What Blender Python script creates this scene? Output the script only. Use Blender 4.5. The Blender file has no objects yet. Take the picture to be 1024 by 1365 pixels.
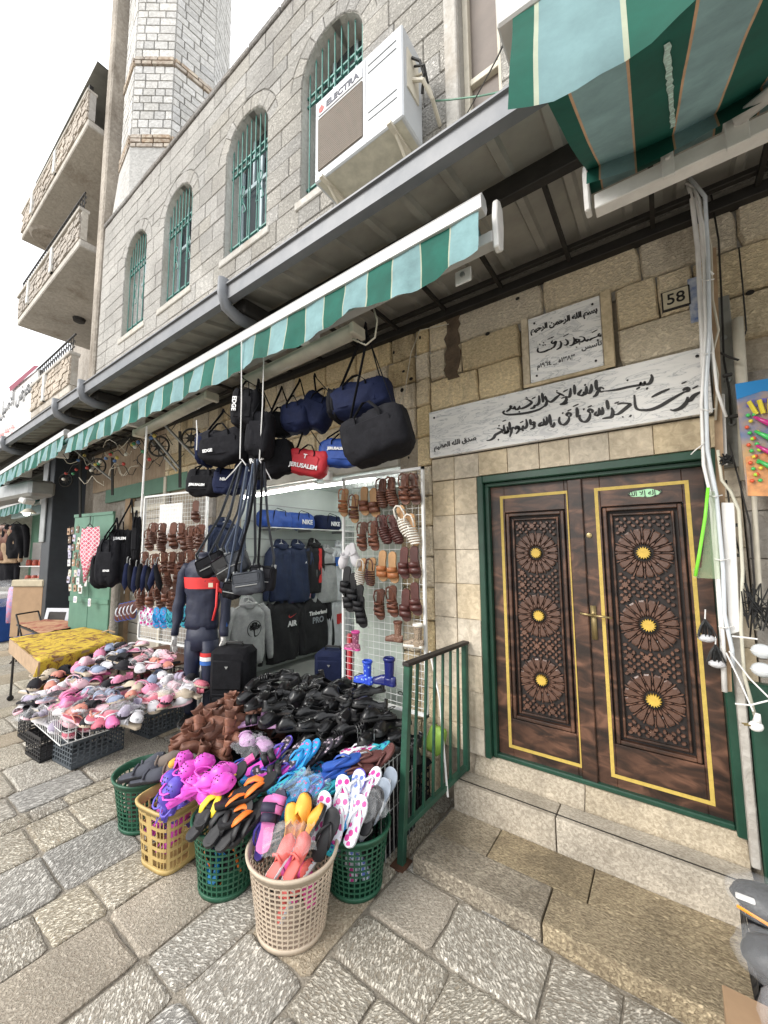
import bpy, bmesh, math, random
from mathutils import Vector as V, Matrix, Euler, noise
random.seed(7)
R_ = random.Random(11)
sc = bpy.context.scene
COL = sc.collection
pi = math.pi
rad = math.radians
# ------------------------------------------------------------------ camera
CAMP = V((0, -2.9, 1.95)); FPX = 519.3
_y, _p, _r = map(rad, (35.69194746, 5.42467449, -0.50071393))
_F = V((-math.sin(_y)*math.cos(_p), math.cos(_y)*math.cos(_p), math.sin(_p)))
_R0 = V((math.cos(_y), math.sin(_y), 0)); _U0 = _R0.cross(_F)
_Rv = math.cos(_r)*_R0 + math.sin(_r)*_U0; _Uv = -math.sin(_r)*_R0 + math.cos(_r)*_U0
cam = bpy.data.cameras.new('camera'); camo = bpy.data.objects.new('camera', cam); COL.objects.link(camo)
cam.sensor_fit = 'VERTICAL'; cam.sensor_height = 36; cam.lens = FPX/1365*36
cam.clip_start = 0.05; cam.clip_end = 500
camo.matrix_world = Matrix(((_Rv.x, _Uv.x, -_F.x, CAMP.x), (_Rv.y, _Uv.y, -_F.y, CAMP.y), (_Rv.z, _Uv.z, -_F.z, CAMP.z), (0, 0, 0, 1)))
sc.camera = camo
# ------------------------------------------------------------------ sky, sun, exposure
W = bpy.data.worlds.new('World'); sc.world = W; W.use_nodes = True
nt = W.node_tree; bg = nt.nodes['Background']
sky = nt.nodes.new('ShaderNodeTexSky'); sky.sky_type = 'NISHITA'; sky.sun_disc = False
sky.sun_elevation = rad(33); sky.sun_rotation = rad(205); sky.dust_density = 3
mx = nt.nodes.new('ShaderNodeMix'); mx.data_type = 'RGBA'; mx.inputs[0].default_value = 0.86
nt.links.new(sky.outputs[0], mx.inputs[6]); mx.inputs[7].default_value = (9.6, 9.75, 9.9, 1)
nt.links.new(mx.outputs[2], bg.inputs[0]); bg.inputs[1].default_value = 0.088
sun = bpy.data.lights.new('sun', 'SUN'); sun.energy = 1.4; sun.angle = rad(28); sun.color = (1, .965, .91)
suno = bpy.data.objects.new('sun', sun); COL.objects.link(suno)
suno.rotation_euler = V((-0.5, -1.0, 0.72)).to_track_quat('Z', 'Y').to_euler()
sc.view_settings.view_transform = 'Standard'; sc.view_settings.look = 'None'
sc.view_settings.exposure = 1.25; sc.view_settings.gamma = 1
try: sc.view_settings.use_curve_mapping = False
except Exception: pass
sc.cycles.use_denoising = True
sc.cycles.max_bounces = 7; sc.cycles.transparent_max_bounces = 12
sc.cycles.sample_clamp_indirect = 6

# ------------------------------------------------------------------ measuring helpers (metres from the surveyed photograph)
def ray(px, py): return _F + (px-512)/FPX*_Rv - (py-682.5)/FPX*_Uv
def PY(px, py, y=0.):
    d = ray(px, py); return CAMP + d*((y-CAMP.y)/d.y)
def PZ(px, py, z=0.):
    d = ray(px, py); return CAMP + d*((z-CAMP.z)/d.z)
def PX(px, py, x):
    d = ray(px, py); return CAMP + d*((x-CAMP.x)/d.x)
def PT(px, py, t): return CAMP + ray(px, py)*t      # t = depth in metres

# ------------------------------------------------------------------ mesh builder
class MB:
    def __init__(s): s.v = []; s.f = []; s.m = []
    def add(s, vs, fs, mi=0):
        b = len(s.v); s.v += [tuple(v) for v in vs]
        for f in fs: s.f.append(tuple(i+b for i in f)); s.m.append(mi)
        return s
    def box(s, a, b, mi=0, M=None):
        x0, y0, z0 = a; x1, y1, z1 = b
        vs = [(x0,y0,z0),(x1,y0,z0),(x1,y1,z0),(x0,y1,z0),(x0,y0,z1),(x1,y0,z1),(x1,y1,z1),(x0,y1,z1)]
        if M: vs = [M @ V(v) for v in vs]
        return s.add(vs, [(0,3,2,1),(4,5,6,7),(0,1,5,4),(1,2,6,5),(2,3,7,6),(3,0,4,7)], mi)
    def cbox(s, c, d, mi=0, M=None):
        return s.box([c[i]-d[i]/2 for i in range(3)], [c[i]+d[i]/2 for i in range(3)], mi, M)
    def rings(s, rs, mi=0, cap0=True, cap1=True, closed=True):
        n = len(rs[0]); b = len(s.v)
        for r in rs: s.v += [tuple(p) for p in r]
        for i in range(len(rs)-1):
            for j in range(n if closed else n-1):
                k = (j+1) % n
                s.f.append((b+i*n+j, b+i*n+k, b+(i+1)*n+k, b+(i+1)*n+j)); s.m.append(mi)
        if closed and cap0: s.f.append(tuple(b+j for j in reversed(range(n)))); s.m.append(mi)
        if closed and cap1: s.f.append(tuple(b+(len(rs)-1)*n+j for j in range(n))); s.m.append(mi)
        return s
    def tube(s, pts, r, n=6, mi=0, flat=1.0, closed=False, up=None, cap=True):
        pts = [V(p) for p in pts]; m = len(pts); rs = []; prev = None
        for i, p in enumerate(pts):
            if closed: d = pts[(i+1) % m]-pts[i-1]
            else: d = pts[min(i+1, m-1)]-pts[max(i-1, 0)]
            if d.length < 1e-9: d = V((0, 0, 1))
            d.normalize()
            if prev is None:
                a = V(up) if up else (V((0, 0, 1)) if abs(d.z) < .9 else V((1, 0, 0)))
            else: a = prev
            x = a - d*a.dot(d)
            if x.length < 1e-6: x = d.orthogonal()
            x.normalize(); prev = x; y = d.cross(x)
            rr = r[i] if isinstance(r, (list, tuple)) else r
            rs.append([p + x*math.cos(2*pi*k/n)*rr*flat + y*math.sin(2*pi*k/n)*rr for k in range(n)])
        if closed: rs.append(rs[0]); return s.rings(rs, mi, False, False)
        return s.rings(rs, mi, cap, cap)
    def prism(s, poly, o, ax, ay, dz, mi=0, bev=0):
        # poly (2D) swept along dz; ax, ay give the plane
        o = V(o); ax = V(ax); ay = V(ay); dz = V(dz); n = len(poly)
        A = [o + ax*p[0] + ay*p[1] for p in poly]; B = [a + dz for a in A]
        s.add(A+B, [tuple(reversed(range(n))), tuple(range(n, 2*n))] + [(i, (i+1) % n, (i+1) % n+n, i+n) for i in range(n)], mi)
        return s
    def sphere(s, c, r, n=10, m=7, mi=0, sq=(1, 1, 1)):
        rs = []
        for i in range(m+1):
            th = pi*i/m; th = min(max(th, .02), pi-.02)
            rs.append([V(c)+V((math.sin(th)*math.cos(2*pi*j/n)*r*sq[0], math.sin(th)*math.sin(2*pi*j/n)*r*sq[1], -math.cos(th)*r*sq[2])) for j in range(n)])
        return s.rings(rs, mi)
    def lathe(s, prof, c=(0, 0, 0), n=16, mi=0, axis='z'):
        rs = []
        for r, h in prof:
            r = max(r, 1e-4)
            if axis == 'z': rs.append([V(c)+V((r*math.cos(2*pi*j/n), r*math.sin(2*pi*j/n), h)) for j in range(n)])
            else: rs.append([V(c)+V((r*math.cos(2*pi*j/n), -h, r*math.sin(2*pi*j/n))) for j in range(n)])
        return s.rings(rs, mi)
    def mesh(s, name, smooth=False, angle=None, bevel=0, seg=1, recalc=True, sub=0):
        me = bpy.data.meshes.new(name); me.from_pydata(s.v, [], s.f)
        if any(s.m):
            me.polygons.foreach_set('material_index', s.m)
        if recalc or bevel or sub:
            bm = bmesh.new(); bm.from_mesh(me)
            if recalc: bmesh.ops.recalc_face_normals(bm, faces=bm.faces)
            if bevel: bmesh.ops.bevel(bm, geom=[e for e in bm.edges if e.calc_face_angle(0) > .5], offset=bevel, segments=seg, affect='EDGES', profile=.6)
            bm.to_mesh(me); bm.free()
        if smooth: me.shade_smooth()
        if angle is not None:
            try: me.set_sharp_from_angle(angle=rad(angle))
            except Exception: pass
        me.update(); return me
def inst(name, me, mats=None, parent=None, loc=None, rot=None, scale=None):
    o = bpy.data.objects.new(name, me); COL.objects.link(o)
    if parent: o.parent = parent
    if loc is not None: o.location = loc
    if rot is not None: o.rotation_euler = rot
    if scale is not None: o.scale = scale if hasattr(scale, '__len__') else (scale,)*3
    if mats is not None:
        if not isinstance(mats, (list, tuple)): mats = [mats]
        if len(me.materials) == 0:
            for m in mats: me.materials.append(m)
        for i, m in enumerate(mats):
            if me.materials[i] != m:
                o.material_slots[i].link = 'OBJECT'; o.material_slots[i].material = m
    return o
def tag(o, label=None, cat=None, group=None, kind=None):
    if label: o['label'] = label
    if cat: o['category'] = cat
    if group: o['group'] = group
    if kind: o['kind'] = kind
    return o
def thing(name, label, cat, loc=(0, 0, 0), rot=(0, 0, 0), group=None):
    o = bpy.data.objects.new(name, None); COL.objects.link(o); o.empty_display_size = .05
    o.location = loc; o.rotation_euler = rot
    return tag(o, label, cat, group)
def part(name, mb, mats, parent, smooth=False, angle=None, bevel=0, **k):
    me = mb if isinstance(mb, bpy.types.Mesh) else mb.mesh(name, smooth, angle, bevel)
    return inst(name, me, mats, parent, **k)
def world_parent(o, p):     # o was built in world coordinates, p sits at p.location
    o.parent = p; o.matrix_parent_inverse = p.matrix_basis.inverted(); return o
def text_mesh(body, size, ext=.0015, off=0.0, align='CENTER', shear=0, spacing=1):
    c = bpy.data.curves.new('lettering', 'FONT'); c.body = body; c.size = size; c.extrude = ext; c.offset = off
    c.align_x = align; c.align_y = 'CENTER'; c.shear = shear; c.resolution_u = 3; c.space_character = spacing
    o = bpy.data.objects.new('lettering', c); COL.objects.link(o)
    dg = bpy.context.evaluated_depsgraph_get(); dg.update()
    me = bpy.data.meshes.new_from_object(o.evaluated_get(dg)); me.name = 'lettering'
    bpy.data.objects.remove(o); bpy.data.curves.remove(c); me.materials.clear()
    return me
def letter(parent, body, size, mat_, loc, rot=(pi/2, 0, 0), **k):
    return inst('lettering', text_mesh(body, size, **k), mat_, parent, loc, rot)
_AF = {}
for _c, _b, _n in [('ا',0xFE8D,2),('ب',0xFE8F,4),('ة',0xFE93,2),('ت',0xFE95,4),('ث',0xFE99,4),('ج',0xFE9D,4),('ح',0xFEA1,4),('خ',0xFEA5,4),('د',0xFEA9,2),('ذ',0xFEAB,2),('ر',0xFEAD,2),('ز',0xFEAF,2),('س',0xFEB1,4),('ش',0xFEB5,4),('ص',0xFEB9,4),('ض',0xFEBD,4),('ط',0xFEC1,4),('ظ',0xFEC5,4),('ع',0xFEC9,4),('غ',0xFECD,4),('ف',0xFED1,4),('ق',0xFED5,4),('ك',0xFED9,4),('ل',0xFEDD,4),('م',0xFEE1,4),('ن',0xFEE5,4),('ه',0xFEE9,4),('و',0xFEED,2),('ى',0xFEEF,2),('ي',0xFEF1,4),('أ',0xFE83,2),('إ',0xFE87,2),('آ',0xFE81,2),('ئ',0xFE89,4),('\u0001',0xFEFB,2),('\u0002',0xFEF5,2),('\u0003',0xFEF9,2)]:
    _AF[_c] = [_b+i for i in range(_n)]
def arabic(s):      # joins the letters and lays them out right to left
    s = s.replace('لا', '\u0001').replace('لآ', '\u0002').replace('لإ', '\u0003'); o = []
    for i, c in enumerate(s):
        if c not in _AF: o.append(c); continue
        pv = i > 0 and s[i-1] in _AF and len(_AF[s[i-1]]) == 4
        nx = i+1 < len(s) and s[i+1] in _AF and len(_AF[c]) == 4
        o.append(chr(_AF[c][(3 if nx else 1) if pv else (2 if nx else 0)]))
    return ''.join(reversed(o))

# ------------------------------------------------------------------ materials
def srgb(h):
    h = h.lstrip('#'); c = [int(h[i:i+2], 16)/255 for i in (0, 2, 4)]
    return tuple(x/12.92 if x <= .04045 else ((x+.055)/1.055)**2.4 for x in c)
_mc = {}
def mat(name, col, rough=.6, metal=0, var=.12, vscale=8, bump=0, bscale=40, col2=None, spec=.5, emit=None, alpha=1, trans=0, coat=0, dirt=0, rnd=0, sheen=0):
    key = (name, col, col2)
    if key in _mc: return _mc[key]
    m = bpy.data.materials.new(name); m.use_nodes = True; nt = m.node_tree; N = nt.nodes; L = nt.links
    b = N['Principled BSDF']; b.inputs['Roughness'].default_value = rough; b.inputs['Metallic'].default_value = metal
    b.inputs['Specular IOR Level'].default_value = spec
    if coat: b.inputs['Coat Weight'].default_value = coat; b.inputs['Coat Roughness'].default_value = .15
    if sheen: b.inputs['Sheen Weight'].default_value = sheen
    c = (*col, 1)
    if var or col2:
        tc = N.new('ShaderNodeTexCoord'); nz = N.new('ShaderNodeTexNoise'); nz.inputs['Scale'].default_value = vscale; nz.inputs['Detail'].default_value = 5; nz.inputs['Roughness'].default_value = .6
        L.new(tc.outputs['Object'], nz.inputs['Vector'])
        mxx = N.new('ShaderNodeMix'); mxx.data_type = 'RGBA'
        mr = N.new('ShaderNodeMapRange'); mr.inputs[1].default_value = .3; mr.inputs[2].default_value = .7
        L.new(nz.outputs[0], mr.inputs[0]); L.new(mr.outputs[0], mxx.inputs[0])
        c2 = (*col2, 1) if col2 else tuple(min(1, x*(1+var)) for x in col)+(1,)
        mxx.inputs[6].default_value = c if col2 else tuple(x*(1-var) for x in col)+(1,); mxx.inputs[7].default_value = c2
        out = mxx.outputs[2]
        if rnd:
            oi = N.new('ShaderNodeObjectInfo'); hs = N.new('ShaderNodeHueSaturation'); mr2 = N.new('ShaderNodeMapRange')
            mr2.inputs[3].default_value = 1-rnd; mr2.inputs[4].default_value = 1+rnd
            L.new(oi.outputs['Random'], mr2.inputs[0]); L.new(mr2.outputs[0], hs.inputs['Value']); L.new(out, hs.inputs['Color']); out = hs.outputs[0]
        L.new(out, b.inputs['Base Color'])
    else: b.inputs['Base Color'].default_value = c
    if bump:
        tc = N.new('ShaderNodeTexCoord'); nb = N.new('ShaderNodeTexNoise'); nb.inputs['Scale'].default_value = bscale; nb.inputs['Detail'].default_value = 4
        L.new(tc.outputs['Object'], nb.inputs['Vector']); bp = N.new('ShaderNodeBump'); bp.inputs['Strength'].default_value = bump; bp.inputs['Distance'].default_value = .01
        L.new(nb.outputs[0], bp.inputs['Height']); L.new(bp.outputs[0], b.inputs['Normal'])
    if emit: b.inputs['Emission Color'].default_value = (*emit[0], 1); b.inputs['Emission Strength'].default_value = emit[1]
    if alpha < 1: b.inputs['Alpha'].default_value = alpha
    if trans: b.inputs['Transmission Weight'].default_value = trans
    _mc[key] = m; return m

def stone(name, light, dark, rough_scale=(50, 50, 50), contrast=.5, big=1.5, bigamt=.25, bump=.6, rnd=.12, stain=None, dist=.02, turn=False, lo=.38, hi=.62, detail=6, stain_lo=.52, speck=.0):
    """light ridges with darker pits; stone to stone variation; optional stains"""
    m = bpy.data.materials.new(name); m.use_nodes = True; nt = m.node_tree; N = nt.nodes; L = nt.links
    b = N['Principled BSDF']; b.inputs['Roughness'].default_value = .82; b.inputs['Specular IOR Level'].default_value = .3
    tc = N.new('ShaderNodeTexCoord'); oi = N.new('ShaderNodeObjectInfo')
    mp = N.new('ShaderNodeMapping'); L.new(tc.outputs['Object'], mp.inputs[0])
    if turn:
        cx = N.new('ShaderNodeCombineXYZ'); mt = N.new('ShaderNodeMath'); mt.operation = 'MULTIPLY'; mt.inputs[1].default_value = 6.3
        L.new(oi.outputs['Random'], mt.inputs[0]); L.new(mt.outputs[0], cx.inputs[2]); L.new(cx.outputs[0], mp.inputs['Rotation'])
    mp2 = N.new('ShaderNodeMapping'); mp2.inputs['Scale'].default_value = rough_scale; L.new(mp.outputs[0], mp2.inputs[0])
    ad = N.new('ShaderNodeVectorMath'); ad.operation = 'ADD'; sc3 = N.new('ShaderNodeVectorMath'); sc3.operation = 'SCALE'; sc3.inputs[0].default_value = (37, 91, 53)
    L.new(oi.outputs['Random'], sc3.inputs['Scale']); L.new(mp2.outputs[0], ad.inputs[0]); L.new(sc3.outputs[0], ad.inputs[1])
    n1 = N.new('ShaderNodeTexNoise'); n1.inputs['Scale'].default_value = 1; n1.inputs['Detail'].default_value = detail; n1.inputs['Roughness'].default_value = .62; n1.inputs['Distortion'].default_value = .6
    L.new(ad.outputs[0], n1.inputs['Vector'])
    r1 = N.new('ShaderNodeMapRange'); r1.inputs[1].default_value = lo; r1.inputs[2].default_value = hi; L.new(n1.outputs[0], r1.inputs[0])
    mxa = N.new('ShaderNodeMix'); mxa.data_type = 'RGBA'; mxa.inputs[6].default_value = (*dark, 1); mxa.inputs[7].default_value = (*light, 1)
    mc = N.new('ShaderNodeMath'); mc.operation = 'MULTIPLY_ADD'; mc.inputs[1].default_value = contrast; mc.inputs[2].default_value = 1-contrast
    L.new(r1.outputs[0], mc.inputs[0]); L.new(mc.outputs[0], mxa.inputs[0])
    gm = N.new('ShaderNodeNewGeometry'); n2 = N.new('ShaderNodeTexNoise'); n2.inputs['Scale'].default_value = big; n2.inputs['Detail'].default_value = 4; L.new(gm.outputs['Position'], n2.inputs['Vector'])
    r2 = N.new('ShaderNodeMapRange'); r2.inputs[1].default_value = .3; r2.inputs[2].default_value = .7; r2.inputs[3].default_value = 1-bigamt; r2.inputs[4].default_value = 1+bigamt*.6; L.new(n2.outputs[0], r2.inputs[0])
    r3 = N.new('ShaderNodeMapRange'); r3.inputs[3].default_value = 1-rnd; r3.inputs[4].default_value = 1+rnd; L.new(oi.outputs['Random'], r3.inputs[0])
    ml = N.new('ShaderNodeMath'); ml.operation = 'MULTIPLY'; L.new(r2.outputs[0], ml.inputs[0]); L.new(r3.outputs[0], ml.inputs[1])
    hs = N.new('ShaderNodeHueSaturation'); L.new(mxa.outputs[2], hs.inputs['Color']); L.new(ml.outputs[0], hs.inputs['Value'])
    rs = N.new('ShaderNodeMath'); rs.operation = 'MULTIPLY'; rs.inputs[1].default_value = 7.13; fr = N.new('ShaderNodeMath'); fr.operation = 'FRACT'; L.new(oi.outputs['Random'], rs.inputs[0]); L.new(rs.outputs[0], fr.inputs[0])
    r4 = N.new('ShaderNodeMapRange'); r4.inputs[3].default_value = .7; r4.inputs[4].default_value = 1.25; L.new(fr.outputs[0], r4.inputs[0]); L.new(r4.outputs[0], hs.inputs['Saturation'])
    out = hs.outputs[0]
    if stain:
        n3 = N.new('ShaderNodeTexNoise'); n3.inputs['Scale'].default_value = stain[1]; n3.inputs['Detail'].default_value = 6; n3.inputs['Roughness'].default_value = .7
        mp3 = N.new('ShaderNodeMapping'); mp3.inputs['Scale'].default_value = stain[2]; mp3.inputs['Location'].default_value = (3.7, 1.2, 5.1); L.new(gm.outputs['Position'], mp3.inputs[0]); L.new(mp3.outputs[0], n3.inputs['Vector'])
        r5 = N.new('ShaderNodeMapRange'); r5.inputs[1].default_value = stain_lo; r5.inputs[2].default_value = stain_lo+.16; r5.inputs[4].default_value = stain[3]; L.new(n3.outputs[0], r5.inputs[0])
        mxb = N.new('ShaderNodeMix'); mxb.data_type = 'RGBA'; L.new(r5.outputs[0], mxb.inputs[0]); L.new(out, mxb.inputs[6]); mxb.inputs[7].default_value = (*stain[0], 1); out = mxb.outputs[2]
    L.new(out, b.inputs['Base Color'])
    bp = N.new('ShaderNodeBump'); bp.inputs['Strength'].default_value = bump; bp.inputs['Distance'].default_value = dist
    L.new(r1.outputs[0], bp.inputs['Height']); L.new(bp.outputs[0], b.inputs['Normal'])
    return m
M = {}
M['paving'] = stone('paving_limestone', (.74,.685,.58), (.24,.20,.145), (46, 110, 40), .86, 1.2, .18, 1.0, .05, stain=((.26,.21,.15), 3, (1,1,1), .35), turn=True, dist=.008, lo=.40, hi=.58)
M['paving_pale'] = stone('paving_pale', (.66,.63,.57), (.19,.17,.145), (38, 105, 40), .8, 1.5, .2, .9, .1, turn=True, dist=.012, lo=.4, hi=.58)
M['paving_warm'] = stone('paving_warm', (.56,.49,.39), (.24,.19,.135), (80, 80, 30), .7, 2, .22, .8, .08, dist=.01)
M['mortar'] = stone('street_mortar', (.36,.325,.275), (.18,.16,.13), (60,60,60), .6, 1.5, .3, .5, 0)
M['step'] = stone('step_stone', (.60,.50,.345), (.17,.13,.085), (55, 120, 60), .82, 2.2, .3, .9, .1, stain=((.15,.12,.08), 4, (1,1,1), .55), dist=.008)
M['step_smooth'] = stone('step_smooth', (.56,.49,.385), (.24,.20,.145), (60,110,60), .7, 2.5, .28, .6, .06, stain=((.2,.17,.13), 5, (1,1,1), .5), dist=.004)
M['rough'] = stone('rusticated_stone', (.88,.735,.50), (.48,.38,.24), (45,45,60), .62, 1.4, .22, .8, .1, stain=((.14,.10,.065), 1.5, (1.8,1,.35), .75), dist=.012, stain_lo=.545)
M['dressed'] = stone('dressed_stone', (.66,.565,.42), (.38,.315,.225), (22,22,22), .6, 2.6, .3, .5, .05, stain=((.24,.185,.12), 2.2, (1.6,1,.35), .75), dist=.006, stain_lo=.55)
M['upper'] = stone('upper_wall_stone', (.53,.51,.47), (.21,.20,.18), (42,42,42), .62, .8, .2, .9, .12, stain=((.26,.245,.23), 1.1, (1,1,.6), .6), dist=.014, stain_lo=.54)
M['joint'] = stone('upper_mortar', (.37,.355,.325), (.24,.23,.215), (40,40,40), .5, 1, .2, .4, 0)
M['joint_low'] = stone('lower_mortar', (.46,.385,.285), (.26,.21,.15), (40,40,40), .5, 1, .3, .4, 0)
M['minaret'] = stone('minaret_stone', (.60,.59,.565), (.34,.33,.315), (16,16,20), .62, .9, .12, .6, .14, dist=.012)
M['minaret_joint'] = stone('minaret_mortar', (.44,.43,.41), (.3,.29,.28), (30,30,30), .5, 1, .2, .3, 0)
M['red_stone'] = stone('red_band_stone', (.50,.44,.36), (.25,.17,.12), (9,9,9), .8, 2, .2, .5, .1)
M['parapet'] = stone('parapet_cap', (.33,.31,.29), (.12,.11,.10), (25,25,25), .7, 1, .3, .8, .1)
M['concrete'] = stone('concrete', (.50,.47,.42), (.33,.30,.26), (12,12,12), .6, .5, .2, .3, .05, stain=((.20,.16,.12), .9, (1,1,1), .6))
M['brick'] = stone('rubble_brick', (.56,.50,.43), (.34,.29,.24), (20,20,20), .6, 2, .25, .8, .2)
M['render_tan'] = stone('tan_render', (.40,.365,.32), (.25,.22,.19), (14,14,14), .6, .9, .25, .5, .05, stain=((.12,.095,.07), 1.4, (1.5,1,.4), .7))
teal = srgb('#1b7a68'); aqua = srgb('#8fc0c4')
M['alu'] = mat('white_aluminium', (.46,.46,.45), .35, .1, .06, 6, .05, 20)
M['white'] = mat('white_plastic', (.76,.75,.73), .4, 0, .1, 10)
M['cream'] = mat('cream_plastic', (.55,.51,.42), .5, 0, .12, 10)
M['steel'] = mat('grey_steel', (.33,.34,.34), .45, .6, .15, 6)
M['fascia'] = mat('blue_grey_gutter', (.13,.14,.155), .5, .2, .14, 5, .1, 8, col2=(.20,.205,.215))
M['sheet'] = mat('canopy_sheet', (.42,.41,.37), .5, .1, .2, 3, .12, 5, col2=(.27,.26,.235))
M['iron'] = mat('dark_iron', (.022,.02,.018), .6, .3, .3, 12, .2, 40)
M['rust'] = mat('rusty_iron', (.13,.06,.035), .8, .2, .3, 14, .3, 50, col2=(.07,.035,.02))
M['green_iron'] = mat('green_painted_iron', (.028,.10,.062), .42, .1, .2, 9, .15, 60, col2=(.018,.055,.038))
M['door_green'] = mat('door_frame_green', (.012,.052,.032), .4, 0, .2, 7, .08, 40)
M['grille'] = mat('window_grille_paint', (.06,.20,.17), .45, .1, .25, 9, .1, 60)
M['pale_green'] = mat('pale_green_metal', (.09,.20,.14), .5, .1, .12, 5, .06, 20)
M['black'] = mat('black_fabric', (.009,.009,.011), .85, 0, .25, 14, .6, 24, spec=.15)
M['charcoal'] = mat('charcoal_fabric', (.013,.013,.016), .85, 0, .25, 14, .6, 24, spec=.15)
M['navy'] = mat('navy_fabric', (.009,.014,.045), .8, 0, .2, 12, .5, 24, spec=.2)
M['blueb'] = mat('royal_blue_fabric', (.012,.06,.30), .6, 0, .2, 12, .3, 60)
M['redb'] = mat('red_fabric', (.48,.018,.03), .6, 0, .15, 12, .3, 60)
M['greyw'] = mat('grey_webbing', (.035,.04,.05), .7, 0, .2, 14, .3, 80)
M['bluegreyw'] = mat('blue_grey_webbing', (.09,.115,.17), .7, 0, .2, 14, .3, 80)
M['print_white'] = mat('white_print', (.75,.75,.75), .6, 0, 0)
M['print_dark'] = mat('dark_print', (.012,.012,.012), .6, 0, 0)
M['ink'] = mat('black_engraved_paint', (.012,.010,.010), .5, 0, 0)
M['leather_blk'] = mat('black_leather', (.008,.008,.009), .3, 0, .2, 20, .12, 60, spec=.35, coat=.25)
M['leather_brn'] = mat('brown_leather', (.145,.05,.025), .45, 0, .25, 18, .2, 60, col2=(.085,.03,.018), rnd=.35)
M['leather_tan'] = mat('tan_leather', (.33,.12,.04), .45, 0, .25, 18, .2, 60, rnd=.2)
M['leather_red'] = mat('oxblood_leather', (.075,.022,.018), .4, 0, .25, 18, .2, 60, rnd=.2)
M['boot_brn'] = mat('brown_suede', (.22,.095,.06), .6, 0, .25, 18, .3, 60, col2=(.13,.05,.03), rnd=.45)
M['lining'] = mat('dark_lining', (.012,.01,.01), .9, 0, .2, 20)
M['tan_sole'] = mat('tan_sole', (.42,.24,.11), .6, 0, .15, 20)
M['shopwall'] = mat('shop_wall_panel', (.55,.60,.57), .5, 0, .06, 3)
M['shopfloor'] = mat('shop_floor_tile', (.30,.31,.29), .35, 0, .12, 3)
M['tube'] = mat('lit_fluorescent_tube', (1,1,1), .4, 0, 0, emit=((1,1,.97), 16))
M['glass'] = mat('window_glass', (.05,.06,.07), .08, 0, 0, spec=.8)
M['card'] = mat('brown_cardboard', (.33,.215,.125), .8, 0, .12, 6, .1, 30)
M['wood'] = mat('raw_wood', (.38,.26,.16), .7, 0, .2, 8, .2, 40)
M['crate'] = mat('grey_crate_plastic', (.085,.10,.115), .55, 0, .15, 8)
M['crate_blk'] = mat('black_crate_plastic', (.02,.02,.022), .55, 0, .15, 8)
M['wire'] = mat('white_coated_wire', (.70,.71,.70), .4, 0, 0)
M['plastic_bag'] = mat('clear_plastic_bag', (.85,.87,.9), .12, 0, 0, alpha=.12, spec=.6, bump=.9, bscale=35)
M['yellow'] = mat('yellow_inlay', (.50,.36,.08), .55, 0, .12, 30, .3, 120)
# ================================================================== GROUND
g = MB(); g.add([(-80,-40,-.012),(20,-40,-.012),(20,40,-.012),(-80,40,-.012)], [(0,1,2,3)])
street = inst('street_ground', g.mesh('street_ground', recalc=False), M['mortar']); tag(street, 'old street bed with dark joints between its worn limestone paving slabs', kind='structure')
def slab_mb(x0, x1, y0, y1, r, top=0.):
    w, d = (x1-x0), (y1-y0); cx, cy = (x0+x1)/2, (y0+y1)/2; j = lambda a: r.uniform(-a, a)
    g_ = min(.0075, w*.1); P = []
    base = [(-w/2+g_, -d/2+g_), (w/2-g_, -d/2+g_), (w/2-g_, d/2-g_), (-w/2+g_, d/2-g_)]
    # eight points round the rim: corners cut, sides slightly uneven
    rim = []
    for i in range(4):
        a = V(base[i]); b = V(base[(i+1) % 4]); e = (b-a)
        for t in (.06, .3, .55, .8, .94): rim.append(a+e*t+V((j(.006), j(.006))))
    tl = (j(.006), j(.006))
    zt = lambda p: top+.004+p[0]*tl[0]+p[1]*tl[1]
    dz = j(.003); k = .016
    lo = [(p.x, p.y, -.03) for p in rim]; mid = [(p.x, p.y, zt(p)+dz-.008) for p in rim]
    inn = [(p.x*(1-2*k/w), p.y*(1-2*k/d), zt(p)+dz) for p in rim]
    m = MB(); m.rings([lo, mid, inn], 0, False, True); return m, (cx, cy, 0)
rp = random.Random(5)
slabs = []
# columns of slabs that run away from the facade
cols = [-1.45,-1.87,-2.16,-2.58,-2.93,-3.42,-3.86,-4.05,-4.42,-4.98]
while cols[-1] > -26: cols.append(cols[-1]-rp.choice([.22,.3,.38,.45,.55,.6]))
fix = {2:[-1.92,-1.45], 3:[-2.15,-1.9,-1.55], 4:[-2.0,-1.57], 5:[-1.99,-1.74,-1.3], 6:[-1.93,-1.72], 8:[-1.91,-1.5]}
for i in range(len(cols)-1):
    x1, x0 = cols[i], cols[i+1]; y = -3.6-rp.random()*.4 if x0 < -3 else -3.2-rp.random()*.3
    cuts = [y]
    for f in fix.get(i, []):
        while f - cuts[-1] > .95: cuts.append(cuts[-1]+rp.uniform(.35,.6))
        cuts.append(f)
    while cuts[-1] < .2: cuts.append(cuts[-1]+rp.uniform(.35,.85))
    for a, b in zip(cuts, cuts[1:]): slabs.append((x0, x1, a, b))
rows = [-3.3,-2.75,-2.3,-1.95,-1.66,-1.37,-1.09,-.736,-.4,-.02]
for i in range(len(rows)-1):
    x = -1.45; cuts = [x]
    cut0 = {6:[-1.05,-.56,-.27], 5:[-.93,-.5], 4:[-1.15]}.get(i, [])
    cuts += cut0
    while cuts[-1] < 2.2: cuts.append(cuts[-1]+rp.uniform(.3,.75))
    for a, b in zip(cuts, cuts[1:]): slabs.append((a, b, rows[i], rows[i+1]))
slabs.sort(key=lambda s: math.hypot((s[0]+s[1])/2+.6, (s[2]+s[3])/2+2.4))
far = MB()
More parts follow.
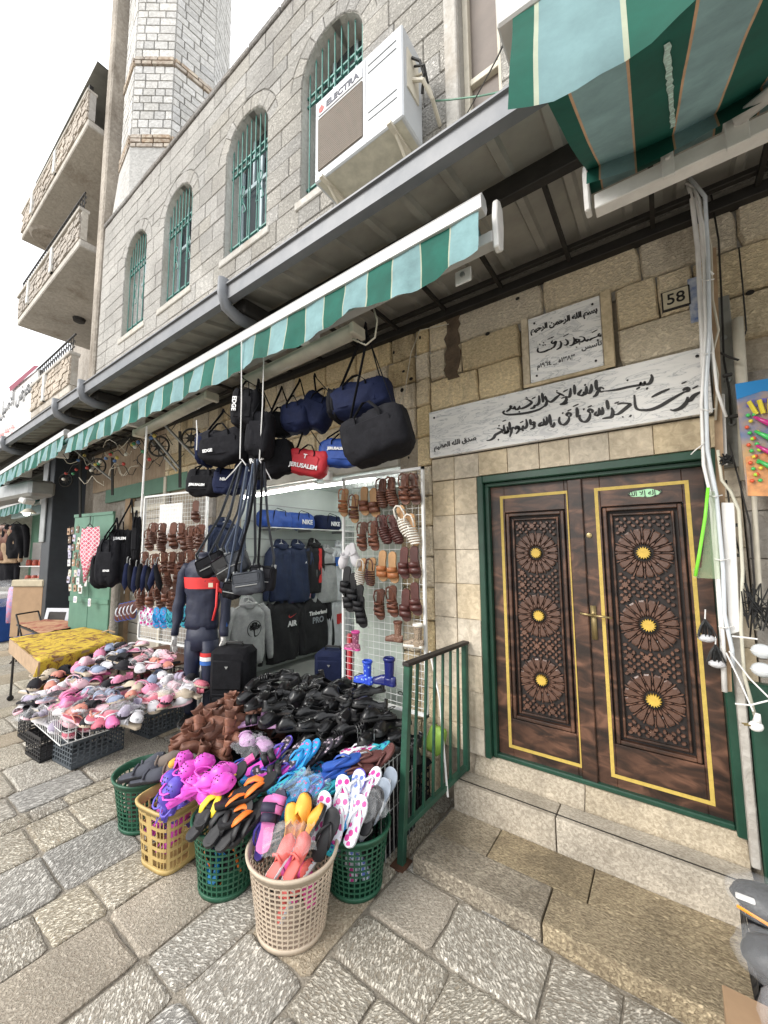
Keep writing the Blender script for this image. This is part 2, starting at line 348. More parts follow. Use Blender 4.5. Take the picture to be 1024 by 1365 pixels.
for i, (x0, x1, y0, y1) in enumerate(slabs):
    m, c = slab_mb(x0, x1, y0, y1, rp)
    if i < 230:
        u = rp.random(); mt = M['paving']
        if abs((x0+x1)/2+2.37) < .25 and abs((y0+y1)/2+2.0) < .14: mt = M['paving_pale']
        elif x0 > -1.5 and x1 < -.5 and -1.1 < y0 < -.9 and u < .9: mt = M['paving_warm'] if x0 < -1.2 else M['paving']
        elif u < .05: mt = M['paving_pale']
        elif u < .2: mt = M['paving_warm']
        o = part('paving_stone', m, mt, street); o.location = c
    else:
        far.add([(v[0]+c[0], v[1]+c[1], v[2]) for v in m.v], m.f)
o = part('paving_stone_field', far, M['paving'], street); tag(o, kind='stuff')

# ================================================================== BUILDING WITH THE DOOR
bld = thing('stone_building', 'long old limestone building with arched grilled windows over the shop canopy', 'building', (0, 0, 0))
def wall_sheet(name, outline, holes, y0, y1, mt, parent):
    bm = bmesh.new(); es = []
    for lp in [outline]+holes:
        vs = [bm.verts.new((x, y0, z)) for x, z in lp]
        es += [bm.edges.new((vs[i], vs[(i+1) % len(vs)])) for i in range(len(vs))]
    r = bmesh.ops.triangle_fill(bm, use_beauty=True, use_dissolve=False, edges=es)
    fs = [f for f in r['geom'] if isinstance(f, bmesh.types.BMFace)]
    ex = bmesh.ops.extrude_face_region(bm, geom=fs)
    for v in ex['geom']:
        if isinstance(v, bmesh.types.BMVert): v.co.y = y1
    bmesh.ops.recalc_face_normals(bm, faces=bm.faces)
    me = bpy.data.meshes.new(name); bm.to_mesh(me); bm.free()
    return inst(name, me, mt, parent)
def block(poly, yf, depth, r, bulge=.008, gap=.003, inset=.009, rough=0.):
    """one ashlar: poly is its outline in (x, z), its face at y = yf"""
    n = len(poly); cx = sum(p[0] for p in poly)/n; cz = sum(p[1] for p in poly)/n
    def shr(k):
        o = []
        for x, z in poly:
            dx, dz = x-cx, z-cz; L = max(abs(dx), 1e-4); H = max(abs(dz), 1e-4)
            o.append((dx*max(0, 1-k/L), dz*max(0, 1-k/H)))
        return o
    if rough:    # uneven chipped arrises
        pl = []
        for i in range(n):
            a = V(poly[i]); b = V(poly[(i+1) % n]); c = 3
            for t in range(c): pl.append(a+(b-a)*((t+.08)/c)+V((r.uniform(-rough, rough), r.uniform(-rough, rough))))
        poly = [tuple(p) for p in pl]; n = len(poly)
    A = shr(gap); B = shr(gap+inset); dy = r.uniform(-.004, .004)
    m = MB(); m.rings([[(x, yf+depth, z) for x, z in A], [(x, yf+.006, z) for x, z in A], [(x, yf-bulge+dy+r.uniform(-.003,.003)*bool(rough), z) for x, z in B]], 0, False, True)
    return m, (cx, 0, cz)
# ---- windows of the upper floor
ZS, HWW, ZB = 7.58, .475, 6.06
WX = [-2.79, -4.39, -6.28, -7.88]
RING = .2
def arch(cx, r, n=12, z=ZS): return [(cx+r*math.cos(pi*i/n), z+r*math.sin(pi*i/n)) for i in range(n+1)]
outl = [(-9.55,3.6),(1.6,3.6),(1.6,9.0),(-9.55,9.0)]
holes = [[(cx-HWW,ZB),(cx+HWW,ZB)]+arch(cx,HWW) for cx in WX]+[[(-1.22,5.15),(-.86,5.15),(-.86,7.6),(-1.22,7.6)]]
upper = wall_sheet('upper_wall', outl, holes, .02, .42, M['joint'], bld)
r = random.Random(21)
blocks = []
def lim_left(cx, z, R): # nearest x the stone may reach on the left side of an arch
    if z < ZB: return None
    if z <= ZS: return HWW
    d = R*R-(z-ZS)**2
    return math.sqrt(d) if d > 0 else None
zc = [4.05]
while zc[-1] < 8.98:
    for tgt in (ZB, ZS, 9.0):
        if 0 < tgt-zc[-1] < .33: zc.append(tgt); break
    else: zc.append(zc[-1]+r.choice([.22,.24,.26]))
zc = [z for z in zc if z <= 9.001]
for ci, (z0, z1) in enumerate(zip(zc, zc[1:])):
    if z1-z0 < .05: continue
    stops = [-9.55]+[v for cx in sorted(WX) for v in (cx-HWW-.001, cx+HWW+.001)]+[-1.22,-.86, 1.6]
    inwin = z1 > ZB+.01 and z0 < ZS+HWW+RING
    segs = []
    if z1 <= ZB+.01 or z0 >= ZS+HWW+RING: segs = [(-9.55, 1.6)]
    else:
        xs = [-9.55]
        for cx in sorted(WX): segs.append((xs[-1], cx)); xs.append(cx)
        segs.append((xs[-1], 1.6))
    for sa, sb in segs:
        la = sa in WX; rb = sb in WX
        x = sa; off = r.uniform(.1,.4); cuts = [sa]
        x = sa + (.475 if la else 0) + off+.12
        while x < sb-(.475 if rb else 0)-.18: cuts.append(x); x += r.uniform(.3,.62)
        cuts.append(sb)
        for a, b in zip(cuts, cuts[1:]):
            nn = 4; zz = [z0+(z1-z0)*k/nn for k in range(nn+1)] if (la or rb) and z1 > ZS else [z0, z1]
            L = []; Rr = []
            for z in zz:
                zq = min(max(z, z0+.001), z1-.001)
                aa, bb = a, b
                if la and a-sa < .75:
                    q = lim_left(sa, zq, HWW+RING if zq > ZS+.002 else HWW)
                    if q: aa = max(aa, sa+q)
                if rb and sb-b < .75:
                    q = lim_left(sb, zq, HWW+RING if zq > ZS+.002 else HWW)
                    if q: bb = min(bb, sb-q)
                L.append((aa, z)); Rr.append((bb, z))
            if max(q[0]-p[0] for p, q in zip(L, Rr)) < .05: continue
            L2 = [(min(p[0], q[0]-.004), p[1]) for p, q in zip(L, Rr)]
            poly = L2[:1]+Rr+L2[:0:-1] if len(zz) > 2 else [L2[0], Rr[0], Rr[1], L2[1]]
            if not (max(p[0] for p in poly) > -1.24 and min(p[0] for p in poly) < -.84 and z1 > 5.15 and z0 < 7.6):
                blocks.append(poly)
            else:
                lo, hi = min(p[0] for p in poly), max(p[0] for p in poly)
                if lo < -1.3: blocks.append([(lo,z0),(-1.22,z0),(-1.22,z1),(lo,z1)])
                if hi > -.8: blocks.append([(-.86,z0),(hi,z0),(hi,z1),(-.86,z1)])
# voussoirs
for cx in WX:
    n = 9
    for i in range(n):
        a0, a1 = pi*i/n, pi*(i+1)/n; p = []
        for k in range(3): a = a0+(a1-a0)*k/2; p.append((cx+HWW*math.cos(a), ZS+HWW*math.sin(a)))
        for k in (2,1,0): a = a0+(a1-a0)*k/2; p.append((cx+(HWW+RING)*math.cos(a), ZS+(HWW+RING)*math.sin(a)))
        blocks.append(p[::-1])
vis = lambda p: math.hypot(sum(q[0] for q in p)/len(p)+1.5, sum(q[1] for q in p)/len(p)-6.0) + (50 if max(q[1] for q in p) < 5.3 else 0)
blocks.sort(key=vis); rest = MB()
for i, p in enumerate(blocks):
    m, c = block(p, 0, .06, r, .006, .0025, .008)
    if i < 235: o = part('stone_block', m, M['upper'], upper); o.location = c
    else: rest.add([(v[0]+c[0], v[1], v[2]+c[2]) for v in m.v], m.f)
tag(part('stone_coursing', rest, M['upper'], upper), kind='stuff')
# parapet coping stones
x = -9.55; pc = random.Random(3)
while x < 1.6:
    w = pc.uniform(.5,.8); m = MB(); m.box((0,-.035,0),(w-.012,.40,.085+pc.uniform(-.008,.01)))
    o = part('coping_stone', m.mesh('coping_stone', bevel=.012), M['parapet'], upper); o.location = (x,0,9.0); x += w
# window: reveal, grille, frame, pane
def window(cx):
    w = thing('window', None, None, (cx, 0, 0)); w.parent = bld
    m = MB(); path = [(HWW, ZB)]+[(a-0, b) for a, b in arch(0, HWW)]+[(-HWW, ZB)]
    r0 = [(x, .0+.012, z) for x, z in path]; r1 = [(x*.999, .36, z) for x, z in path]
    m.rings([[(x*1.04, .012, ZS+(z-ZS)*1.04 if z > ZS else z) for x, z in path], r0, r1], closed=False)
    part('reveal', m.mesh('reveal', recalc=False), M['dressed_grey'], w)
    m = MB(); m.box((-HWW-.08,-.03,ZB-.1),(HWW+.08,.36,ZB+.004)); part('sill', m.mesh('sill', bevel=.01), M['dressed_grey'], w)
    m = MB(); yb = .10; b = .011
    for zz in (ZB+.09, ZB+.22, ZS-.18, ZS-.06): m.box((-HWW, yb-b, zz-b), (HWW, yb+b, zz+b))
    for i in range(9):
        x = -HWW+.06+i*(2*HWW-.12)/8; zt = ZS+math.sqrt(max(0, HWW**2-x*x))-.05
        if i % 2 == 0: m.tube([(x,yb-.02,ZB+.02),(x,yb-.02,zt)], .0085, 6)
        else: m.tube([(x,yb+.02,ZB+.02),(x,yb+.02,ZS-.06),],.0085,6); m.tube([(x,yb-.02,ZS-.2),(x,yb-.02,zt)],.0085,6)
        m.tube([(x,yb-.02,zt),(x,yb-.02,zt+.05)],[.012,.001],6)
    for sx in (-.2,.2):
        for sg in (-1,1):
            pts = [(sx+sg*(.03+.05*math.sin(t)), yb-.005, ZB+.62+.14*t/3.14+.03*math.cos(2*t)) for t in [k*.45 for k in range(15)]]
            m.tube(pts, .008, 5)
            pts = [(sx+sg*.045*math.cos(t), yb-.005, ZB+1.0+.07*math.sin(t)) for t in [k*.6 for k in range(9)]]
            m.tube(pts, .008, 5)
    part('grille', m.mesh('grille'), M['grille'], w)
    m = MB(); y = .27
    for x0, x1 in ((-HWW,-HWW+.05),(-.03,.03),(HWW-.05,HWW)): m.box((x0,y-.02,ZB),(x1,y+.02,ZS+.05))
    m.box((-HWW,y-.025,ZB),(HWW,y+.025,ZB+.05)); m.box((-HWW,y-.025,ZS-.35),(HWW,y+.025,ZS-.29))
    m.box((-.2,y-.018,ZS-.3),(-.16,y+.018,ZS+.4)); m.box((.16,y-.018,ZS-.3),(.2,y+.018,ZS+.4))
    part('frame', m.mesh('frame', bevel=.004), M['frame_blue'], w)
    for x0, x1 in ((-HWW+.05,-.03),(.03,HWW-.05)):
        m = MB(); m.box((x0,y+.005,ZB+.05),(x1,y+.01,ZS-.35)); part('pane', m, M['glass'], w)
    m = MB(); m.rings([[(x,y+.03,z) for x,z in [(HWW,ZS-.3)]+arch(0,HWW)+[(-HWW,ZS-.3)]],[(x,y+.035,z) for x,z in [(HWW,ZS-.3)]+arch(0,HWW)+[(-HWW,ZS-.3)]]]); part('pane', m, M['glass'], w)
    # dark sheet coloured as the shade of the room behind the panes
    m = MB(); m.box((-HWW-.1,.6,ZB-.2),(HWW+.1,.65,ZS+.6)); part('room_shade_sheet', m, M['room_shade_sheet'], w)
    return w
M['dressed_grey'] = stone('window_surround_stone', (.52,.50,.46), (.34,.325,.29), (20,20,20), .5, 1, .2, .3, .05, stain=((.3,.25,.19), 3, (1,1,.4), .5))
M['frame_blue'] = mat('pale_blue_window_frame', (.42,.52,.56), .4, 0, .1, 5)
M['room_shade_sheet'] = mat('painted_room_shade', (.05,.055,.06), .9, 0, .3, 3)  # near-black tone for the unlit rooms, no real cloth
for cx in WX: window(cx)
# tall narrow window on the right
w = thing('window', None, None, (-1.04, 0, 0)); w.parent = bld
m = MB(); m.box((-.18,.1,5.15),(-.13,.3,7.6)); m.box((.13,.1,5.15),(.18,.3,7.6)); m.box((-.13,.12,6.1),(.13,.2,6.16)); m.box((-.18,.05,5.15),(.18,.3,5.2)); part('frame', m.mesh('frame', bevel=.004), M['cream'], w)
m = MB(); m.box((-.13,.17,5.2),(.13,.18,7.6)); part('pane', m, mat('dusty_brown_pane', (.16,.13,.11), .5, 0, .2, 3), w)
m = MB(); m.box((-.30,-.05,5.0),(-.18,.02,7.7)); part('jamb', m.mesh('jamb', bevel=.01), M['dressed_grey'], w)

# ================================================================== LOWER WALL
DX0, DX1, DZ0, DZ1 = -1.175, .27, .41, 2.51
SX0, SX1, SZ0, SZ1 = -4.9, -1.93, .2, 2.86
lower = wall_sheet('lower_wall', [(-6.3,-.05),(1.6,-.05),(1.6,3.6),(-6.3,3.6)], [[(DX0,DZ0),(DX1,DZ0),(DX1,DZ1),(DX0,DZ1)], [(SX0,SZ0),(SX1,SZ0),(SX1,SZ1),(SX0,SZ1)]], .05, .42, M['joint_low'], bld)
m = MB(); m.box((-6.3,.05,3.6),(1.6,.42,3.9)); part('lintel_course', m, M['joint_low'], bld)
def lb(x0, x1, z0, z1, mt, **k):
    m, c = block([(x0,z0),(x1,z0),(x1,z1),(x0,z1)], k.pop('yf', 0), .10, r, **k)
    o = part('stone_block', m, mt, lower); o.location = c
ROUGH = dict(bulge=.013, gap=.0025, inset=.011, rough=.004)
SM = dict(bulge=.0015, gap=.0010, inset=.003)
# door jambs, dressed
zz = [.41,.60,.86,1.13,1.40,1.67,1.94,2.22,2.51]
for a, b in zip(zz, zz[1:]):
    lb(-1.375,-1.178,a,b,M['dressed'],**SM); lb(-1.575,-1.378,a,b,M['dressed'],**SM); lb(.272,.36,a,b,M['dressed'],**SM)
# lintel row under the long plaque
xx = [-1.575,-1.37,-1.16,-.93,-.70,-.50,-.26,-.02,.25,.5]
for a, b in zip(xx, xx[1:]): lb(a,b,2.515,2.705,M['dressed'],**SM)
zr = [.0,.27,.54,.81,1.08,1.35,1.62,1.88,2.14,2.40,2.66,2.92,3.20,3.44,3.68,3.92]
for a, b in zip(zr, zr[1:]):
    lb(-1.72,-1.58,a,b,M['rough'],**ROUGH)
# left of the big plaque, above the shop
for i, (a, b) in enumerate(zip(zr, zr[1:])):
    if a < 2.6: lb(SX1+.03,-1.725,a,b,M['rough'],**ROUGH); continue
    x = -1.725; rr = random.Random(i)
    while x > -6.2:
        wd = rr.uniform(.22,.52); x0 = max(x-wd, -6.3)
        if not (a < SZ1+.0 and x0 < SX1): lb(x0, x, a, b, M['rough'], **ROUGH)
        x = x0
# right of the shop/left of x<-4.9
for i, (a, b) in enumerate(zip(zr, zr[1:])):
    if a < 2.6: lb(-5.4,-4.93,a,b,M['render_tan'],**SM); lb(-6.25,-5.42,a,b,M['render_tan'],**SM)
# above the long plaque
rows_ = [(3.12,3.40,[-1.575,-1.14,-.80]),(3.40,3.66,[-1.575,-1.42,-1.28,-.80]),(3.66,3.92,[-1.575,-1.33,-.62,-.02,.45,1.0,1.6])]
for a, b, xs in rows_:
    for p, q in zip(xs, xs[1:]): lb(p,q,a,b,M['rough'],**ROUGH)
for a, b, xs in [(3.12,3.38,[-.17,.33,.85,1.6]),(3.38,3.66,[-.17,.06,.24,.62,1.2,1.6])]:
    for p, q in zip(xs, xs[1:]): lb(p,q,a,b,M['rough'],**ROUGH)
for i, (a, b) in enumerate(zip(zr, zr[1:])):
    if b < 3.15:
        for p, q in zip([.365,.62,.95,1.6],[.62,.95,1.6]): lb(p,q,a,min(b,3.12),M['render_tan'],**SM)
# patch of dark wet plaster where the rendering has gone
rq = random.Random(6)
m = MB(); L_ = []; R2 = []
for k in range(13):
    z = 3.36+.55*k/12; L_.append((-1.405+rq.uniform(-.03,.02),z)); R2.append((-1.315+rq.uniform(-.02,.035)+.03*k/12,z))
m.rings([[(a[0],-.0195,a[1]),(b[0],-.0195,b[1]),(b[0],.0,b[1]),(a[0],.0,a[1])] for a, b in zip(L_, R2)])
part('bare_mortar', m, mat('dark_mortar_patch',(.10,.07,.045),.9,0,.4,9,.8,40), lower)

hm = mat('dark_drill_hole',(.012,.01,.008),.9,0,0); hole = MB().lathe([(0,0),(.014,0),(.013,.003),(0,.003)], (0,0,0), 9, axis='y').mesh('drill_hole')
for hx, hy in ((508,512),(498,520),(538,495),(548,505),(525,470),(700,440),(650,445),(612,600),(536,520),(545,610),(690,398),(820,560),(1000,390),(560,450)):
    p = PY(hx, hy, -.018); o = inst('drill_hole', hole, hm, lower); o.location = p; o.scale = (rq.uniform(.6,1.5),1,rq.uniform(.6,1.5))
# ---- marble plaques
def marble():
    m = bpy.data.materials.new('veined_marble'); m.use_nodes = True; nt = m.node_tree; N = nt.nodes; L = nt.links; b = N['Principled BSDF']; b.inputs['Roughness'].default_value = .35
    tc = N.new('ShaderNodeTexCoord'); mp = N.new('ShaderNodeMapping'); mp.inputs['Rotation'].default_value = (0,rad(38),0); mp.inputs['Scale'].default_value = (2.6,1,11); L.new(tc.outputs['Object'], mp.inputs[0])
    n = N.new('ShaderNodeTexNoise'); n.inputs['Scale'].default_value = 1.6; n.inputs['Detail'].default_value = 7; n.inputs['Distortion'].default_value = 1.8; L.new(mp.outputs[0], n.inputs['Vector'])
    cr = N.new('ShaderNodeValToRGB'); e = cr.color_ramp.elements; e[0].position = .30; e[0].color = (.58,.58,.585,1); e[1].position = .56; e[1].color = (.78,.77,.75,1)
    k = e.new(.43); k.color = (.74,.735,.72,1); k = e.new(.455); k.color = (.40,.41,.42,1); k = e.new(.475); k.color = (.72,.715,.70,1)
    L.new(n.outputs[0], cr.inputs[0]); L.new(cr.outputs[0], b.inputs['Base Color']); return m
M['marble'] = marble()
pl = thing('marble_plaque', 'long grey marble plaque with two lines of black Arabic calligraphy over the doors', 'plaque', (-.66, -.02, 2.91))
m = MB(); m.box((-.91,-.022,-.198),(.93,.02,.198)); part('slab', m.mesh('slab', bevel=.003), M['marble'], pl)
# calligraphy followed stroke by stroke, cut as a black inlay
def strokes(parent, lst, ox, oy, k, wpx, yplane):
    mb = MB(); pc_ = parent.location
    for st in lst:
        w = 1.0
        if isinstance(st[0], (int, float)): w = st[0]; st = st[1:]
        P = [PY(ox+x/k, oy+y/k, yplane)-pc_ for x, y in st]
        if len(P) == 1: P = [P[0]-V((.004,0,-.004)), P[0]+V((.004,0,-.004))]; w *= 1.25
        # smooth (Catmull) and taper
        Q = []
        for i in range(len(P)-1):
            p0 = P[max(i-1,0)]; p1 = P[i]; p2 = P[i+1]; p3 = P[min(i+2,len(P)-1)]
            for t in (0,.25,.5,.75): Q.append(.5*((2*p1)+(-p0+p2)*t+(2*p0-5*p1+4*p2-p3)*t*t+(-p0+3*p1-3*p2+p3)*t**3))
        Q.append(P[-1]); n = len(Q); A = []; B = []
        for i, q in enumerate(Q):
            d = (Q[min(i+1,n-1)]-Q[max(i-1,0)]); d.normalize(); nrm = V((d.z,0,-d.x))
            ang = math.atan2(d.z, d.x); nib = .42+.58*abs(math.sin(ang-rad(-25)))
            tp = min(1, .45+1.6*min(i, n-1-i)/max(n-1,1)*1.2)
            hw = .5*wpx*w*nib*tp
            A.append(q+nrm*hw); B.append(q-nrm*hw)
        o1 = V((0,-.0035,0)); up = [a+o1 for a in A]; un = [b+o1 for b in B]
        b0 = len(mb.v); mb.v += [tuple(v) for v in up+un+A+B]
        for i in range(n-1):
            mb.f += [(b0+i,b0+i+1,b0+n+i+1,b0+n+i),(b0+i,b0+i+1,b0+2*n+i+1,b0+2*n+i),(b0+n+i,b0+n+i+1,b0+3*n+i+1,b0+3*n+i)]; mb.m += [0]*3
    return part('lettering', mb.mesh('lettering'), M['ink'], parent)
S2 = [[(655,252),(662,275),(652,305),(632,318),(615,316),(611,298)],[(612,302),(606,320),(590,322),(583,303)],[(584,305),(578,325),(560,327),(500,338),(440,352),(380,362),(335,366)],[(335,352),(318,342),(300,352),(310,370),(335,366)],[(300,355),(290,375),(280,393),(258,405)],[.7,(495,292)],[.6,(553,354),(580,338)],[.9,(628,348)],
 [1.1,(281,288),(280,320),(286,360)],[1.1,(248,318),(248,350),(238,376),(218,380)],[1.1,(213,332),(214,362),(206,384),(188,390)],[(183,355),(170,372),(160,388),(180,396),(197,386),(192,370)],[(130,322),(134,355),(135,390)],[(106,345),(104,385),(95,405),(70,402)],[(72,400),(78,425),(58,448),(32,455)],[.5,(55,372),(88,354)],[.6,(200,330),(210,318)],
 [.5,(862,316),(898,300)],[(885,372),(908,362),(906,344),(888,350),(870,362)],[1.15,(885,370),(835,398),(780,430),(720,466),(660,490),(605,496),(565,490),(548,465),(541,392)],[.9,(658,408),(720,376),(782,350)],[1.1,(905,405),(895,445),(855,482),(812,497),(785,492)],[1.1,(998,370),(950,396),(925,425),(903,437)],[.5,(935,350),(978,328)],
 [1.1,(425,456),(462,448),(512,454),(492,475),(462,500),(430,522),(398,526)],[1.1,(384,478),(394,505),(386,540),(355,548),(322,554)],[(515,535)],[.5,(405,450),(438,438)],[.5,(462,542)],[1.1,(352,426),(358,455),(364,492)],[(322,474),(326,505),(320,522),(303,524)],[(299,480),(303,508),(296,526),(278,530)],[.8,(284,505),(272,525),(288,534),(296,524)],
 [(252,515),(256,500),(240,489),(228,503),(242,514)],[1.05,(240,512),(237,542),(218,570),(188,574),(168,552),(170,528)],[.8,(197,490)],[.5,(222,476),(252,464)],[1.05,(148,476),(152,510),(150,546)],[.5,(122,472),(162,454)],[(103,540),(108,524),(94,514),(80,528),(94,540)],[1.05,(96,538),(92,566),(68,592),(42,592),(28,570),(32,542)],[.8,(53,516)],[.5,(84,502),(112,490)]]
S1 = [[1.0,(1005,352),(988,368),(950,374)],[.5,(960,330),(1000,315)],[(925,285),(955,298),(985,312)],[(955,300),(928,322),(903,345),(880,356),(868,345)],[(868,350),(855,340),(845,312)],[(858,345),(853,372),(838,388)],[1.15,(838,386),(800,410),(740,428),(670,440),(600,446),(560,444),(544,430),(556,418)],[.5,(930,275)],
 [1.05,(822,290),(828,322),(831,360)],[(800,308),(803,350),(792,374),(765,382)],[(770,375),(764,395),(738,403)],[.5,(750,333),(778,318)],[(700,333),(728,342),(748,360),(718,384),(690,398),(668,402),(660,382)],[(662,385),(654,404),(634,408),(626,384)],[(626,386),(618,402),(600,398),(598,384),(612,388)],[.9,(600,395),(586,412),(565,424)],[.7,(660,426)],[.6,(705,320),(722,330)],
 [(909,500),(909,520),(895,532),(884,528)],[1.1,(876,444),(881,482),(888,524)],[.8,(905,534)],[(855,462),(860,498),(850,516),(833,520)],[(833,474),(839,504),(828,520),(808,524)],[.9,(826,500),(808,512),(802,528),(822,526)],[(752,505),(766,498),(768,514),(754,518),(768,520),(764,540),(738,552)],[1.05,(737,478),(743,522)],[(708,478),(715,518),(706,540),(690,546)],[(690,544),(684,524)],[(686,530),(678,550),(656,550),(650,538)],[.7,(679,562),(694,556)],[(652,548),(640,546),(640,534),(654,532),(658,556),(636,584)],[(636,555),(622,540),(606,548),(602,572),(592,606)],[.5,(664,506),(690,492)],
 [1.05,(588,498),(594,556)],[1.05,(548,520),(552,552),(566,578),(588,560)],[(572,532),(578,562),(556,580),(534,572)],[.5,(538,496),(566,484)],[1.1,(500,545),(520,548),(540,560),(512,578),(488,592),(476,612),(452,628),(425,632)],[.8,(515,526)],[.7,(510,626)]]
strokes(pl, S2, 740, 450, 5.12, .0215, -.0425); strokes(pl, S1, 570, 470, 5.389, .0215, -.0425)
letter(pl, arabic('صدق الله العظيم'), .056, M['ink'], (-.68,-.0245,-.105), (pi/2,rad(-3),0), off=.0016)
for x, z in ((-.86,.14),(.88,.15)):
    m = MB(); m.lathe([(0,0),(.008,0),(.009,.006),(0,.008)], (0,0,0), 10, axis='y'); part('screw_cap', m, M['ink'], pl).location = (x,-.022,z)
p2 = thing('marble_plaque', 'small square marble plaque with three lines of black Arabic above the long plaque', 'plaque', (-.49, -.02, 3.38))
m = MB(); m.box((-.235,-.016,-.235),(.235,.03,.26)); part('slab', m.mesh('slab', bevel=.003), M['marble'], p2)
S3 = [[1,(830,430),(815,438),(812,455),(832,458),(835,440)],[(815,452),(780,470),(740,485),(720,500),(700,495),(690,510),(672,500),(655,470),(610,465)],[1.1,(655,475),(668,490),(640,515),(590,520),(570,492),(610,500),(580,530),(530,555)],[.7,(612,540)],[1.1,(545,470),(560,500),(545,545),(505,560)],[1.1,(462,490),(485,510),(490,535),(470,552),(445,550)],[1.1,(405,510),(420,535),(410,575),(370,600)],[1.1,(330,505),(318,525),(335,535),(365,515),(345,570),(310,590)],[1.2,(325,590),(290,600),(240,622),(190,628),(172,610),(178,580)],[.8,(322,475)],[.7,(195,545)],[.7,(235,528)],[.7,(230,555)],[.7,(252,550)],[.5,(740,425),(800,390)],[.5,(580,575)],[.5,(275,492),(345,462)],[.5,(440,465),(500,432)]]
strokes(p2, S3, 695, 390, 7.877, .0145, -.0365)
letter(p2, arabic('بسم الله الرحمن الرحيم'), .055, M['ink'], (.0,-.018,.165), off=.0022, spacing=.9)
letter(p2, arabic('تأسس'), .047, M['ink'], (.17,-.018,-.075), off=.0008)
letter(p2, 'م'+'١٩٦٤'+' _ '+'ه'+'١٣٨٣', .044, M['ink'], (-.06,-.018,-.12), off=.0008)
for x in (-.19,.19):
    for z in (-.19,.21):
        m = MB(); m.lathe([(0,0),(.007,0),(.008,.005),(0,.007)], (0,0,0), 10, axis='y'); part('screw_cap', m, M['ink'], p2).location = (x,-.017,z)
m = MB(); m.box((-.285,-.03,-.262),(-.238,.03,.275)); part('stone_border', m.mesh('b', bevel=.006), M['dressed'], p2)
m = MB(); m.box((.238,-.03,-.262),(.30,.03,.275)); part('stone_border', m.mesh('b', bevel=.006), M['dressed'], p2)
m = MB(); m.box((-.285,-.034,-.262),(.30,.03,-.238)); part('stone_border', m.mesh('b', bevel=.006), M['dressed'], p2)
n58 = thing('number_plate', 'small stone house number plate reading 58 set in the upper wall', 'house number', (.145,-.02,3.46))
m = MB(); m.box((-.07,-.008,-.062),(.07,.02,.062)); part('backing', m.mesh('b', bevel=.002), M['ink'], n58)
m = MB(); m.box((-.062,-.0115,-.054),(.062,.0,.054)); part('face', m, mat('ivory_stone', (.55,.49,.36), .6, 0, .12, 20), n58)
letter(n58, '58', .095, M['ink'], (0,-.0125,-.002), off=.001)

# ================================================================== STEPS AND SILL
def slabs_row(xs, y0, y1, z0, z1, mt, parent, bev=.012, name='step_stone'):
    for a, b in zip(xs, xs[1:]):
        m = MB(); m.box((-(b-a)/2+.003,-(y1-y0)/2,z0-z1),((b-a)/2-.003,(y1-y0)/2,0)); o = part(name, m.mesh(name, bevel=bev, seg=2), mt, parent); o.location = ((a+b)/2,(y0+y1)/2,z1)
stp = thing('door_steps', 'two worn limestone steps in front of the carved double doors', 'steps', (-.55,-.4,0))
stp_ = lambda o: o
S = bpy.data.objects.new('lower_step', None); COL.objects.link(S); S.parent = stp; S.location = (.55,.4,0)
slabs_row([-1.375,-.62,.26], -.728, -.475, -.02, .092, M['step'], S, .014); slabs_row([-1.365,-1.0,-.45,.26], -.472, -.195, -.02, .088, M['step'], S, .006)
S = bpy.data.objects.new('upper_step', None); COL.objects.link(S); S.parent = stp; S.location = (.55,.4,0)
slabs_row([-1.352,-.66,.26], -.192, -.022, .0, .283, M['step_smooth'], S, .008)
m = MB(); m.box((-1.33,-.160,.27),(.255,-.150,.2845)); part('groove', m, M['ink'], S)

for a, b in ((-1.265,-.52),(-.52,.26)):
    m = MB(); m.prism([(-.019,.2),(.22,.2),(.22,.409),(.04,.407),(-.014,.305),(-.019,.298)], (a+.002,0,0), (0,1,0), (0,0,1), (b-a-.004,0,0)); o = part('threshold_stone', m.mesh('threshold_stone', bevel=.004), M['step_smooth'], S)
# ================================================================== CARVED DOUBLE DOORS
def wood_door():
    m = bpy.data.materials.new('stained_wood'); m.use_nodes = True; nt = m.node_tree; N = nt.nodes; L = nt.links; b = N['Principled BSDF']; b.inputs['Roughness'].default_value = .42; b.inputs['Coat Weight'].default_value = .12; b.inputs['Coat Roughness'].default_value = .25
    tc = N.new('ShaderNodeTexCoord'); mp = N.new('ShaderNodeMapping'); mp.inputs['Rotation'].default_value = (0,rad(-40),0); mp.inputs['Scale'].default_value = (2.4,1,5.5); L.new(tc.outputs['Object'], mp.inputs[0])
    n = N.new('ShaderNodeTexNoise'); n.inputs['Scale'].default_value = 2.0; n.inputs['Detail'].default_value = 8; n.inputs['Distortion'].default_value = 1.0; L.new(mp.outputs[0], n.inputs['Vector'])
    cr = N.new('ShaderNodeValToRGB'); e = cr.color_ramp.elements; e[0].position = .38; e[0].color = (.018,.010,.007,1); e[1].position = .72; e[1].color = (.17,.082,.050,1); k = e.new(.52); k.color = (.055,.026,.016,1)
    L.new(n.outputs[0], cr.inputs[0]); L.new(cr.outputs[0], b.inputs['Base Color'])
    n2 = N.new('ShaderNodeTexNoise'); n2.inputs['Scale'].default_value = 60; L.new(tc.outputs['Object'], n2.inputs['Vector']); bp = N.new('ShaderNodeBump'); bp.inputs['Strength'].default_value = .15; bp.inputs['Distance'].default_value = .004; L.new(n2.outputs[0], bp.inputs['Height']); L.new(bp.outputs[0], b.inputs['Normal'])
    return m
M['door'] = wood_door()
M['door_ground'] = mat('dark_carving_ground', (.010,.006,.005), .6, 0, .3, 20)
M['petal'] = mat('carved_wood_face', (.05,.025,.018), .42, 0, .3, 4, .2, 60, col2=(.18,.09,.058), coat=.2)
M['gold'] = mat('gold_star_paint', (.55,.37,.06), .5, 0, .1, 30)
YD = .075
m = MB()
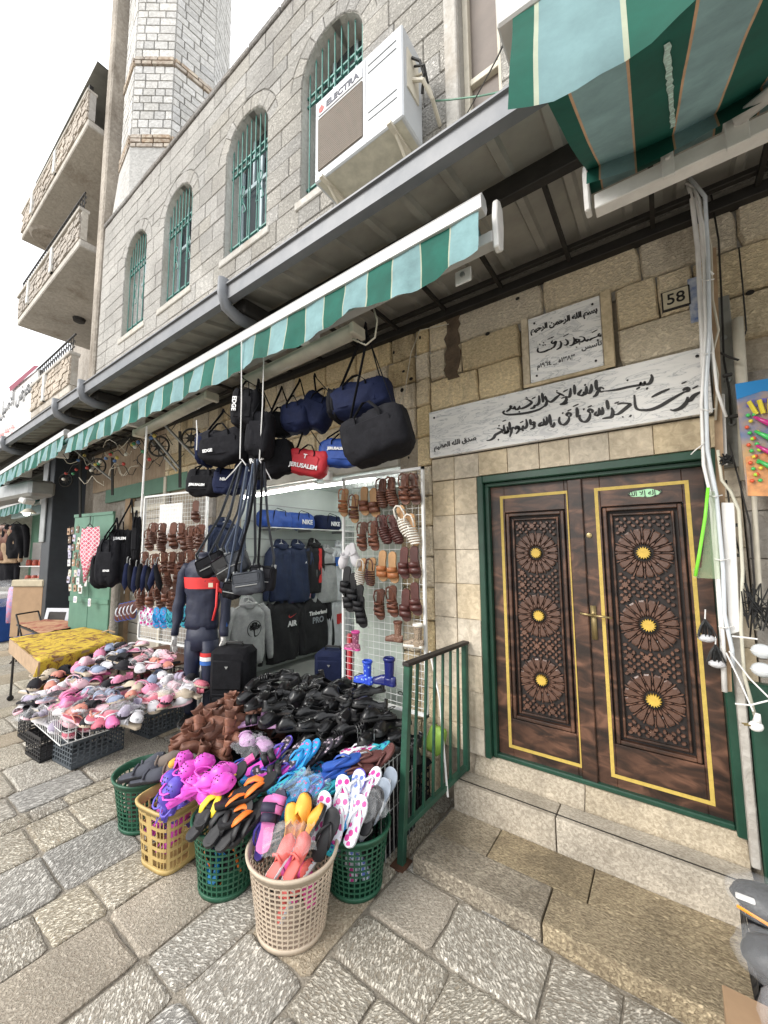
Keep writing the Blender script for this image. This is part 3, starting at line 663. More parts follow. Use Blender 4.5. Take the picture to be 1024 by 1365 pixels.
m.box((DX0,-.012,DZ0),(DX0+.045,.20,DZ1)); m.box((DX1-.055,-.012,DZ0),(DX1,.20,DZ1)); m.box((DX0+.045,-.012,DZ1-.055),(DX1-.055,.20,DZ1))
m.box((DX0+.045,.03,DZ0),(DX0+.075,.12,DZ1-.08)); m.box((DX0+.045,.03,DZ1-.085),(DX1-.055,.12,DZ1-.055)); m.box((DX0+.045,.04,DZ0),(DX1-.055,.14,DZ0+.03))
dfr = part('door_frame', m.mesh('door_frame', bevel=.006), M['door_green'], bld)
def carved_prism(mb, poly, cx, cz, ang, y0, y1, cham=.006, mi=0):
    c, s = math.cos(ang), math.sin(ang)
    px_ = sum(p[0] for p in poly)/len(poly); pz_ = sum(p[1] for p in poly)/len(poly)
    T = lambda x, z: (cx+x*c-z*s, cz+x*s+z*c)
    k = .78
    A = [T(x, z) for x, z in poly]; B = [T(px_+(x-px_)*k, pz_+(z-pz_)*k) for x, z in poly]
    mb.rings([[(x,y0,z) for x,z in A],[(x,y1+.004,z) for x,z in A],[(x,y1,z) for x,z in B]], mi, False, True)
def star(mb, cx, cz, n, ro, ri, y0, y1, ph=0, mi=0):
    p = [(cx+(ro if i % 2 == 0 else ri)*math.cos(ph+pi*i/n), cz+(ro if i % 2 == 0 else ri)*math.sin(ph+pi*i/n)) for i in range(2*n)]
    mb.rings([[(x,y0,z) for x,z in p],[(x,y1,z) for x,z in p]], mi, False, True)
def leaf(x0, x1, handle):
    L = thing('door_leaf', None, None, ((x0+x1)/2, YD, DZ0)); L.parent = bld
    w = (x1-x0)/2; H = DZ1-.085-DZ0; P = (-w+.118, w-.118) ; z0, z1 = .30, H-.215
    m = MB(); y = 0
    m.box((-w,y,.0),(P[0]-.01,y+.045,H)); m.box((P[1]+.01,y,0),(w,y+.045,H)); m.box((P[0]-.01,y,0),(P[1]+.01,y+.045,z0-.01)); m.box((P[0]-.01,y,z1+.01),(P[1]+.01,y+.045,H))
    part('door_body', m.mesh('door_body', bevel=.003), M['door'], L)
    m = MB(); m.box((P[0]-.01,.028,z0-.01),(P[1]+.01,.04,z1+.01)); part('carved_ground', m, M['door_ground'], L)
    # moulding: two nested raised frames
    m = MB()
    for e, yy, t in ((.0,-.010,.022),(.040,.004,.014)):
        a0, a1, b0, b1 = P[0]+e, P[1]-e, z0+e, z1-e
        for bx in (((a0,yy,b0),(a0+t,.03,b1)),((a1-t,yy,b0),(a1,.03,b1)),((a0+t,yy,b0),(a1-t,.03,b0+t)),((a0+t,yy,b1-t),(a1-t,.03,b1))): m.box(*bx)
    part('moulding', m.mesh('moulding', bevel=.004), M['door'], L)
    # yellow inlay line
    m = MB(); e = .075; t = .021; zb, zt = .085, H-.075
    for bx in (((-w+e,-.003,zb),(-w+e+t,.004,zt)),((w-e-t,-.003,zb),(w-e,.004,zt)),((-w+e+t,-.003,zb),(w-e-t,.004,zb+t)),((-w+e+t,-.003,zt-t),(w-e-t,.004,zt))): m.box(*bx)
    part('yellow_inlay', m, M['yellow'], L)
    # three rosettes of sixteen petals with little stars and hexagons between
    a0, a1, b0, b1 = P[0]+.056, P[1]-.056, z0+.056, z1-.056; pw = a1-a0; cx = (a0+a1)/2
    cz = [b0+(b1-b0)*t for t in (.175,.5,.825)]; Rr = min(pw*.515, (b1-b0)/5.4)
    petal = MB(); pr = Rr*.99; ri = Rr*.40
    wo = pr*math.tan(pi/16)*.86; wi = ri*math.tan(pi/16)*.75
    pp = [(ri*.78,0),(ri*1.35,-wi*.95),(pr*.86,-wo*.78),(pr*.97,-wo*.52),(pr*.97,wo*.52),(pr*.86,wo*.78),(ri*1.35,wi*.95)]
    carved_prism(petal, pp, 0, 0, 0, .028, .008); pme = petal.mesh('petal')
    for c in cz:
        for i in range(16):
            o = inst('petal', pme, M['petal'], L, (cx,0,c), (0,-(pi*2*i/16+pi/16),0)); o.scale = (1,1,1)
        st = MB(); star(st, 0, 0, 16, Rr*.255, Rr*.17, .028, .001); o = part('gold_star', st, M['gold'], L); o.location = (cx,0,c)
    kite = MB()
    for c in cz:
        for i in range(16):
            a = 2*pi*i/16; carved_prism(kite, [(Rr*.32,0),(Rr*.46,-.008),(Rr*.60,0),(Rr*.46,.008)], cx, c, a, .028, .012)
    for c in cz:
        for i in range(16):
            a = 2*pi*i/16; carved_prism(kite, [(Rr*.62,-.0016),(Rr*1.0,-.004),(Rr*1.03,0),(Rr*1.0,.004),(Rr*.62,.0016)], cx, c, a, .028, .014)
    rr = random.Random(4)
    NX = 14; n_z = int((b1-b0)/(pw/7))
    for iz in range(n_z*2+1):
        for ix in range(NX+1):
            x = a0+ix*pw/NX; z = b0+iz*(b1-b0)/(n_z*2)
            if any(math.hypot(x-cx, z-c) < Rr*1.04+.006 for c in cz) : continue
            if x < a0+.008 or x > a1-.008 or z < b0+.006 or z > b1-.006: continue
            if ix % 4 == 2 and iz % 4 == 2: star(kite, x, z, 8, .023, .0135, .028, .008, .2)
            elif (ix+iz) % 2 == 0:
                q = [(.0098*math.cos(t), .0135*math.sin(t)) for t in [pi/3*k for k in range(6)]]; carved_prism(kite, q, x, z, (ix*7+iz*3) % 6*.5, .028, .009)
    tag(part('carved_relief', kite.mesh('carved_relief'), M['petal'], L), kind='stuff')
    return L, w, H
LL, w1, H1 = leaf(DX0+.077, -.452, False)
LR, w2, H2 = leaf(-.446, DX1-.057, True)
m = MB(); m.box((w1-.085,-.022,0),(w1+.008,.0,H1)); part('cover_strip', m.mesh('s', bevel=.006), M['door'], LL)
M['brass'] = mat('tarnished_brass', (.35,.27,.13), .4, .7, .2, 20)
m = MB(); m.box((-w2+.012,-.012,.93),(-w2+.045,.0,1.15)); m.lathe([(0,0),(.012,0),(.012,.03),(0,.034)], (-w2+.03,-.012,1.09), 10, axis='y')
m.tube([(-w2+.03,-.045,1.09),(-w2+.0,-.052,1.095),(-w2-.045,-.05,1.10)], .008, 8); m.tube([(-w2+.03,-.045,1.09),(-w2+.08,-.05,1.09),(-w2+.14,-.05,1.085)], .007, 8)
part('handle', m.mesh('handle', True), M['brass'], LR)
m = MB(); m.lathe([(0,0),(.014,0),(.017,.006),(.008,.009),(0,.009)], (0,0,0), 14, axis='y'); part('keyhole_plate', m, M['brass'], LR).location = (-w2+.03,-.002,1.62)
# green sticker
st_ = MB(); pts = [(.085*math.cos(t)*(1+.08*math.sin(7*t)), .024*math.sin(t)*(1+.12*math.cos(5*t))) for t in [2*pi*k/40 for k in range(40)]]
st_.prism(pts, (0,0,0), (1,0,0), (0,0,1), (0,-.002,0)); so = part('sticker', st_, mat('pale_green_sticker', (.38,.68,.42), .4, 0, .05, 10), LR); so.location = (.03,-.0005,H2-.135)
lt = letter(so, arabic('لا إله إلا الله'), .042, M['ink'], (0,-.003,0), off=.0008, ext=.0008)

# ================================================================== RAILING
rl = thing('stair_railing', 'green iron railing with dark top bar beside the door steps', 'railing', (-1.45,-.4,0))
o_ = V((1.45,.4,0))
def bar(name, p, q, w, h, mt, up=(1,0,0), bev=.003):
    p = V(p); q = V(q); d = (q-p).normalized(); x = (V(up)-d*V(up).dot(d)).normalized(); y = d.cross(x)
    m = MB(); m.rings([[c+x*sx*w/2+y*sy*h/2+o_ for sx, sy in ((-1,-1),(1,-1),(1,1),(-1,1))] for c in (p, q)]); return part(name, m.mesh(name, bevel=bev), mt, rl)
tA, tB, bA, bB = V((-1.385,-.72,1.205)), V((-1.300,-.045,1.215)), V((-1.452,-.725,0)), V((-1.31,-.045,.30))
bar('post', bA, tA, .044, .044, M['green_iron']); bar('post', bB, tB, .04, .04, M['green_iron'])
dr = (tB-tA).normalized(); bar('top_rail', tA-dr*.03+V((0,0,.012)), tB+dr*.025+V((0,0,.012)), .055, .022, mat('worn_dark_rail', (.035,.03,.027), .5, .3, .3, 20))
lA, lB = bA.lerp(tA,.17), bB.lerp(tB,.03); bar('bottom_rail', lA, lB, .036, .036, M['green_iron'])
for i in range(6): u = (i+1)/7; bar('baluster', lA.lerp(lB,u), tA.lerp(tB,u), .016, .016, M['green_iron'], bev=0)
m = MB(); m.box((-.05,-.385,0),(.045,-.27,.010)); part('foot_plate', m, M['rust'], rl)

# ================================================================== CANOPY
cn = thing('metal_canopy', 'long corrugated metal canopy on dark iron beams over the street shops', 'canopy', (-5,-.65,3.95))
CY0, CZ0, CZ1 = -1.30, 3.90, 4.10
x = 2.2; i = 0
prof = [(0,0),(.05,0),(.065,.028),(.105,.028),(.12,0),(.26,0)]
while x > -26:
    wd = 1.04; m = MB()
    for (y0, z0, y1, z1) in ((CY0,CZ0+.045,-.87,CZ0+.12),(-.87,CZ0+.122,.0,CZ0+.19)):
        P = []
        for k in range(4): P += [(wd*k/4+a, b) for a, b in prof[:-1]]
        P.append((wd, 0))
        rs = [[(p, y, z-b) for p, b in P] for y, z in ((y0,z0),(y1,z1))]
        rs2 = [[(p, y, z-b+.004) for p, b in P] for y, z in ((y0,z0),(y1,z1))]
        m.rings(rs, closed=False); m.rings(rs2, closed=False)
    o = part('corrugated_sheet', m.mesh('corrugated_sheet', recalc=False), M['sheet'], cn); o.location = (x-wd+5,.65,-3.95); x -= wd
def cpart(name, m, mt, **k): o = part(name, m.mesh(name, **k), mt, cn); o.location = (5,.65,-3.95); return o
def cbox(name, a, b, mt, bevel=.004): m = MB(); m.box(a, b); return cpart(name, m, mt, bevel=bevel)
for (a, b) in ((-26,-14),(-13.99,-9.5),(-9.49,-5.6),(-5.59,-2.62),(-2.61,2.2)):
    m = MB(); m.box((a,CY0-.012,CZ0-.04),(b,CY0,CZ0+.08)); m.box((a,CY0,CZ0-.04),(b,CY0+.05,CZ0-.028)); m.box((a,CY0-.03,CZ0+.068),(b,CY0-.012,CZ0+.08)); cpart('gutter', m, M['fascia'])
cbox('beam', (-26,-.90,CZ0-.03),(2.2,-.84,CZ0+.085), M['iron']); cbox('beam', (-26,-.075,CZ0-.01),(2.2,-.0,CZ0+.06), M['iron']); cbox('beam', (-26,-.17,CZ0+.055),(2.2,-.13,CZ0+.09), M['iron'])
x = 1.5
while x > -16: cbox('rafter', (x-.012,-.84,CZ0+.03),(x+.012,-.05,CZ0+.062), M['iron'], 0); x -= .48
# curved downpipe pieces under the gutter
for gx in (-2.62,-5.62,-6.6,-9.5):
    m = MB(); m.tube([(gx,CY0-.02,CZ0+.12),(gx,CY0-.025,CZ0+.0),(gx,CY0-.0,CZ0-.09),(gx,CY0+.10,CZ0-.13),(gx,CY0+.26,CZ0-.12)], .055, 10, flat=.55)
    cpart('downpipe_elbow', m, M['fascia'], smooth=True)
    m = MB(); m.box((gx-.16,CY0+.1,CZ0-.09),(gx+.07,CY0+.42,CZ0+.03)); cpart('outlet_box', m, M['iron'], bevel=.02)

# ================================================================== AWNINGS
def stripes(name, c1, c2, c3, period, line=.012, off=0., tl=.3):
    m = bpy.data.materials.new(name); m.use_nodes = True; nt = m.node_tree; N = nt.nodes; L = nt.links; b = N['Principled BSDF']; b.inputs['Roughness'].default_value = .75
    tc = N.new('ShaderNodeTexCoord'); sp = N.new('ShaderNodeSeparateXYZ'); L.new(tc.outputs['Object'], sp.inputs[0])
    def mth(op, a, v=None, w=None):
        n = N.new('ShaderNodeMath'); n.operation = op; L.new(a, n.inputs[0])
        if v is not None: n.inputs[1].default_value = v
        return n.outputs[0]
    a = mth('ADD', sp.outputs[0], 50*period+off); a = mth('DIVIDE', a, period); f = mth('FRACT', a); g_ = mth('GREATER_THAN', f, .5)
    mx_ = N.new('ShaderNodeMix'); mx_.data_type = 'RGBA'; L.new(g_, mx_.inputs[0]); mx_.inputs[6].default_value = (*c1,1); mx_.inputs[7].default_value = (*c2,1)
    h = mth('MULTIPLY', a, 2.); h = mth('FRACT', h); h = mth('LESS_THAN', h, line*2/period)
    m2 = N.new('ShaderNodeMix'); m2.data_type = 'RGBA'; L.new(h, m2.inputs[0]); L.new(mx_.outputs[2], m2.inputs[6]); m2.inputs[7].default_value = (*c3,1)
    nz = N.new('ShaderNodeTexNoise'); nz.inputs['Scale'].default_value = 4; nz.inputs['Detail'].default_value = 8; nz.inputs['Roughness'].default_value = .7; L.new(tc.outputs['Object'], nz.inputs[0]); mr = N.new('ShaderNodeMapRange'); mr.inputs[1].default_value = .3; mr.inputs[2].default_value = .7; mr.inputs[3].default_value = .62; mr.inputs[4].default_value = 1.12; L.new(nz.outputs[0], mr.inputs[0])
    hs = N.new('ShaderNodeHueSaturation'); L.new(m2.outputs[2], hs.inputs['Color']); L.new(mr.outputs[0], hs.inputs['Value'])
    L.new(hs.outputs[0], b.inputs['Base Color'])
    tr = N.new('ShaderNodeBsdfTranslucent'); L.new(hs.outputs[0], tr.inputs[0]); ms = N.new('ShaderNodeMixShader'); ms.inputs[0].default_value = tl
    L.new(b.outputs[0], ms.inputs[1]); L.new(tr.outputs[0], ms.inputs[2]); L.new(ms.outputs[0], N['Material Output'].inputs[0]); return m
M['stripe'] = stripes('striped_awning_cloth', srgb('#0d6657'), srgb('#88afb3'), (.50,.55,.42), .35, .008)
M['stripe_big'] = stripes('striped_awning_cloth_shaded', srgb('#0b5447'), srgb('#83a2a4'), (.55,.34,.2), .27, .007, .085, .06)  # underside copy, green darkened to stand for its shade
M['stripe_big2'] = stripes('striped_awning_cloth_lit', srgb('#10604f'), srgb('#7d9fa3'), (.50,.55,.42), .27, .008, .085)  # same cloth for the valance, green kept brighter as if lit
def valance(x0, x1, h, amp, per, seed=0, lift=None, slope=0.):
    rr = random.Random(seed); nx = int((x1-x0)/.035); nz_ = 7; rs = []
    ph = rr.random()*6
    for k in range(nz_+1):
        t = k/nz_; row = []
        for i in range(nx+1):
            x = x0+(x1-x0)*i/nx; s = .5+.5*math.cos(2*pi*(x-x0)/per+ph)
            hh = h*(1-.14*s)
            if lift: hh *= lift(x)
            yy = -amp*t*(math.sin(2*pi*x/.31+ph)*.5+math.sin(2*pi*x/.83+1)*.8+.25*math.sin(x*41+t*2))-.02*t+.010*noise.noise(V((x*7,t*2,seed)))
            row.append((x, yy, -hh*t+slope*(x-x0)))
        rs.append(row)
    m = MB(); m.rings(rs, closed=False); return m
def awning(x0, x1, y, z, slope, label, lamp=None):
    a = thing('striped_awning', label, 'awning', (x1, y, z)); L = x1-x0
    S_ = lambda x: slope*(-x)
    m = MB(); m.rings([[(x, .0+p, S_(x)+q) for p, q in ((-.035,-.05),(.03,-.05),(.045,-.01),(.03,.035),(-.02,.04),(-.04,.01))] for x in (-L,0)]); part('front_bar', m.mesh('front_bar', bevel=.003), M['alu'], a)
    m = valance(-L+.02, -.02, .26, .022, .94, slope=0); m.v = [(v[0], v[1]-.02, v[2]-.04+S_(v[0])) for v in m.v]; part('valance', m.mesh('valance', True), M['stripe'], a)
    m = MB(); m.tube([(-L+.04,.17,S_(-L)+.01),(-.1,.17,S_(0)+.01)], .05, 12); part('cloth_roll', m.mesh('roll', True), M['stripe'], a)
    m = MB(); m.box((-L+.05,.06,S_(-L)-.20+.0),(-.06,.14,S_(-L)-.15)) if False else m.rings([[(x,p,S_(x)+q) for p,q in ((.1,-.13),(.17,-.13),(.17,-.07),(.1,-.07))] for x in (-L+.05,-.0)]); part('support_tube', m.mesh('support_tube', bevel=.003), M['alu'], a)
    for xe in (-.0, -L):
        m = MB(); pr = [(.11,-.16),(.15,-.17),(.19,-.14),(.21,.0),(.20,.09),(.16,.12),(.12,.10),(.10,.0)]
        m.prism(pr, (xe-.0 if xe else .0,0,S_(xe)), (0,1,0), (0,0,1), (.028 if xe == 0 else -.028,0,0)); part('end_plate', m.mesh('end_plate', bevel=.006), M['white'], a)
    for xb in (-L*.25,-L*.75):
        m = MB(); m.box((xb-.04,.12,S_(xb)-.14),(xb+.04,.30,S_(xb)+.12)); part('bracket', m.mesh('bracket', bevel=.006), M['white'], a)
    return a
awning(-6.38,-.61,-1.2,3.616,-.0189,'long green and white striped awning above the bag and shoe shop')
awning(-10.6,-6.56,-1.2,3.585,-.035,'shorter striped awning just left of the long one, beneath the gutter')
_a = PT(46,663,9.2); awning(_a.x-5,_a.x,_a.y,_a.z,-.01,'distant small striped awning furthest down the street')
# --- awning above the right edge, half open and sagging
b0 = thing('striped_awning', 'half opened dark green and grey striped awning hanging over the carved doors', 'awning', (-.19,-.92,3.66))
FY, FZ = -2.16, 3.02
FYr, FZr = -2.02, 3.06       # the bar runs slightly back to the right
L = 2.2
def P_(x, t):   # cloth surface, t = 0 at the front bar, 1 at the roll
    yf = FY+(FYr-FY)*x/L; zf = FZ+(FZr-FZ)*x/L
    y = yf+(-.98-yf)*t; z = zf+(3.70-zf)*t-.025*math.sin(pi*min(t,1))
    return (x, y+.92, z-3.66-.02*math.sin(x*5)*t+.022*noise.noise(V((x*3.2,t*2.6,1)))+.008*noise.noise(V((x*9,t*5,4))))
m = MB(); rs = []
for k in range(17): rs.append([P_(.0+L*i/24, k/16) for i in range(25)])
m.rings(rs, closed=False); 
# the loose tail of cloth hanging before the roll
tail = [[P_(L*i/24, 1) for i in range(25)]]
for k in range(1,6): tail.append([(p[0], p[1]+.012*math.sin(p[0]*9)*k/5-.01*k, p[2]-.022*k) for p in tail[0]])
m.rings(tail, closed=False)
part('awning_cloth', m.mesh('awning_cloth', True), M['stripe_big'], b0)
m = MB(); m.rings([[(x, FY+.92+(FYr-FY)*x/L+p, FZ-3.66+(FZr-FZ)*x/L+q) for p, q in ((-.045,-.03),(-.05,.03),(-.02,.055),(.03,.05),(.045,0),(.03,-.04))] for x in (-.02,L)]); part('front_bar', m.mesh('front_bar', bevel=.004), M['alu'], b0)
lift = lambda x: .95 if x < .12 else max(.35, .95-.9*(x-.12)) if x < .9 else .5
m = valance(.01, L, .31, .03, 1.3, 3, lift); m.v = [(v[0], v[1]+FY+.92+(FYr-FY)*v[0]/L-.04, v[2]+FZ-3.66+(FZr-FZ)*v[0]/L-.02) for v in m.v]; part('valance', m.mesh('valance', True), M['stripe_big2'] if 'stripe_big2' in M else M['stripe'], b0)
m = MB(); m.box((.02,-.035,-.135),(L,.035,-.062)); part('support_tube', m.mesh('support_tube', bevel=.004), M['white'], b0)
m = MB(); pr = [(-.05,-.14),(.02,-.13),(.03,.0),(.0,.09),(-.04,.10),(-.07,.04),(-.065,-.08)]; m.prism(pr, (-.02,0,0), (0,1,0), (0,0,1), (.025,0,0)); part('end_plate', m.mesh('end_plate', bevel=.006), M['white'], b0)
m = MB(); m.tube([(0,.0,.03),(L,.0,.03)], .045, 12); part('cloth_roll', m.mesh('roll', True), M['stripe_big'], b0)
for xb, s_ in ((.30,.6),(.52,1.0)):
    m = MB(); m.box((xb-.035*s_,-.05,-.15),(xb+.035*s_,-.03,.0)); m.box((xb-.035*s_,-.05,-.02),(xb-.027*s_,.06,.14)); m.box((xb+.027*s_,-.05,-.02),(xb+.035*s_,.06,.14))
    m.lathe([(0,0),(.011,0),(.011,.01),(0,.01)], (xb,-.05,-.07), 8, axis='y'); part('bracket', m.mesh('bracket', bevel=.003), M['white'], b0)
m = MB(); m.tube([(.52,-.06,-.06),(.9,-.35,-.12),(1.3,-.75,-.25)], .03, 8, flat=.7); part('folding_arm', m.mesh('arm', True), M['white'], b0)
m = MB(); pts = [(.28+.012*math.sin(k*1.7),0,0) for k in range(14)]
prev = None
for k in range(27):
    t0 = .30+.0225*k; x = .27+.0018*k+.005*noise.noise(V((k*.6,0,0))); q = P_(x, t0); e = .006+.009*abs(noise.noise(V((k*.45,3,0)))); cur = [(q[0]-e,q[1],q[2]-.004),(q[0]+e,q[1],q[2]-.004)]
    if prev: m.add(prev+cur, [(0,1,3,2)])
    prev = cur
part('torn_patch', m, mat('pale_torn_cloth',(.45,.62,.58),.7,0,.5,60), b0)

# ================================================================== FLUORESCENT FITTINGS UNDER THE AWNING (switched off)
for (p, q, lab) in (((330,512),(478,443),'grimy long fluorescent fitting under the awning, nearest the hanging duffel bags'), ((185,580),(283,530),'grimy fluorescent fitting under the left half of the long awning')):
    a = PY(*p, -.95); b = PY(*q, -.95); f = thing('fluorescent_fitting', lab, 'light fitting', (a+b)/2); d = b-a; Ln = d.length
    f.rotation_euler = (0, -math.asin(d.z/Ln), 0)
    m = MB(); m.box((-Ln/2,-.06,.02),(Ln/2,.06,.05)); part('housing', m.mesh('h', bevel=.006), M['cream'], f)
    m = MB(); m.rings([[(x,.065*math.cos(t),.03+.055*math.sin(t)*-1) for t in [pi*k/8 for k in range(9)]] for x in (-Ln/2+.02,Ln/2-.02)]); part('diffuser', m.mesh('d', True), mat('dusty_diffuser',(.50,.48,.40),.3,0,.15,6,trans=0,coat=.3), f)
    for sx in (-1,1):
        m = MB(); m.box((-.02,-.068,-.03),(.02,.068,.052)); part('end_cap', m.mesh('e', bevel=.008), M['cream'], f).location = (sx*(Ln/2-.01),0,0)

# ================================================================== AIR CONDITIONER
ac = thing('air_conditioner', 'white outdoor air conditioner unit mounted on brackets beside the arched window', 'air conditioner', (-1.93,-.32,5.46)); ac.scale = (1,1,.92)
W_, H_, D_ = .98, .90, .30     # x -2.6..-1.5
x0, x1 = -.60, .42
m = MB(); m.box((x0,-.16,0),(x1,.16,.93)); part('casing', m.mesh('casing', bevel=.012), mat('ac_casing',(.44,.46,.48),.4,.1,.06,4), ac)
m = MB(); m.box((x0+.05,-.168,.10),(x0+.60,-.158,.70)); part('fan_screen', m.mesh('fs', bevel=.01), mat('dusty_fan_screen',(.22,.19,.16),.7,0,.12,4,.3,200), ac)
m = MB()
for k in range(28): m.box((x0+.06,-.172,.11+k*.021),(x0+.59,-.168,.113+k*.021))
part('fan_guard', m, mat('guard_wire',(.27,.235,.2),.6,0,0), ac)
m = MB(); m.box((x0+.05,-.170,.735),(x0+.60,-.159,.84)); nb = part('name_strip', m.mesh('ns', bevel=.002), mat('pale_name_strip',(.68,.68,.70),.4,0,0), ac)
letter(nb, 'ELECTRA', .095, mat('dark_navy_print',(.02,.025,.05),.5,0,0), (x0+.36,-.172,.787), off=.004, spacing=1.05)
m = MB(); m.lathe([(.018,0),(.034,0),(.034,.004),(.018,.004)], (x0+.095,-.171,.787), 16, axis='y'); m.box((x0+.09,-.176,.787),(x0+.10,-.17,.83)); part('logo_mark', m, mat('red_print',(.55,.05,.04),.5,0,0), nb)
m = MB()
for zz in (.80,.72,.30,.22): m.box((x0+.66,-.166,zz),(x1-.06,-.158,zz+.008))
m.box((x0+.63,-.164,.02),(x0+.636,-.158,.90)); part('pressed_lines', m, mat('shadow_grey',(.30,.31,.33),.5,0,0), ac)
m = MB(); m.box((x1,-.1,.35),(x1+.012,.08,.75)); m.tube([(x1+.01,-.02,.5),(x1+.10,0,.45),(x1+.13,.1,.35),(x1+.1,.3,.3)], .018, 8); m.tube([(x1+.01,.03,.6),(x1+.09,.02,.55),(x1+.12,.1,.42),(x1+.09,.3,.36)], .013, 8); part('pipe_cover', m.mesh('pc', bevel=0), M['cream'], ac)
m = MB(); m.tube([(x1+.02,-.04,.7),(x1+.09,-.03,.62),(x1+.11,0,.5),(x1+.06,.05,.40)], .012, 6); m.tube([(x1+.02,0,.66),(x1+.13,-.03,.54),(x1+.12,.05,.45)], .010, 6); part('cable', m, M['print_dark'], ac)
for xb in (x0+.12, x1-.12):
    m = MB(); m.box((xb-.02,-.2,-.035),(xb+.02,.30,-.003)); m.box((xb-.02,.28,-.3),(xb+.02,.30,-.035)); m.tube([(xb,-.1,-.03),(xb,.28,-.28)], .012, 6); part('bracket', m, M['cream'], ac)
m = MB(); m.box((x0+.03,-.14,-.002),(x1-.03,.14,.0)) ; part('base_pan', m, mat('cream_pan',(.46,.44,.36),.5,0,.2,8), ac)
tag(inst('cable', MB().tube([PY(575,135,-.1),PY(600,133,-.2),PY(640,128,-.25),PY(690,118,-.5)], .007, 6).mesh('c'), M['pale_green']), 'thin green cable running right from the air conditioner unit', 'cable')
tag(inst('cable', MB().tube([PY(615,165,-.2),PY(640,120,-.6),PY(664,75,-1.2),PY(680,40,-1.9)], .004, 5).mesh('c'), M['iron']), 'thin dark guy wire up to the corner of the half opened awning', 'wire')

# ================================================================== MINARET
mn = thing('minaret', 'pale octagonal limestone minaret rising behind the wall', 'minaret', (-8.80, 1.08, 9.0))
Rm = 1.08; ph0 = rad(22.5)-rad(8)
def octp(z, R=Rm): return [(R*math.cos(ph0+2*pi*i/8), R*math.sin(ph0+2*pi*i/8), z) for i in range(8)]
m = MB(); m.rings([octp(1.2,Rm-.03),octp(13,Rm-.03)]); core = part('shaft_core', m, M['minaret_joint'], mn)
rm = random.Random(8); restm = MB(); cnt = 0
bands = [1.42, 3.2, 7.2]
z = 1.3
while z < 12.6:
    isb = any(abs(z-b) < .14 for b in bands); hgt = .10 if isb else rm.choice([.17,.185,.20]); out = .03 if isb else 0
    for f in range(8):
        a = V(octp(0, Rm)[f]); b = V(octp(0, Rm)[(f+1) % 8]); mid = (a+b)/2; wx = mid + mn.location
        if (CAMP - wx).dot(mid) < -.2: continue
        e = b-a; Lf = e.length; cuts = [0]; t = rm.uniform(.1,.25)
        while t < Lf-.12: cuts.append(t); t += rm.uniform(.2,.38)
        cuts.append(Lf); ex = e/Lf; nrm = V((mid.x, mid.y, 0)).normalized()
        for p, q in zip(cuts, cuts[1:]):
            g_ = .006; A0 = a+ex*(p+g_); A1 = a+ex*(q-g_); ins = .008; bu = .012+rm.uniform(-.004,.004)+out
            back = [A0-nrm*.03+V((0,0,z+g_)), A1-nrm*.03+V((0,0,z+g_)), A1-nrm*.03+V((0,0,z+hgt-g_)), A0-nrm*.03+V((0,0,z+hgt-g_))]
            fr = [A0+ex*ins+nrm*bu+V((0,0,z+g_+ins)), A1-ex*ins+nrm*bu+V((0,0,z+g_+ins)), A1-ex*ins+nrm*bu+V((0,0,z+hgt-g_-ins)), A0+ex*ins+nrm*bu+V((0,0,z+hgt-g_-ins))]
            mm = MB(); mm.rings([back, fr], 0, False, True); mt = M['red_stone'] if isb else M['minaret']
            if cnt < 290 and z < 9:
                c = sum(fr, V((0,0,0)))/4; mm.v = [tuple(V(v)-c) for v in mm.v]; o = part('band_stone' if isb else 'stone_block', mm, mt, mn); o.location = c; cnt += 1
            else: restm.add(mm.v, mm.f)
    z += hgt
tag(part('stone_coursing', restm, M['minaret'], mn), kind='stuff')
# square base with a chamfered corner carrying the shaft
m = MB(); sqr = lambda q: (-1.0 if False else q)
def sqo(z, k):
    o = octp(z, Rm+.02); r_ = []
    for x, y, _ in o:
        s_ = 1.02/max(abs(x), abs(y)); r_.append((x*(1-k)+x*s_*k, y*(1-k)+y*s_*k, z))
    return r_
m.rings([sqo(-5,1),sqo(.25,1),sqo(1.32,0)]); part('base', m.mesh('base'), M['minaret'], mn)
m = MB(); sq = [(-1.6,-1.52,0),(1.6,-1.52,0),(1.6,1.6,0),(-1.6,1.6,0)]


# ================================================================== BALCONY BUILDING TO THE LEFT
bb = thing('balcony_building', 'tan apartment building with three stacked balconies left of the minaret', 'building', (-13, 1.5, 0))
def bpart(name, m, mt, parent=None, **k):
    o = part(name, m.mesh(name, **k), mt, parent or bb); o.location = (13,-1.5,0) if parent is None else (0,0,0); return o
yw = 1.6
m = MB(); m.box((-17.5,yw,4.2),(-9.6,yw+5,15.4)); bpart('wall', m, M['render_tan'])
m = MB(); m.box((-9.88,-.05,4.1),(-9.6,yw,15.9)); bpart('pier', m, M['render_tan'], bevel=.03)

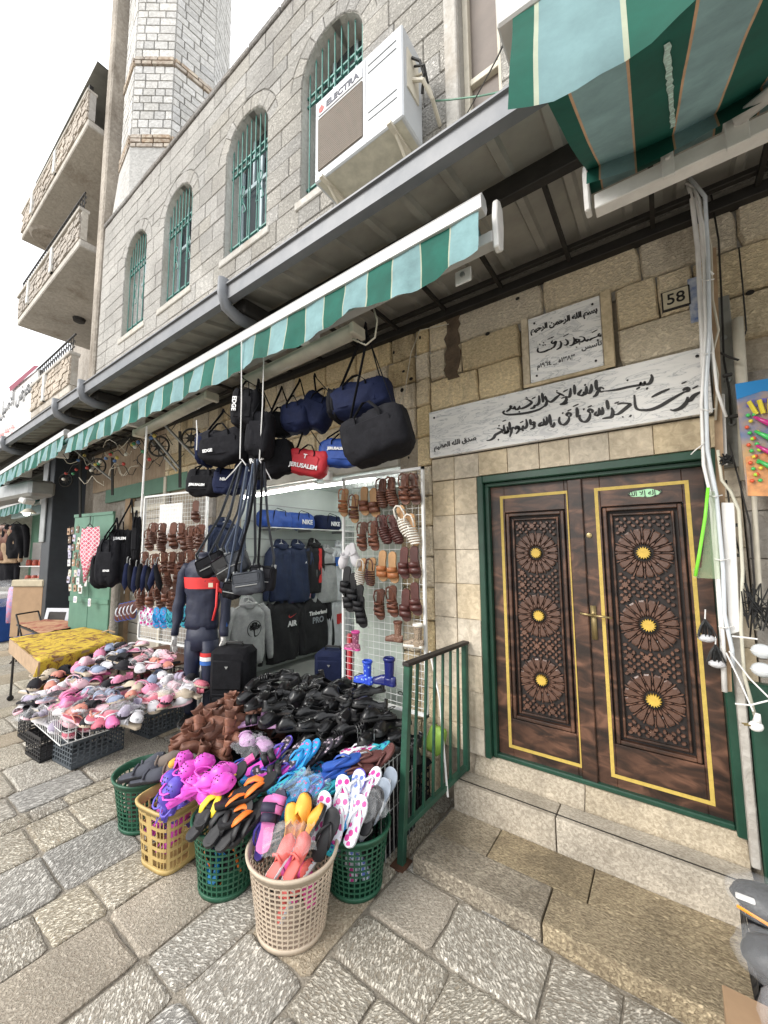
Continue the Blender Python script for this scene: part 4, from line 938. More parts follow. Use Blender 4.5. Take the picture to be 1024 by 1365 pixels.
for (zb, xl, rail, last) in ((11.7,-15.8,0,1),(8.73,-15.4,1,0),(5.35,-13.1,1,0)):
    bl = bpart('balcony', MB().box((xl,-.28,zb),(-10.16,yw,zb+.18)), M['concrete'], bevel=.02); bl.name = 'balcony'
    f = MB(); ff = random.Random(int(zb))
    # parapet: low wall of irregular stones between slabs
    f.box((xl,-.27,zb+.18),(-10.16,-.15,zb+.85)); f.box((xl,-.15,zb+.18),(xl+.12,yw,zb+.85)); part('parapet_core', f.mesh('pc'), M['concrete'], bl)
    g2 = MB(); zz = zb+.2
    while zz < zb+.80:
        hh = ff.uniform(.07,.12); x = xl+.02
        while x < -10.2:
            wd = ff.uniform(.1,.3); g2.box((x,-.27-ff.uniform(.015,.05),zz),(min(x+wd-.015,-10.17),-.262,zz+hh-.012)); x += wd
        y = -.2
        while y < yw:
            wd = ff.uniform(.1,.3); g2.box((xl-ff.uniform(.015,.05),y,zz),(xl+.002,y+wd-.015,zz+hh-.012)); y += wd
        zz += hh
    tag(part('rubble_facing', g2.mesh('rf'), M['brick'], bl), kind='stuff')
    c = MB(); c.box((xl-.04,-.33,zb+.85),(-10.16,-.12,zb+.93)); c.box((xl-.04,-.12,zb+.85),(xl+.14,yw,zb+.93)); part('coping', c.mesh('cp', bevel=.01), M['concrete'], bl)
    for px_ in (xl+1.2, xl+3.3):
        if px_ > -10.6: continue
        c = MB(); c.box((px_-.07,-.345,zb+.2),(px_+.07,-.262,zb+.85)); part('pilaster', c.mesh('pl', bevel=.01), mat('white_stone_pilaster',(.62,.61,.58),.6), bl)
    if rail:
        c = MB(); c.tube([(xl,-.22,zb+1.35),(-10.2,-.22,zb+1.35)], .02, 6); x = xl+.05
        while x < -10.2:
            c.tube([(x,-.22,zb+.93),(x,-.22,zb+1.35)], .009, 4); c.tube([(x+.07+.055*math.cos(t),-.22,zb+1.14+.09*math.sin(t)) for t in [k*.7 for k in range(9)]], .008, 4); x += .16
        part('railing', c.mesh('rl'), M['iron'], bl)
    if last:
        c = MB()
        c.add([(xl+1.0,-.24,zb+1.36),(-9.95,-.24,zb+1.50),(-10.0,yw,zb+1.6),(xl+1.0,yw,zb+1.45),(xl+1.0,-.24,zb+1.39),(-9.95,-.24,zb+1.53),(-10.0,yw,zb+1.63),(xl+1.0,yw,zb+1.48)], [(0,1,2,3),(7,6,5,4),(0,4,5,1),(3,2,6,7),(0,3,7,4)]); part('tin_roof', c.mesh('tr'), mat('grey_tin',(.24,.24,.22),.6,.2,.3,2), bl)
        for x in (xl+1.1,xl+2.3,xl+3.6,-10.5):
            c = MB(); c.box((x-.05,-.22,zb+.93),(x+.05,-.14,zb+1.34)); part('roof_post', c, M['iron'], bl)
        for a_, b_ in ((xl+1.1,xl+1.5),(xl+1.9,xl+2.9),(xl+3.9,xl+4.8)):
            c = MB(); c.box((a_,-.2,zb+.93),(b_,-.18,zb+1.28)); part('screen_panel', c, mat('pale_teal_panel',(.33,.44,.42),.6,0,.15,3), bl)
    c = MB(); c.lathe([(0,0),(.16,0),(.14,-.09),(0,-.10)], (xl+1.9,.7,zb-.0), 12); part('ceiling_lamp', c, M['iron'], bl)
    c = MB(); c.lathe([(0,0),(.16,0),(.14,-.09),(0,-.10)], (xl+4.2,.7,zb-.0), 12); part('ceiling_lamp', c, M['iron'], bl)
c = MB(); c.lathe([(.05,-.001),(.62,-.002),(.55,-.06),(.05,-.07)], (-15.0,.35,11.7), 18); bpart('plaster_rosette', c, M['render_tan'])
# ================================================================== SHOP ROOM
FZ_ = .2
m = MB(); m.box((SX0-.2,.42,FZ_-.1),(SX1+.2,3.4,FZ_)); m.box((SX0,-.02,FZ_-.2),(SX1,.42,FZ_)); part('shop_floor', m, M['shopfloor'], bld)
m = MB(); m.box((SX0-.2,.425,FZ_),(SX0,3.4,3.0)); m.box((SX0,3.2,FZ_),(SX1+.2,3.4,3.0)); m.box((SX1,.425,FZ_),(SX1+.2,3.2,3.0)); part('shop_walls', m, M['shopwall'], bld)
m = MB(); m.box((SX0-.2,.425,3.0),(SX1+.2,3.4,3.05)); part('shop_ceiling', m, M['shopwall'], bld)
for k in range(9):
    m = MB(); m.box((SX0+.001,.45,.55+k*.26),(SX0+.014,3.18,.56+k*.26)); part('slatwall_rail', m, M['steel'], bld)
m = MB(); m.box((SX0,.0,2.70),(SX1,.06,2.86)); part('shutter_box', m.mesh('sb', bevel=.01), mat('aged_white_shutter_box',(.48,.46,.40),.5,0,.2,5), bld)
sh = thing('wall_shelf', 'narrow glass shelf high on the left shop wall carrying sports bags', 'shelf', (SX0,1.9,2.28))
m = MB(); m.box((.0,-1.2,-.012),(.34,1.2,0)); part('board', m, M['white'], sh)
for y in (-1.1,-.4,.4,1.1): m = MB(); m.box((0,y-.01,-.05),(.3,y+.01,-.012)); part('bracket', m, M['steel'], sh)
def tube_light(a, b, label, r=.016):
    a, b = V(a), V(b); f = thing('fluorescent_lamp', label, 'lamp', (a+b)/2); h = (b-a)/2
    m = MB(); m.tube([-h, h], r, 8); part('tube', m.mesh('t', True), M['tube'], f)
    m = MB(); n = V((-h.y,h.x,0)).normalized()*.03; m.add([-h+n+V((0,0,.02)),h+n+V((0,0,.02)),h-n+V((0,0,.02)),-h-n+V((0,0,.02)),-h+n+V((0,0,.05)),h+n+V((0,0,.05)),h-n+V((0,0,.05)),-h-n+V((0,0,.05))], [(0,1,2,3),(7,6,5,4),(0,4,5,1),(1,5,6,2),(2,6,7,3),(3,7,4,0)]); part('holder', m, M['white'], f)
tube_light(PY(322,664,.10), PY(420,647,.10), 'bright fluorescent tube glowing along the top of the shop opening')
tube_light((-4.3,1.2,2.88),(-3.1,1.2,2.88), 'lit fluorescent tube on the shop ceiling, nearer the street')
tube_light((-4.3,2.3,2.88),(-3.1,2.3,2.88), 'lit fluorescent tube on the shop ceiling, deeper inside')
tube_light((-2.9,1.7,2.88),(-2.1,1.7,2.88), 'short lit tube behind the top of the white sandal grid')

# ---- clothes
def garment_mb(w, h, sl=1.0, hood=True, tuck=.03, seed=0):
    r = random.Random(seed); T = MB(); n = 30; rs = []
    for i in range(21):
        t = i/20; z = -h*(1-t)
        ww = w*(.50-.02*math.sin(t*3)) if t < .80 else w*(.50-.31*((t-.80)/.20)**1.6)
        dd = .065+.02*math.sin(3*t+1) if t < .85 else .065*(1-.75*(t-.85)/.15)+.01
        if t < .06: ww *= .94
        rs.append([(ww*math.cos(a)*(1+.03*math.sin(3*a+5*t+seed)), dd*math.sin(a)*(1+.22*math.sin(5*a+7*t+seed)+.5*noise.noise(V((4*math.cos(a)+seed,3*t,seed)))), z+.01*noise.noise(V((a*2,t*5,seed)))) for a in [2*pi*k/n for k in range(n)]])
    T.rings(rs)
    for s in (-1,1):
        p = [(s*w*.36,0,-.05*h),(s*w*.50,0,-.16*h),(s*w*.58,.005,-.42*h),(s*w*.63,-.01,-.70*h),(s*w*.655,-.015,-.92*h*sl),(s*w*.66,-.015,-.98*h*sl)]
        T.tube(p, [.055,.068,.06,.052,.045,.034], 9, flat=1)
    if hood:
        for k in range(3): T.tube([(.11*math.cos(a)*(1-.1*k), .055*math.sin(a)-.0, .005+.03*k*math.sin(a)+.012*k) for a in [2*pi*q/14 for q in range(14)]], .028, 6, closed=True)
    return T
def tree_logo(parent, mt, x, z, s, y):
    m = MB(); R = s
    ring = [(x+R*math.cos(a), y, z+R*math.sin(a)) for a in [2*pi*k/28+.0 for k in range(29)]]
    m.tube([p for p in ring if True], R*.05, 4)
    m.tube([(x,y,z-R*.9),(x,y,z)], [R*.13,R*.06], 5)
    rr = random.Random(2)
    for k in range(11):
        a = pi*(k+.5)/11; q = (x+R*.62*math.cos(a), y, z+R*.62*math.sin(a)*.9); m.tube([(x,y,z-R*.2),((x+q[0])/2+.0,y,(z-R*.1+q[2])/2),q],[R*.06,R*.05,R*.03],4)
        for j in range(4): m.cbox((q[0]+rr.uniform(-.2,.2)*R,y,q[2]+rr.uniform(-.16,.2)*R),(R*.2,.003,R*.15))
    for k in range(4): m.tube([(x,y,z-R*.8),(x+(k-1.5)*R*.3,y,z-R*.95)],[R*.06,R*.02],4)
    o = part('tree_emblem', m, mt, parent); return o
def swoosh(parent, mt, x, z, s, y, name='swoosh_mark'):
    up = [(-1,.05),(-.85,-.25),(-.55,-.32),(-.1,-.18),(1.1,.42),(0,-.02),(-.45,-.12),(-.72,-.08),(-.85,.1),(-.8,.35)]
    m = MB(); m.prism([(a*s,b*s) for a,b in up], (x,y,z), (1,0,0), (0,0,1), (0,-.003,0)); return part(name, m, mt, parent)
def garment(name, label, px0, py0, py1, m_, xw=-4.72, wid=None, seed=0, hood=True, group=None, extra=None, sl=1., cat=None):
    a = PX(px0, py0, xw); b = PX(px0, py1, xw); h = a.z-b.z; w = wid or h*.72
    o = thing(name, label, cat or name.replace('_',' '), a, (0,0,pi/2), group)
    part('garment_body', garment_mb(w, h, sl, hood, seed=seed).mesh('garment_body', True), m_, o)
    m = MB(); m.tube([(0,0,.1),(0,0,.04),(-.0,0,.03)], .004, 5); m.tube([(-w*.4,0,-.04),(0,0,.05),(w*.4,0,-.04)], .007, 5); part('hanger', m, M['wire'], o)
    if extra: extra(o, w, h)
    return o
gg = 'clothes hanging on the left shop wall'
hgrey = mat('heather_grey_jersey', (.33,.34,.34), .9, 0, .12, 20, .4, 30, sheen=.2); hblk = mat('black_jersey', (.012,.012,.014), .85, 0, .2, 14, .4, 30); hnavy = mat('navy_jersey', (.012,.022,.06), .8, 0, .2, 10, .4, 30); hwht = mat('white_jersey', (.52,.54,.56), .8, 0, .1, 10, .4, 30)
red_ = mat('red_jersey', (.55,.03,.03), .7, 0, .1, 14); blue_ = mat('blue_jersey', (.03,.12,.42), .7, 0, .1, 14)
garment('track_jacket', 'dark navy track jacket furthest left in the upper row inside the shop', 375, 728, 800, hnavy, seed=1, wid=.42)
def ex(o, w, h):
    m = MB(); m.tube([(w*.36,-.03,-.1*h),(w*.5,-.03,-.3*h),(w*.52,-.03,-.6*h),(w*.5,-.03,-.95*h)], .012, 4); part('piping', m, mat('pink_piping',(.6,.25,.28),.6,0,0), o); letter(o, 'A', .05, M['print_white'], (.1,-.09,-.3*h))
garment('track_jacket', 'navy track jacket with pale piping hanging in the upper row', 397, 728, 802, hnavy, seed=2, wid=.5, extra=ex)
garment('track_jacket', 'black and red jacket squeezed between the navy and grey tops', 419, 726, 790, hblk, seed=3, wid=.3, extra=lambda o,w,h: part('red_panel', MB().box((.04,-.08,-.8*h),(.11,-.05,-.08*h)).mesh('p',bevel=.01), red_, o))
garment('hooded_top', 'light grey hooded top with dark chest line in the upper row', 437, 734, 802, hgrey, seed=4, wid=.5, extra=lambda o,w,h: (part('chest_line', MB().box((-.2,-.085,-.28*h),(.2,-.07,-.25*h)), hblk, o)))
garment('tshirt', 'white top with blue chest block beside the sandal grid', 454, 728, 800, hwht, seed=5, wid=.44, extra=lambda o,w,h: part('blue_block', MB().box((-.2,-.088,-.36*h),(.0,-.06,-.2*h)), blue_, o))
garment('hooded_top', 'heather grey hooded top with black tree emblem, lower row', 331, 806, 886, hgrey, xw=-4.62, seed=6, wid=.56, extra=lambda o,w,h: tree_logo(o, M['print_dark'], .04, -.40*h, .105, -.092))
garment('sweatshirt', 'black sweatshirt with red tick mark, lower row in the middle', 378, 800, 880, hblk, seed=7, wid=.62, hood=False, extra=lambda o,w,h: (swoosh(o, red_, .1, -.27*h, .075, -.092), letter(o, 'AIR', .11, M['print_white'], (.1,-.092,-.40*h), off=.004)))
garment('sweatshirt', 'black sweatshirt with two line white lettering, lower row', 418, 798, 868, hblk, seed=8, wid=.66, hood=False, extra=lambda o,w,h: (letter(o, 'Timberland', .085, M['print_white'], (.02,-.094,-.26*h), off=.003), letter(o, 'PRO', .13, mat('grey_outline_print',(.28,.3,.33),.6,0,0), (.02,-.094,-.40*h), off=.004)))
garment('tshirt', 'white top with red block below the blue one, next to the grid', 452, 798, 862, hwht, seed=9, wid=.4, hood=False, extra=lambda o,w,h: part('red_block', MB().box((-.12,-.088,-.5*h),(.06,-.06,-.3*h)), red_, o))
garment('track_jacket', 'dark blue jacket hanging at the far left end of the shop wall', 300, 700, 770, hnavy, xw=-4.7, seed=12, wid=.45)

# ---- bags
def duffel_mb(L, H, D, seed=0, n=26):
    r = random.Random(seed); rs = []
    for i in range(15):
        t = i/14; x = -L/2+L*t; k = 1-.28*abs(2*t-1)**8; sag = -.04*H*math.sin(pi*t)
        rg = []
        for j in range(n):
            a = 2*pi*j/n; c, s = math.cos(a), math.sin(a); e = .5
            cy = abs(c)**e*(1 if c > 0 else -1)*D/2; cz = abs(s)**e*(1 if s > 0 else -1)*H/2
            q = 1+.03*math.sin(4*a+9*t+seed)+.16*noise.noise(V((2.2*c, 2.2*s+seed*3.1, t*4.5)))+.07*noise.noise(V((5*c, 5*s+seed, t*11)))
            rg.append((x, cy*k*q*(1.08 if s < 0 else .92), cz*k*q+sag))
        rs.append(rg)
    return MB().rings(rs)
def strap(o, pts, w=.016, mt=None, name='strap'): return part(name, MB().tube(pts, w, 6, flat=.22).mesh(name, True), mt or M['black'], o)
BAGN = [0]
def bag(label, px, py, wpx, hpx, t, mt, hook=None, tilt=0, yaw=25, D=None, txt=None, tcol=None, tsz=.3, tvert=False, cat='bag', name='duffel_bag', end=None, toff=(0,0), group='bags hanging from the canopy beam'):
    c = PT(px, py, t); k = t/FPX; L = wpx*k/max(.6,math.cos(rad(abs(yaw-36)))); H = hpx*k; D = D or min(L,H)*.62; BAGN[0] += 1
    o = thing(name, label, cat, c, (0, rad(tilt), rad(yaw)), group); Ri = o.rotation_euler.to_matrix().inverted()
    part('bag_body', duffel_mb(L, H, D, BAGN[0]).mesh('bag_body', True), mt, o)
    z = MB(); z.tube([(-L*.44,-D*.06,H*.43),(-L*.2,-D*.08,H*.455),(L*.2,-D*.08,H*.455),(L*.44,-D*.06,H*.43)], .006, 5); part('zip', z, M['charcoal'], o)
    pk = MB(); pk.rings([[(x*L*.33, -D*.47-.012*(1-q), zz*H*.27-H*.06) for x, zz in ((-1,-1),(1,-1),(1.02,.8),(.9,1),(-.9,1),(-1.02,.8))] for q in (.0,1.)]); part('pocket', pk.mesh('pk', bevel=.006), mt, o)
    if end: part('end_panel', duffel_mb(L*.16, H*.96, D*1.0, 3).mesh('e', True), end, o, loc=(-L*.43,0,0))
    if hook:
        h = Ri @ (PT(hook[0], hook[1], t)-c)
        strap(o, [(-L*.46,0,H*.25),(-L*.35,0,H*.55),h*.9+V((-.01,0,0)),h]); strap(o, [(L*.46,0,H*.25),(L*.35,0,H*.55),h*.9+V((.01,0,0)),h])
    strap(o, [(-L*.2,-D*.45,-H*.1),(-L*.19,-D*.48,H*.35),(-L*.05,-D*.3,H*.64),(L*.05,-D*.3,H*.64),(L*.19,-D*.48,H*.35),(L*.2,-D*.45,-H*.1)], .012)
    if txt:
        for i, tx in enumerate(txt if isinstance(txt, list) else [txt]):
            letter(o, tx, H*tsz*.55, tcol or M['print_white'], (toff[0]*L,-D*.5-.018,toff[1]*H-i*H*tsz*.9), (pi/2, pi/2 if tvert else 0, 0), off=.0015)
    return o
bag('wide charcoal duffel bag, lowest and nearest of the pair beside the plaque', 503,580,84,66,2.55,M['charcoal'],(489,440),-14,15,D=.26)
bag('dark cylindrical duffel bag hanging directly above the wide charcoal one', 482,533,78,44,2.8,M['navy'],(488,430),-6,15,D=.24,end=M['charcoal'])
bag('royal blue sports bag peeking out under the charcoal duffel', 455,603,56,36,3.2,M['blueb'],(470,560),4,25,txt=['JERUSALEM'],tsz=.24,toff=(-.05,.05))
bag('red sports bag with white cross lettering, the only red one', 411,616,54,34,3.2,M['redb'],(408,562),12,25,txt=['T','JERUSALEM'],tsz=.42,toff=(.0,.14))
bag('navy backpack hanging third from the right in the upper row', 423,549,40,46,3.2,M['navy'],(420,498),25,25,D=.2)
bag('navy round bag just left of the navy backpack', 397,556,38,40,3.2,M['navy'],(400,505),-8,25,D=.2)
bag('small black bag behind the navy round bag', 373,565,38,32,3.3,M['black'],(376,515),4,25)
bag('black duffel bag with Royal written in white script', 364,612,58,46,3.25,M['black'],(372,570),-14,25,txt='Royal',tsz=.36,toff=(-.25,-.0))
bag('upright black bag with vertical white lettering, near the hook', 331,545,36,52,3.1,M['black'],(322,500),4,30,D=.2,txt='EDGE',tsz=.27,tvert=True,toff=(-.28,0))
bag('plain upright black bag overlapping the lettered upright one', 348,578,32,60,3.05,M['charcoal'],(345,505),5,30,D=.18)
bag('large charcoal shoulder bag with a boxed EDGE badge at the left end', 301,595,68,44,3.3,M['charcoal'],(298,545),-7,30,D=.22,txt='EDGE',tsz=.22,toff=(-.22,-.2),end=M['navy'])
bag('black sports bag with white bird mark, lowest on the left', 275,643,46,36,3.5,M['black'],(285,612),3,30,txt=['JERUSALEM'],tsz=.22,toff=(-.1,-.15))
bag('navy sports bag with small white badge beside the bird marked bag', 305,641,36,34,3.45,M['navy'],(312,612),4,30,txt='NB',tsz=.28,toff=(-.05,0))
bag('dark blue bag squeezed behind the hanging strap bunch', 334,633,40,36,3.4,M['navy'],(336,605),6,30)
# bags standing on the shelf
def shelfbag(px, mt, lab, txt=None):
    p = PX(px, 690, -4.72); o = thing('sports_bag', lab, 'bag', (-4.72,p.y,2.28+.13), (0,0,pi/2), 'sports bags on the high shelf')
    part('bag_body', duffel_mb(.52,.26,.26,px).mesh('b', True), mt, o); strap(o, [(-.12,-.12,-.05),(-.1,-.13,.12),(0,-.06,.16),(.1,-.13,.12),(.12,-.12,-.05)], .011)
    if txt: letter(o, txt, .10, M['print_white'], (.04,-.166,-.03), off=.003)
shelfbag(366, M['blueb'], 'blue sports bag at the near end of the high shelf'); shelfbag(398, M['blueb'], 'blue sports bag with white tick brand lettering on the shelf', 'NIKE'); shelfbag(436, M['navy'], 'dark sports bag with white brand lettering at the far shelf end', 'NIKE')
# hanging bunches of shoulder bags on long straps
def hipbag(label, px, py, wpx, hpx, t, mt, tops, smt, yaw=30, tilt=0, sw=.021):
    c = PT(px, py, t); k = t/FPX; L, H = wpx*k, hpx*k; D = .09
    o = thing('shoulder_bag', label, 'bag', c, (0, rad(tilt), rad(yaw)), 'shoulder bags bunched on long straps'); Ri = o.rotation_euler.to_matrix().inverted()
    part('bag_body', duffel_mb(L, H, D, px).mesh('b', True), mt, o)
    part('flap', MB().box((-L*.44,-D*.56,-H*.05),(L*.44,-D*.44,H*.42)).mesh('f', bevel=.012), mt, o)
    z = MB(); z.tube([(-L*.36,-D*.58,-H*.12),(L*.36,-D*.58,-H*.12)], .004, 5); part('zip', z, M['steel'], o)
    for i, q in enumerate(tops):
        h = Ri @ (PT(q[0], q[1], t)-c); sx = L*(-.42 if i % 2 == 0 else .42)
        strap(o, [(sx,0,H*.3),V((sx*.9,0,H*.8)),h*.5+V((sx*.4,0,H*.1)),h], sw, smt)
        b = MB(); b.cbox((sx,0,H*.46),(.035,.014,.03)); part('buckle', b.mesh('bk', bevel=.004), M['steel'], o)
hipbag('black shoulder bag hanging lowest left in front of the mannequin', 283,752,40,26,3.0,M['black'],[(318,622),(322,618)],M['greyw'],30,-25)
hipbag('black shoulder bag with grey strap, second of the bunch', 300,757,26,34,2.95,M['leather_blk'],[(322,622),(330,618)],M['greyw'],30,-30)
hipbag('slate blue shoulder bag with a denim blue strap', 318,748,26,30,2.9,M['greyw'],[(340,616),(344,612)],M['bluegreyw'],30,-20)
hipbag('grey satchel with flap and buckles, lowest of the middle bunch', 332,776,42,30,2.8,M['greyw'],[(345,620),(350,615)],M['charcoal'],30,-8)
hipbag('dark shoulder bag at the right of the strap bunch', 350,770,34,34,2.85,M['charcoal'],[(340,612),(352,616)],M['greyw'],30,5)
hipbag('small black pouch bag between two longer hanging bags', 310,786,22,22,2.85,M['black'],[(330,622),(338,618)],M['bluegreyw'],30,10)
hk = thing('hanging_rope', 'thin white ropes tied in knots holding the strap bunches', 'rope', PT(330,600,2.95))
m = MB(); c0 = PT(330,600,2.95)
for a_, b_ in (((322,455),(320,612)),((352,470),(346,612)),((300,640),(322,615)),((345,612),(362,640)),((322,612),(332,628)),((262,560),(262,600))):
    m.tube([PT(*a_,2.95)-c0, PT((a_[0]+b_[0])/2+1,(a_[1]+b_[1])/2,2.95)-c0, PT(*b_,2.95)-c0], .0045, 5)
part('rope_strand', m, M['white'], hk)
# backpacks and umbrellas on the left
bag('black backpack with white arch lettering, hung in front of the left grid', 166,738,30,66,4.3,M['black'],(176,665),0,36,D=.22,txt='J.SALEM',tsz=.13,toff=(.1,.3),name='backpack',group='black backpacks on the left')
bag('black backpack with small front pouch, leftmost of the hanging ones', 148,748,28,60,4.2,M['charcoal'],(156,690),0,36,D=.2,txt='EDGE',tsz=.1,toff=(.15,-.2),name='backpack',group='black backpacks on the left')
bag('narrow black backpack hanging lowest beside the pink headscarf', 135,760,20,42,4.25,M['black'],(154,700),0,36,D=.15,name='backpack',group='black backpacks on the left')
for i in range(8):
    px = 168+i*6; c = PT(px, 766+(i % 3)*2, 4.15); o = thing('folded_umbrella', 'folded black umbrella hanging %s' % ['at the left end of the umbrella row','second in the umbrella row','third in the umbrella row','just left of the middle of the umbrella row','just right of the middle of the umbrella row','third from the right in the umbrella row','next to last in the umbrella row','at the right end of the umbrella row'][i], 'umbrella', c, (rad(R_.uniform(-8,8)),rad(R_.uniform(-14,14)),rad(36)), 'folded umbrellas')
    m = MB(); m.lathe([(0,-.17),(.01,-.15),(.032,-.10),(.03,0),(.022,.1),(.012,.12),(0,.12)], n=8); part('canopy_cloth', m.mesh('u', True), M['black'] if i % 2 else M['navy'], o)
    m = MB(); m.tube([(0,0,.12),(0,0,.17),(.01,0,.19)], .006, 5); m.tube([(0,0,-.17),(0,0,-.2)], .004, 5); part('shaft', m, M['steel'], o)
bag('black umbrella bundle standing upright above the umbrella row', 182,715,10,54,4.1,M['black'],None,0,36,D=.06,name='umbrella_bundle',cat='umbrella')

# ---- mannequin
mq = thing('mannequin', 'headless shop mannequin in a navy tracksuit with red and white bands', 'mannequin', PT(270,830,4.05), (0,0,rad(30))); mq.location.z = .22
z0 = PT(272,750,3.95).z-.22   # shoulder height above its base
k = z0/1.38
def el(z, rx, ry, cx=0, cy=0, n=16): return [(cx+rx*math.cos(2*pi*j/n), cy+ry*math.sin(2*pi*j/n), z*k) for j in range(n)]
m = MB(); m.rings([el(.80,.165,.105),el(.84,.18,.115),el(.95,.165,.105),el(1.08,.175,.11),el(1.22,.20,.12),el(1.32,.205,.11),el(1.38,.16,.085),el(1.42,.07,.06),el(1.47,.06,.055)])
for s in (-1,1): m.tube([(s*.17,0,1.35*k),(s*.225,0,1.28*k),(s*.25,.0,1.08*k),(s*.26,-.02,.93*k),(s*.265,-.05,.78*k),(s*.265,-.055,.74*k)], [.055,.062,.055,.05,.043,.036], 10)
jk = mat('navy_tracksuit', (.010,.014,.036), .6, 0, .15, 10, .4, 22)
jm = m.mesh('jacket', True, recalc=True)
bmj = bmesh.new(); bmj.from_mesh(jm); bmesh.ops.subdivide_edges(bmj, edges=[e for e in bmj.edges if e.calc_length() > .05], cuts=2, use_grid_fill=True)
for v_ in bmj.verts: v_.co += v_.co.normalized().cross(V((0,0,1))).cross(V((0,0,-1)))*.0+V((v_.co.x,v_.co.y,0)).normalized()*(.022*noise.noise(V((v_.co.x*9,v_.co.y*9,v_.co.z*13))) + .008*noise.noise(v_.co*30))
bmj.to_mesh(jm); bmj.free(); jm.shade_smooth(); part('jacket', jm, jk, mq)
m = MB(); m.rings([[(x*1.035,y*1.06,z) for x,y,z in el(q,a,b)] for q,a,b in ((1.15,.187,.115),(1.20,.196,.118),(1.25,.201,.12))], cap0=False, cap1=False); part('red_band', m.mesh('rb', True), mat('red_tracksuit_band',(.62,.03,.03),.6), mq)
m = MB(); m.tube([(.185,-.075,1.15*k),(.235,-.05,1.12*k)], [.02,.02], 6); m.tube([(.20,-.09,1.2*k),(.20,-.1,1.0*k),(.17,-.105,.88*k)], .012, 5); part('red_piping', m.mesh('rp', True), mat('red_tracksuit_band',(.62,.03,.03),.6), mq)
m = MB(); m.tube([(.262,-.0,1.10*k),(.285,-.02,.95*k),(.29,-.05,.82*k)], .02, 6, flat=.5); part('blue_sleeve_stripe', m.mesh('bs', True), blue_, mq)
m = MB(); m.rings([el(.62,.16,.10,0,0),el(.72,.165,.108),el(.82,.155,.10)])
for s in (-1,1):
    m.rings([[( s*cx+rx*math.cos(2*pi*j/14), cy+ry*math.sin(2*pi*j/14), z*k) for j in range(14)] for z,rx,ry,cx,cy in ((.06,.05,.055,.10,.01),(.12,.062,.065,.10,.0),(.25,.06,.065,.10,0),(.42,.07,.075,.095,-.01),(.55,.082,.09,.09,0),(.70,.09,.10,.082,0))])
part('trousers', m.mesh('trousers', True), jk, mq)
for zz, mt in ((.60,red_),(.565,M['print_white']),(.53,blue_)):
    m = MB(); m.rings([[(.09+.09*math.cos(2*pi*j/14), .098*math.sin(2*pi*j/14), q*k) for j in range(14)] for q in (zz-.033, zz)], cap0=False, cap1=False); part('knee_band', m.mesh('kb', True), mt, mq)
for s in (-1,1):
    m = MB(); bx, bz = s*.265, .74*k
    m.rings([[(bx+rx*math.cos(2*pi*j/8), -.055+ry*math.sin(2*pi*j/8), bz-dz) for j in range(8)] for dz,rx,ry in ((0,.022,.026),(.03,.020,.03),(.07,.018,.038),(.10,.015,.036))])
    for f in range(4): yy = -.055+(-.028+f*.019); ln = (.06,.075,.07,.055)[f]; m.tube([(bx,yy,bz-.095),(bx-s*.004,yy,bz-.10-ln*.5),(bx-s*.016,yy+.0,bz-.10-ln)],[.0085,.008,.006],6)
    m.tube([(bx,-.085,bz-.04),(bx-s*.006,-.112,bz-.075),(bx-s*.01,-.115,bz-.10)],[.011,.009,.007],6)
    part('hand', m.mesh('hand', True), mat('mannequin_skin',(.62,.60,.57),.4), mq)
m = MB(); m.lathe([(0,0),(.2,0),(.2,.015),(0,.02)], n=24); m.tube([(0,.0,.01),(0,0,.5)], .012, 8); part('stand', m.mesh('st'), M['steel'], mq)
for s in (-1,1):
    m = MB(); m.rings([[(s*.10+rx*math.cos(2*pi*j/10), cy+ry*math.sin(2*pi*j/10), z) for j in range(10)] for z,rx,ry,cy in ((.02,.045,.12,-.05),(.05,.047,.12,-.05),(.085,.03,.06,-.0))]); part('shoe', m.mesh('sh', True), M['print_dark'], mq)
tg = tag(inst('price_tag', MB().box((-.022,-.001,-.04),(.022,.001,.0)).mesh('t'), mat('buff_paper',(.5,.44,.33),.8,0,.05), None, PT(281,777,3.6), (0,0,.5)), 'buff paper price tag hanging on the chest of the mannequin', 'price tag')
# ---- suitcases
def suitcase(label, loc, yaw, w, h, mt):
    o = thing('suitcase', label, 'suitcase', loc, (0,0,rad(yaw)), 'suitcases')
    part('case_body', MB().box((-w/2,-.13,.04),(w/2,.13,h)).mesh('cb', True, 40, .05), mt, o)
    part('front_pocket', MB().box((-w*.38,-.155,.10),(w*.38,-.125,h*.42)).mesh('fp', True, 40, .015), mt, o); part('front_pocket', MB().box((-w*.38,-.15,h*.50),(w*.38,-.125,h*.86)).mesh('fp', True, 40, .012), mt, o)
    for zz in (.30,.86):
        m = MB(); m.tube([(-w*.38,-.157,.12),(-w*.38,-.157,h*zz*.5),(-w*.36,-.157,h*(zz*.5+.02)),(w*.36,-.157,h*(zz*.5+.02)),(w*.38,-.157,h*zz*.5)], .006, 5); part('zip', m, M['charcoal'], o)
    m = MB(); m.tube([(-.09,0,h-.005),(-.08,0,h+.035),(.08,0,h+.035),(.09,0,h-.005)], .012, 8); part('handle', m.mesh('hd', True), M['print_dark'], o)
    for sx in (-1,1):
        for sy in (-1,1): m = MB(); m.tube([(sx*w*.4-.015,sy*.09,.03),(sx*w*.4+.015,sy*.09,.03)], .03, 10); part('wheel', m, M['print_dark'], o)
    m = MB(); m.prism([(-.018,.01),(.018,.01),(0,-.016)], (0,-.157,h*.78), (1,0,0), (0,0,1), (0,-.003,0)); part('badge', m, M['steel'], o)
    return o
p = PT(311,928,3.85); suitcase('black upright fabric suitcase standing between mannequin and shoe heap', (p.x,p.y,.24), 30, .40, .76, M['black'])
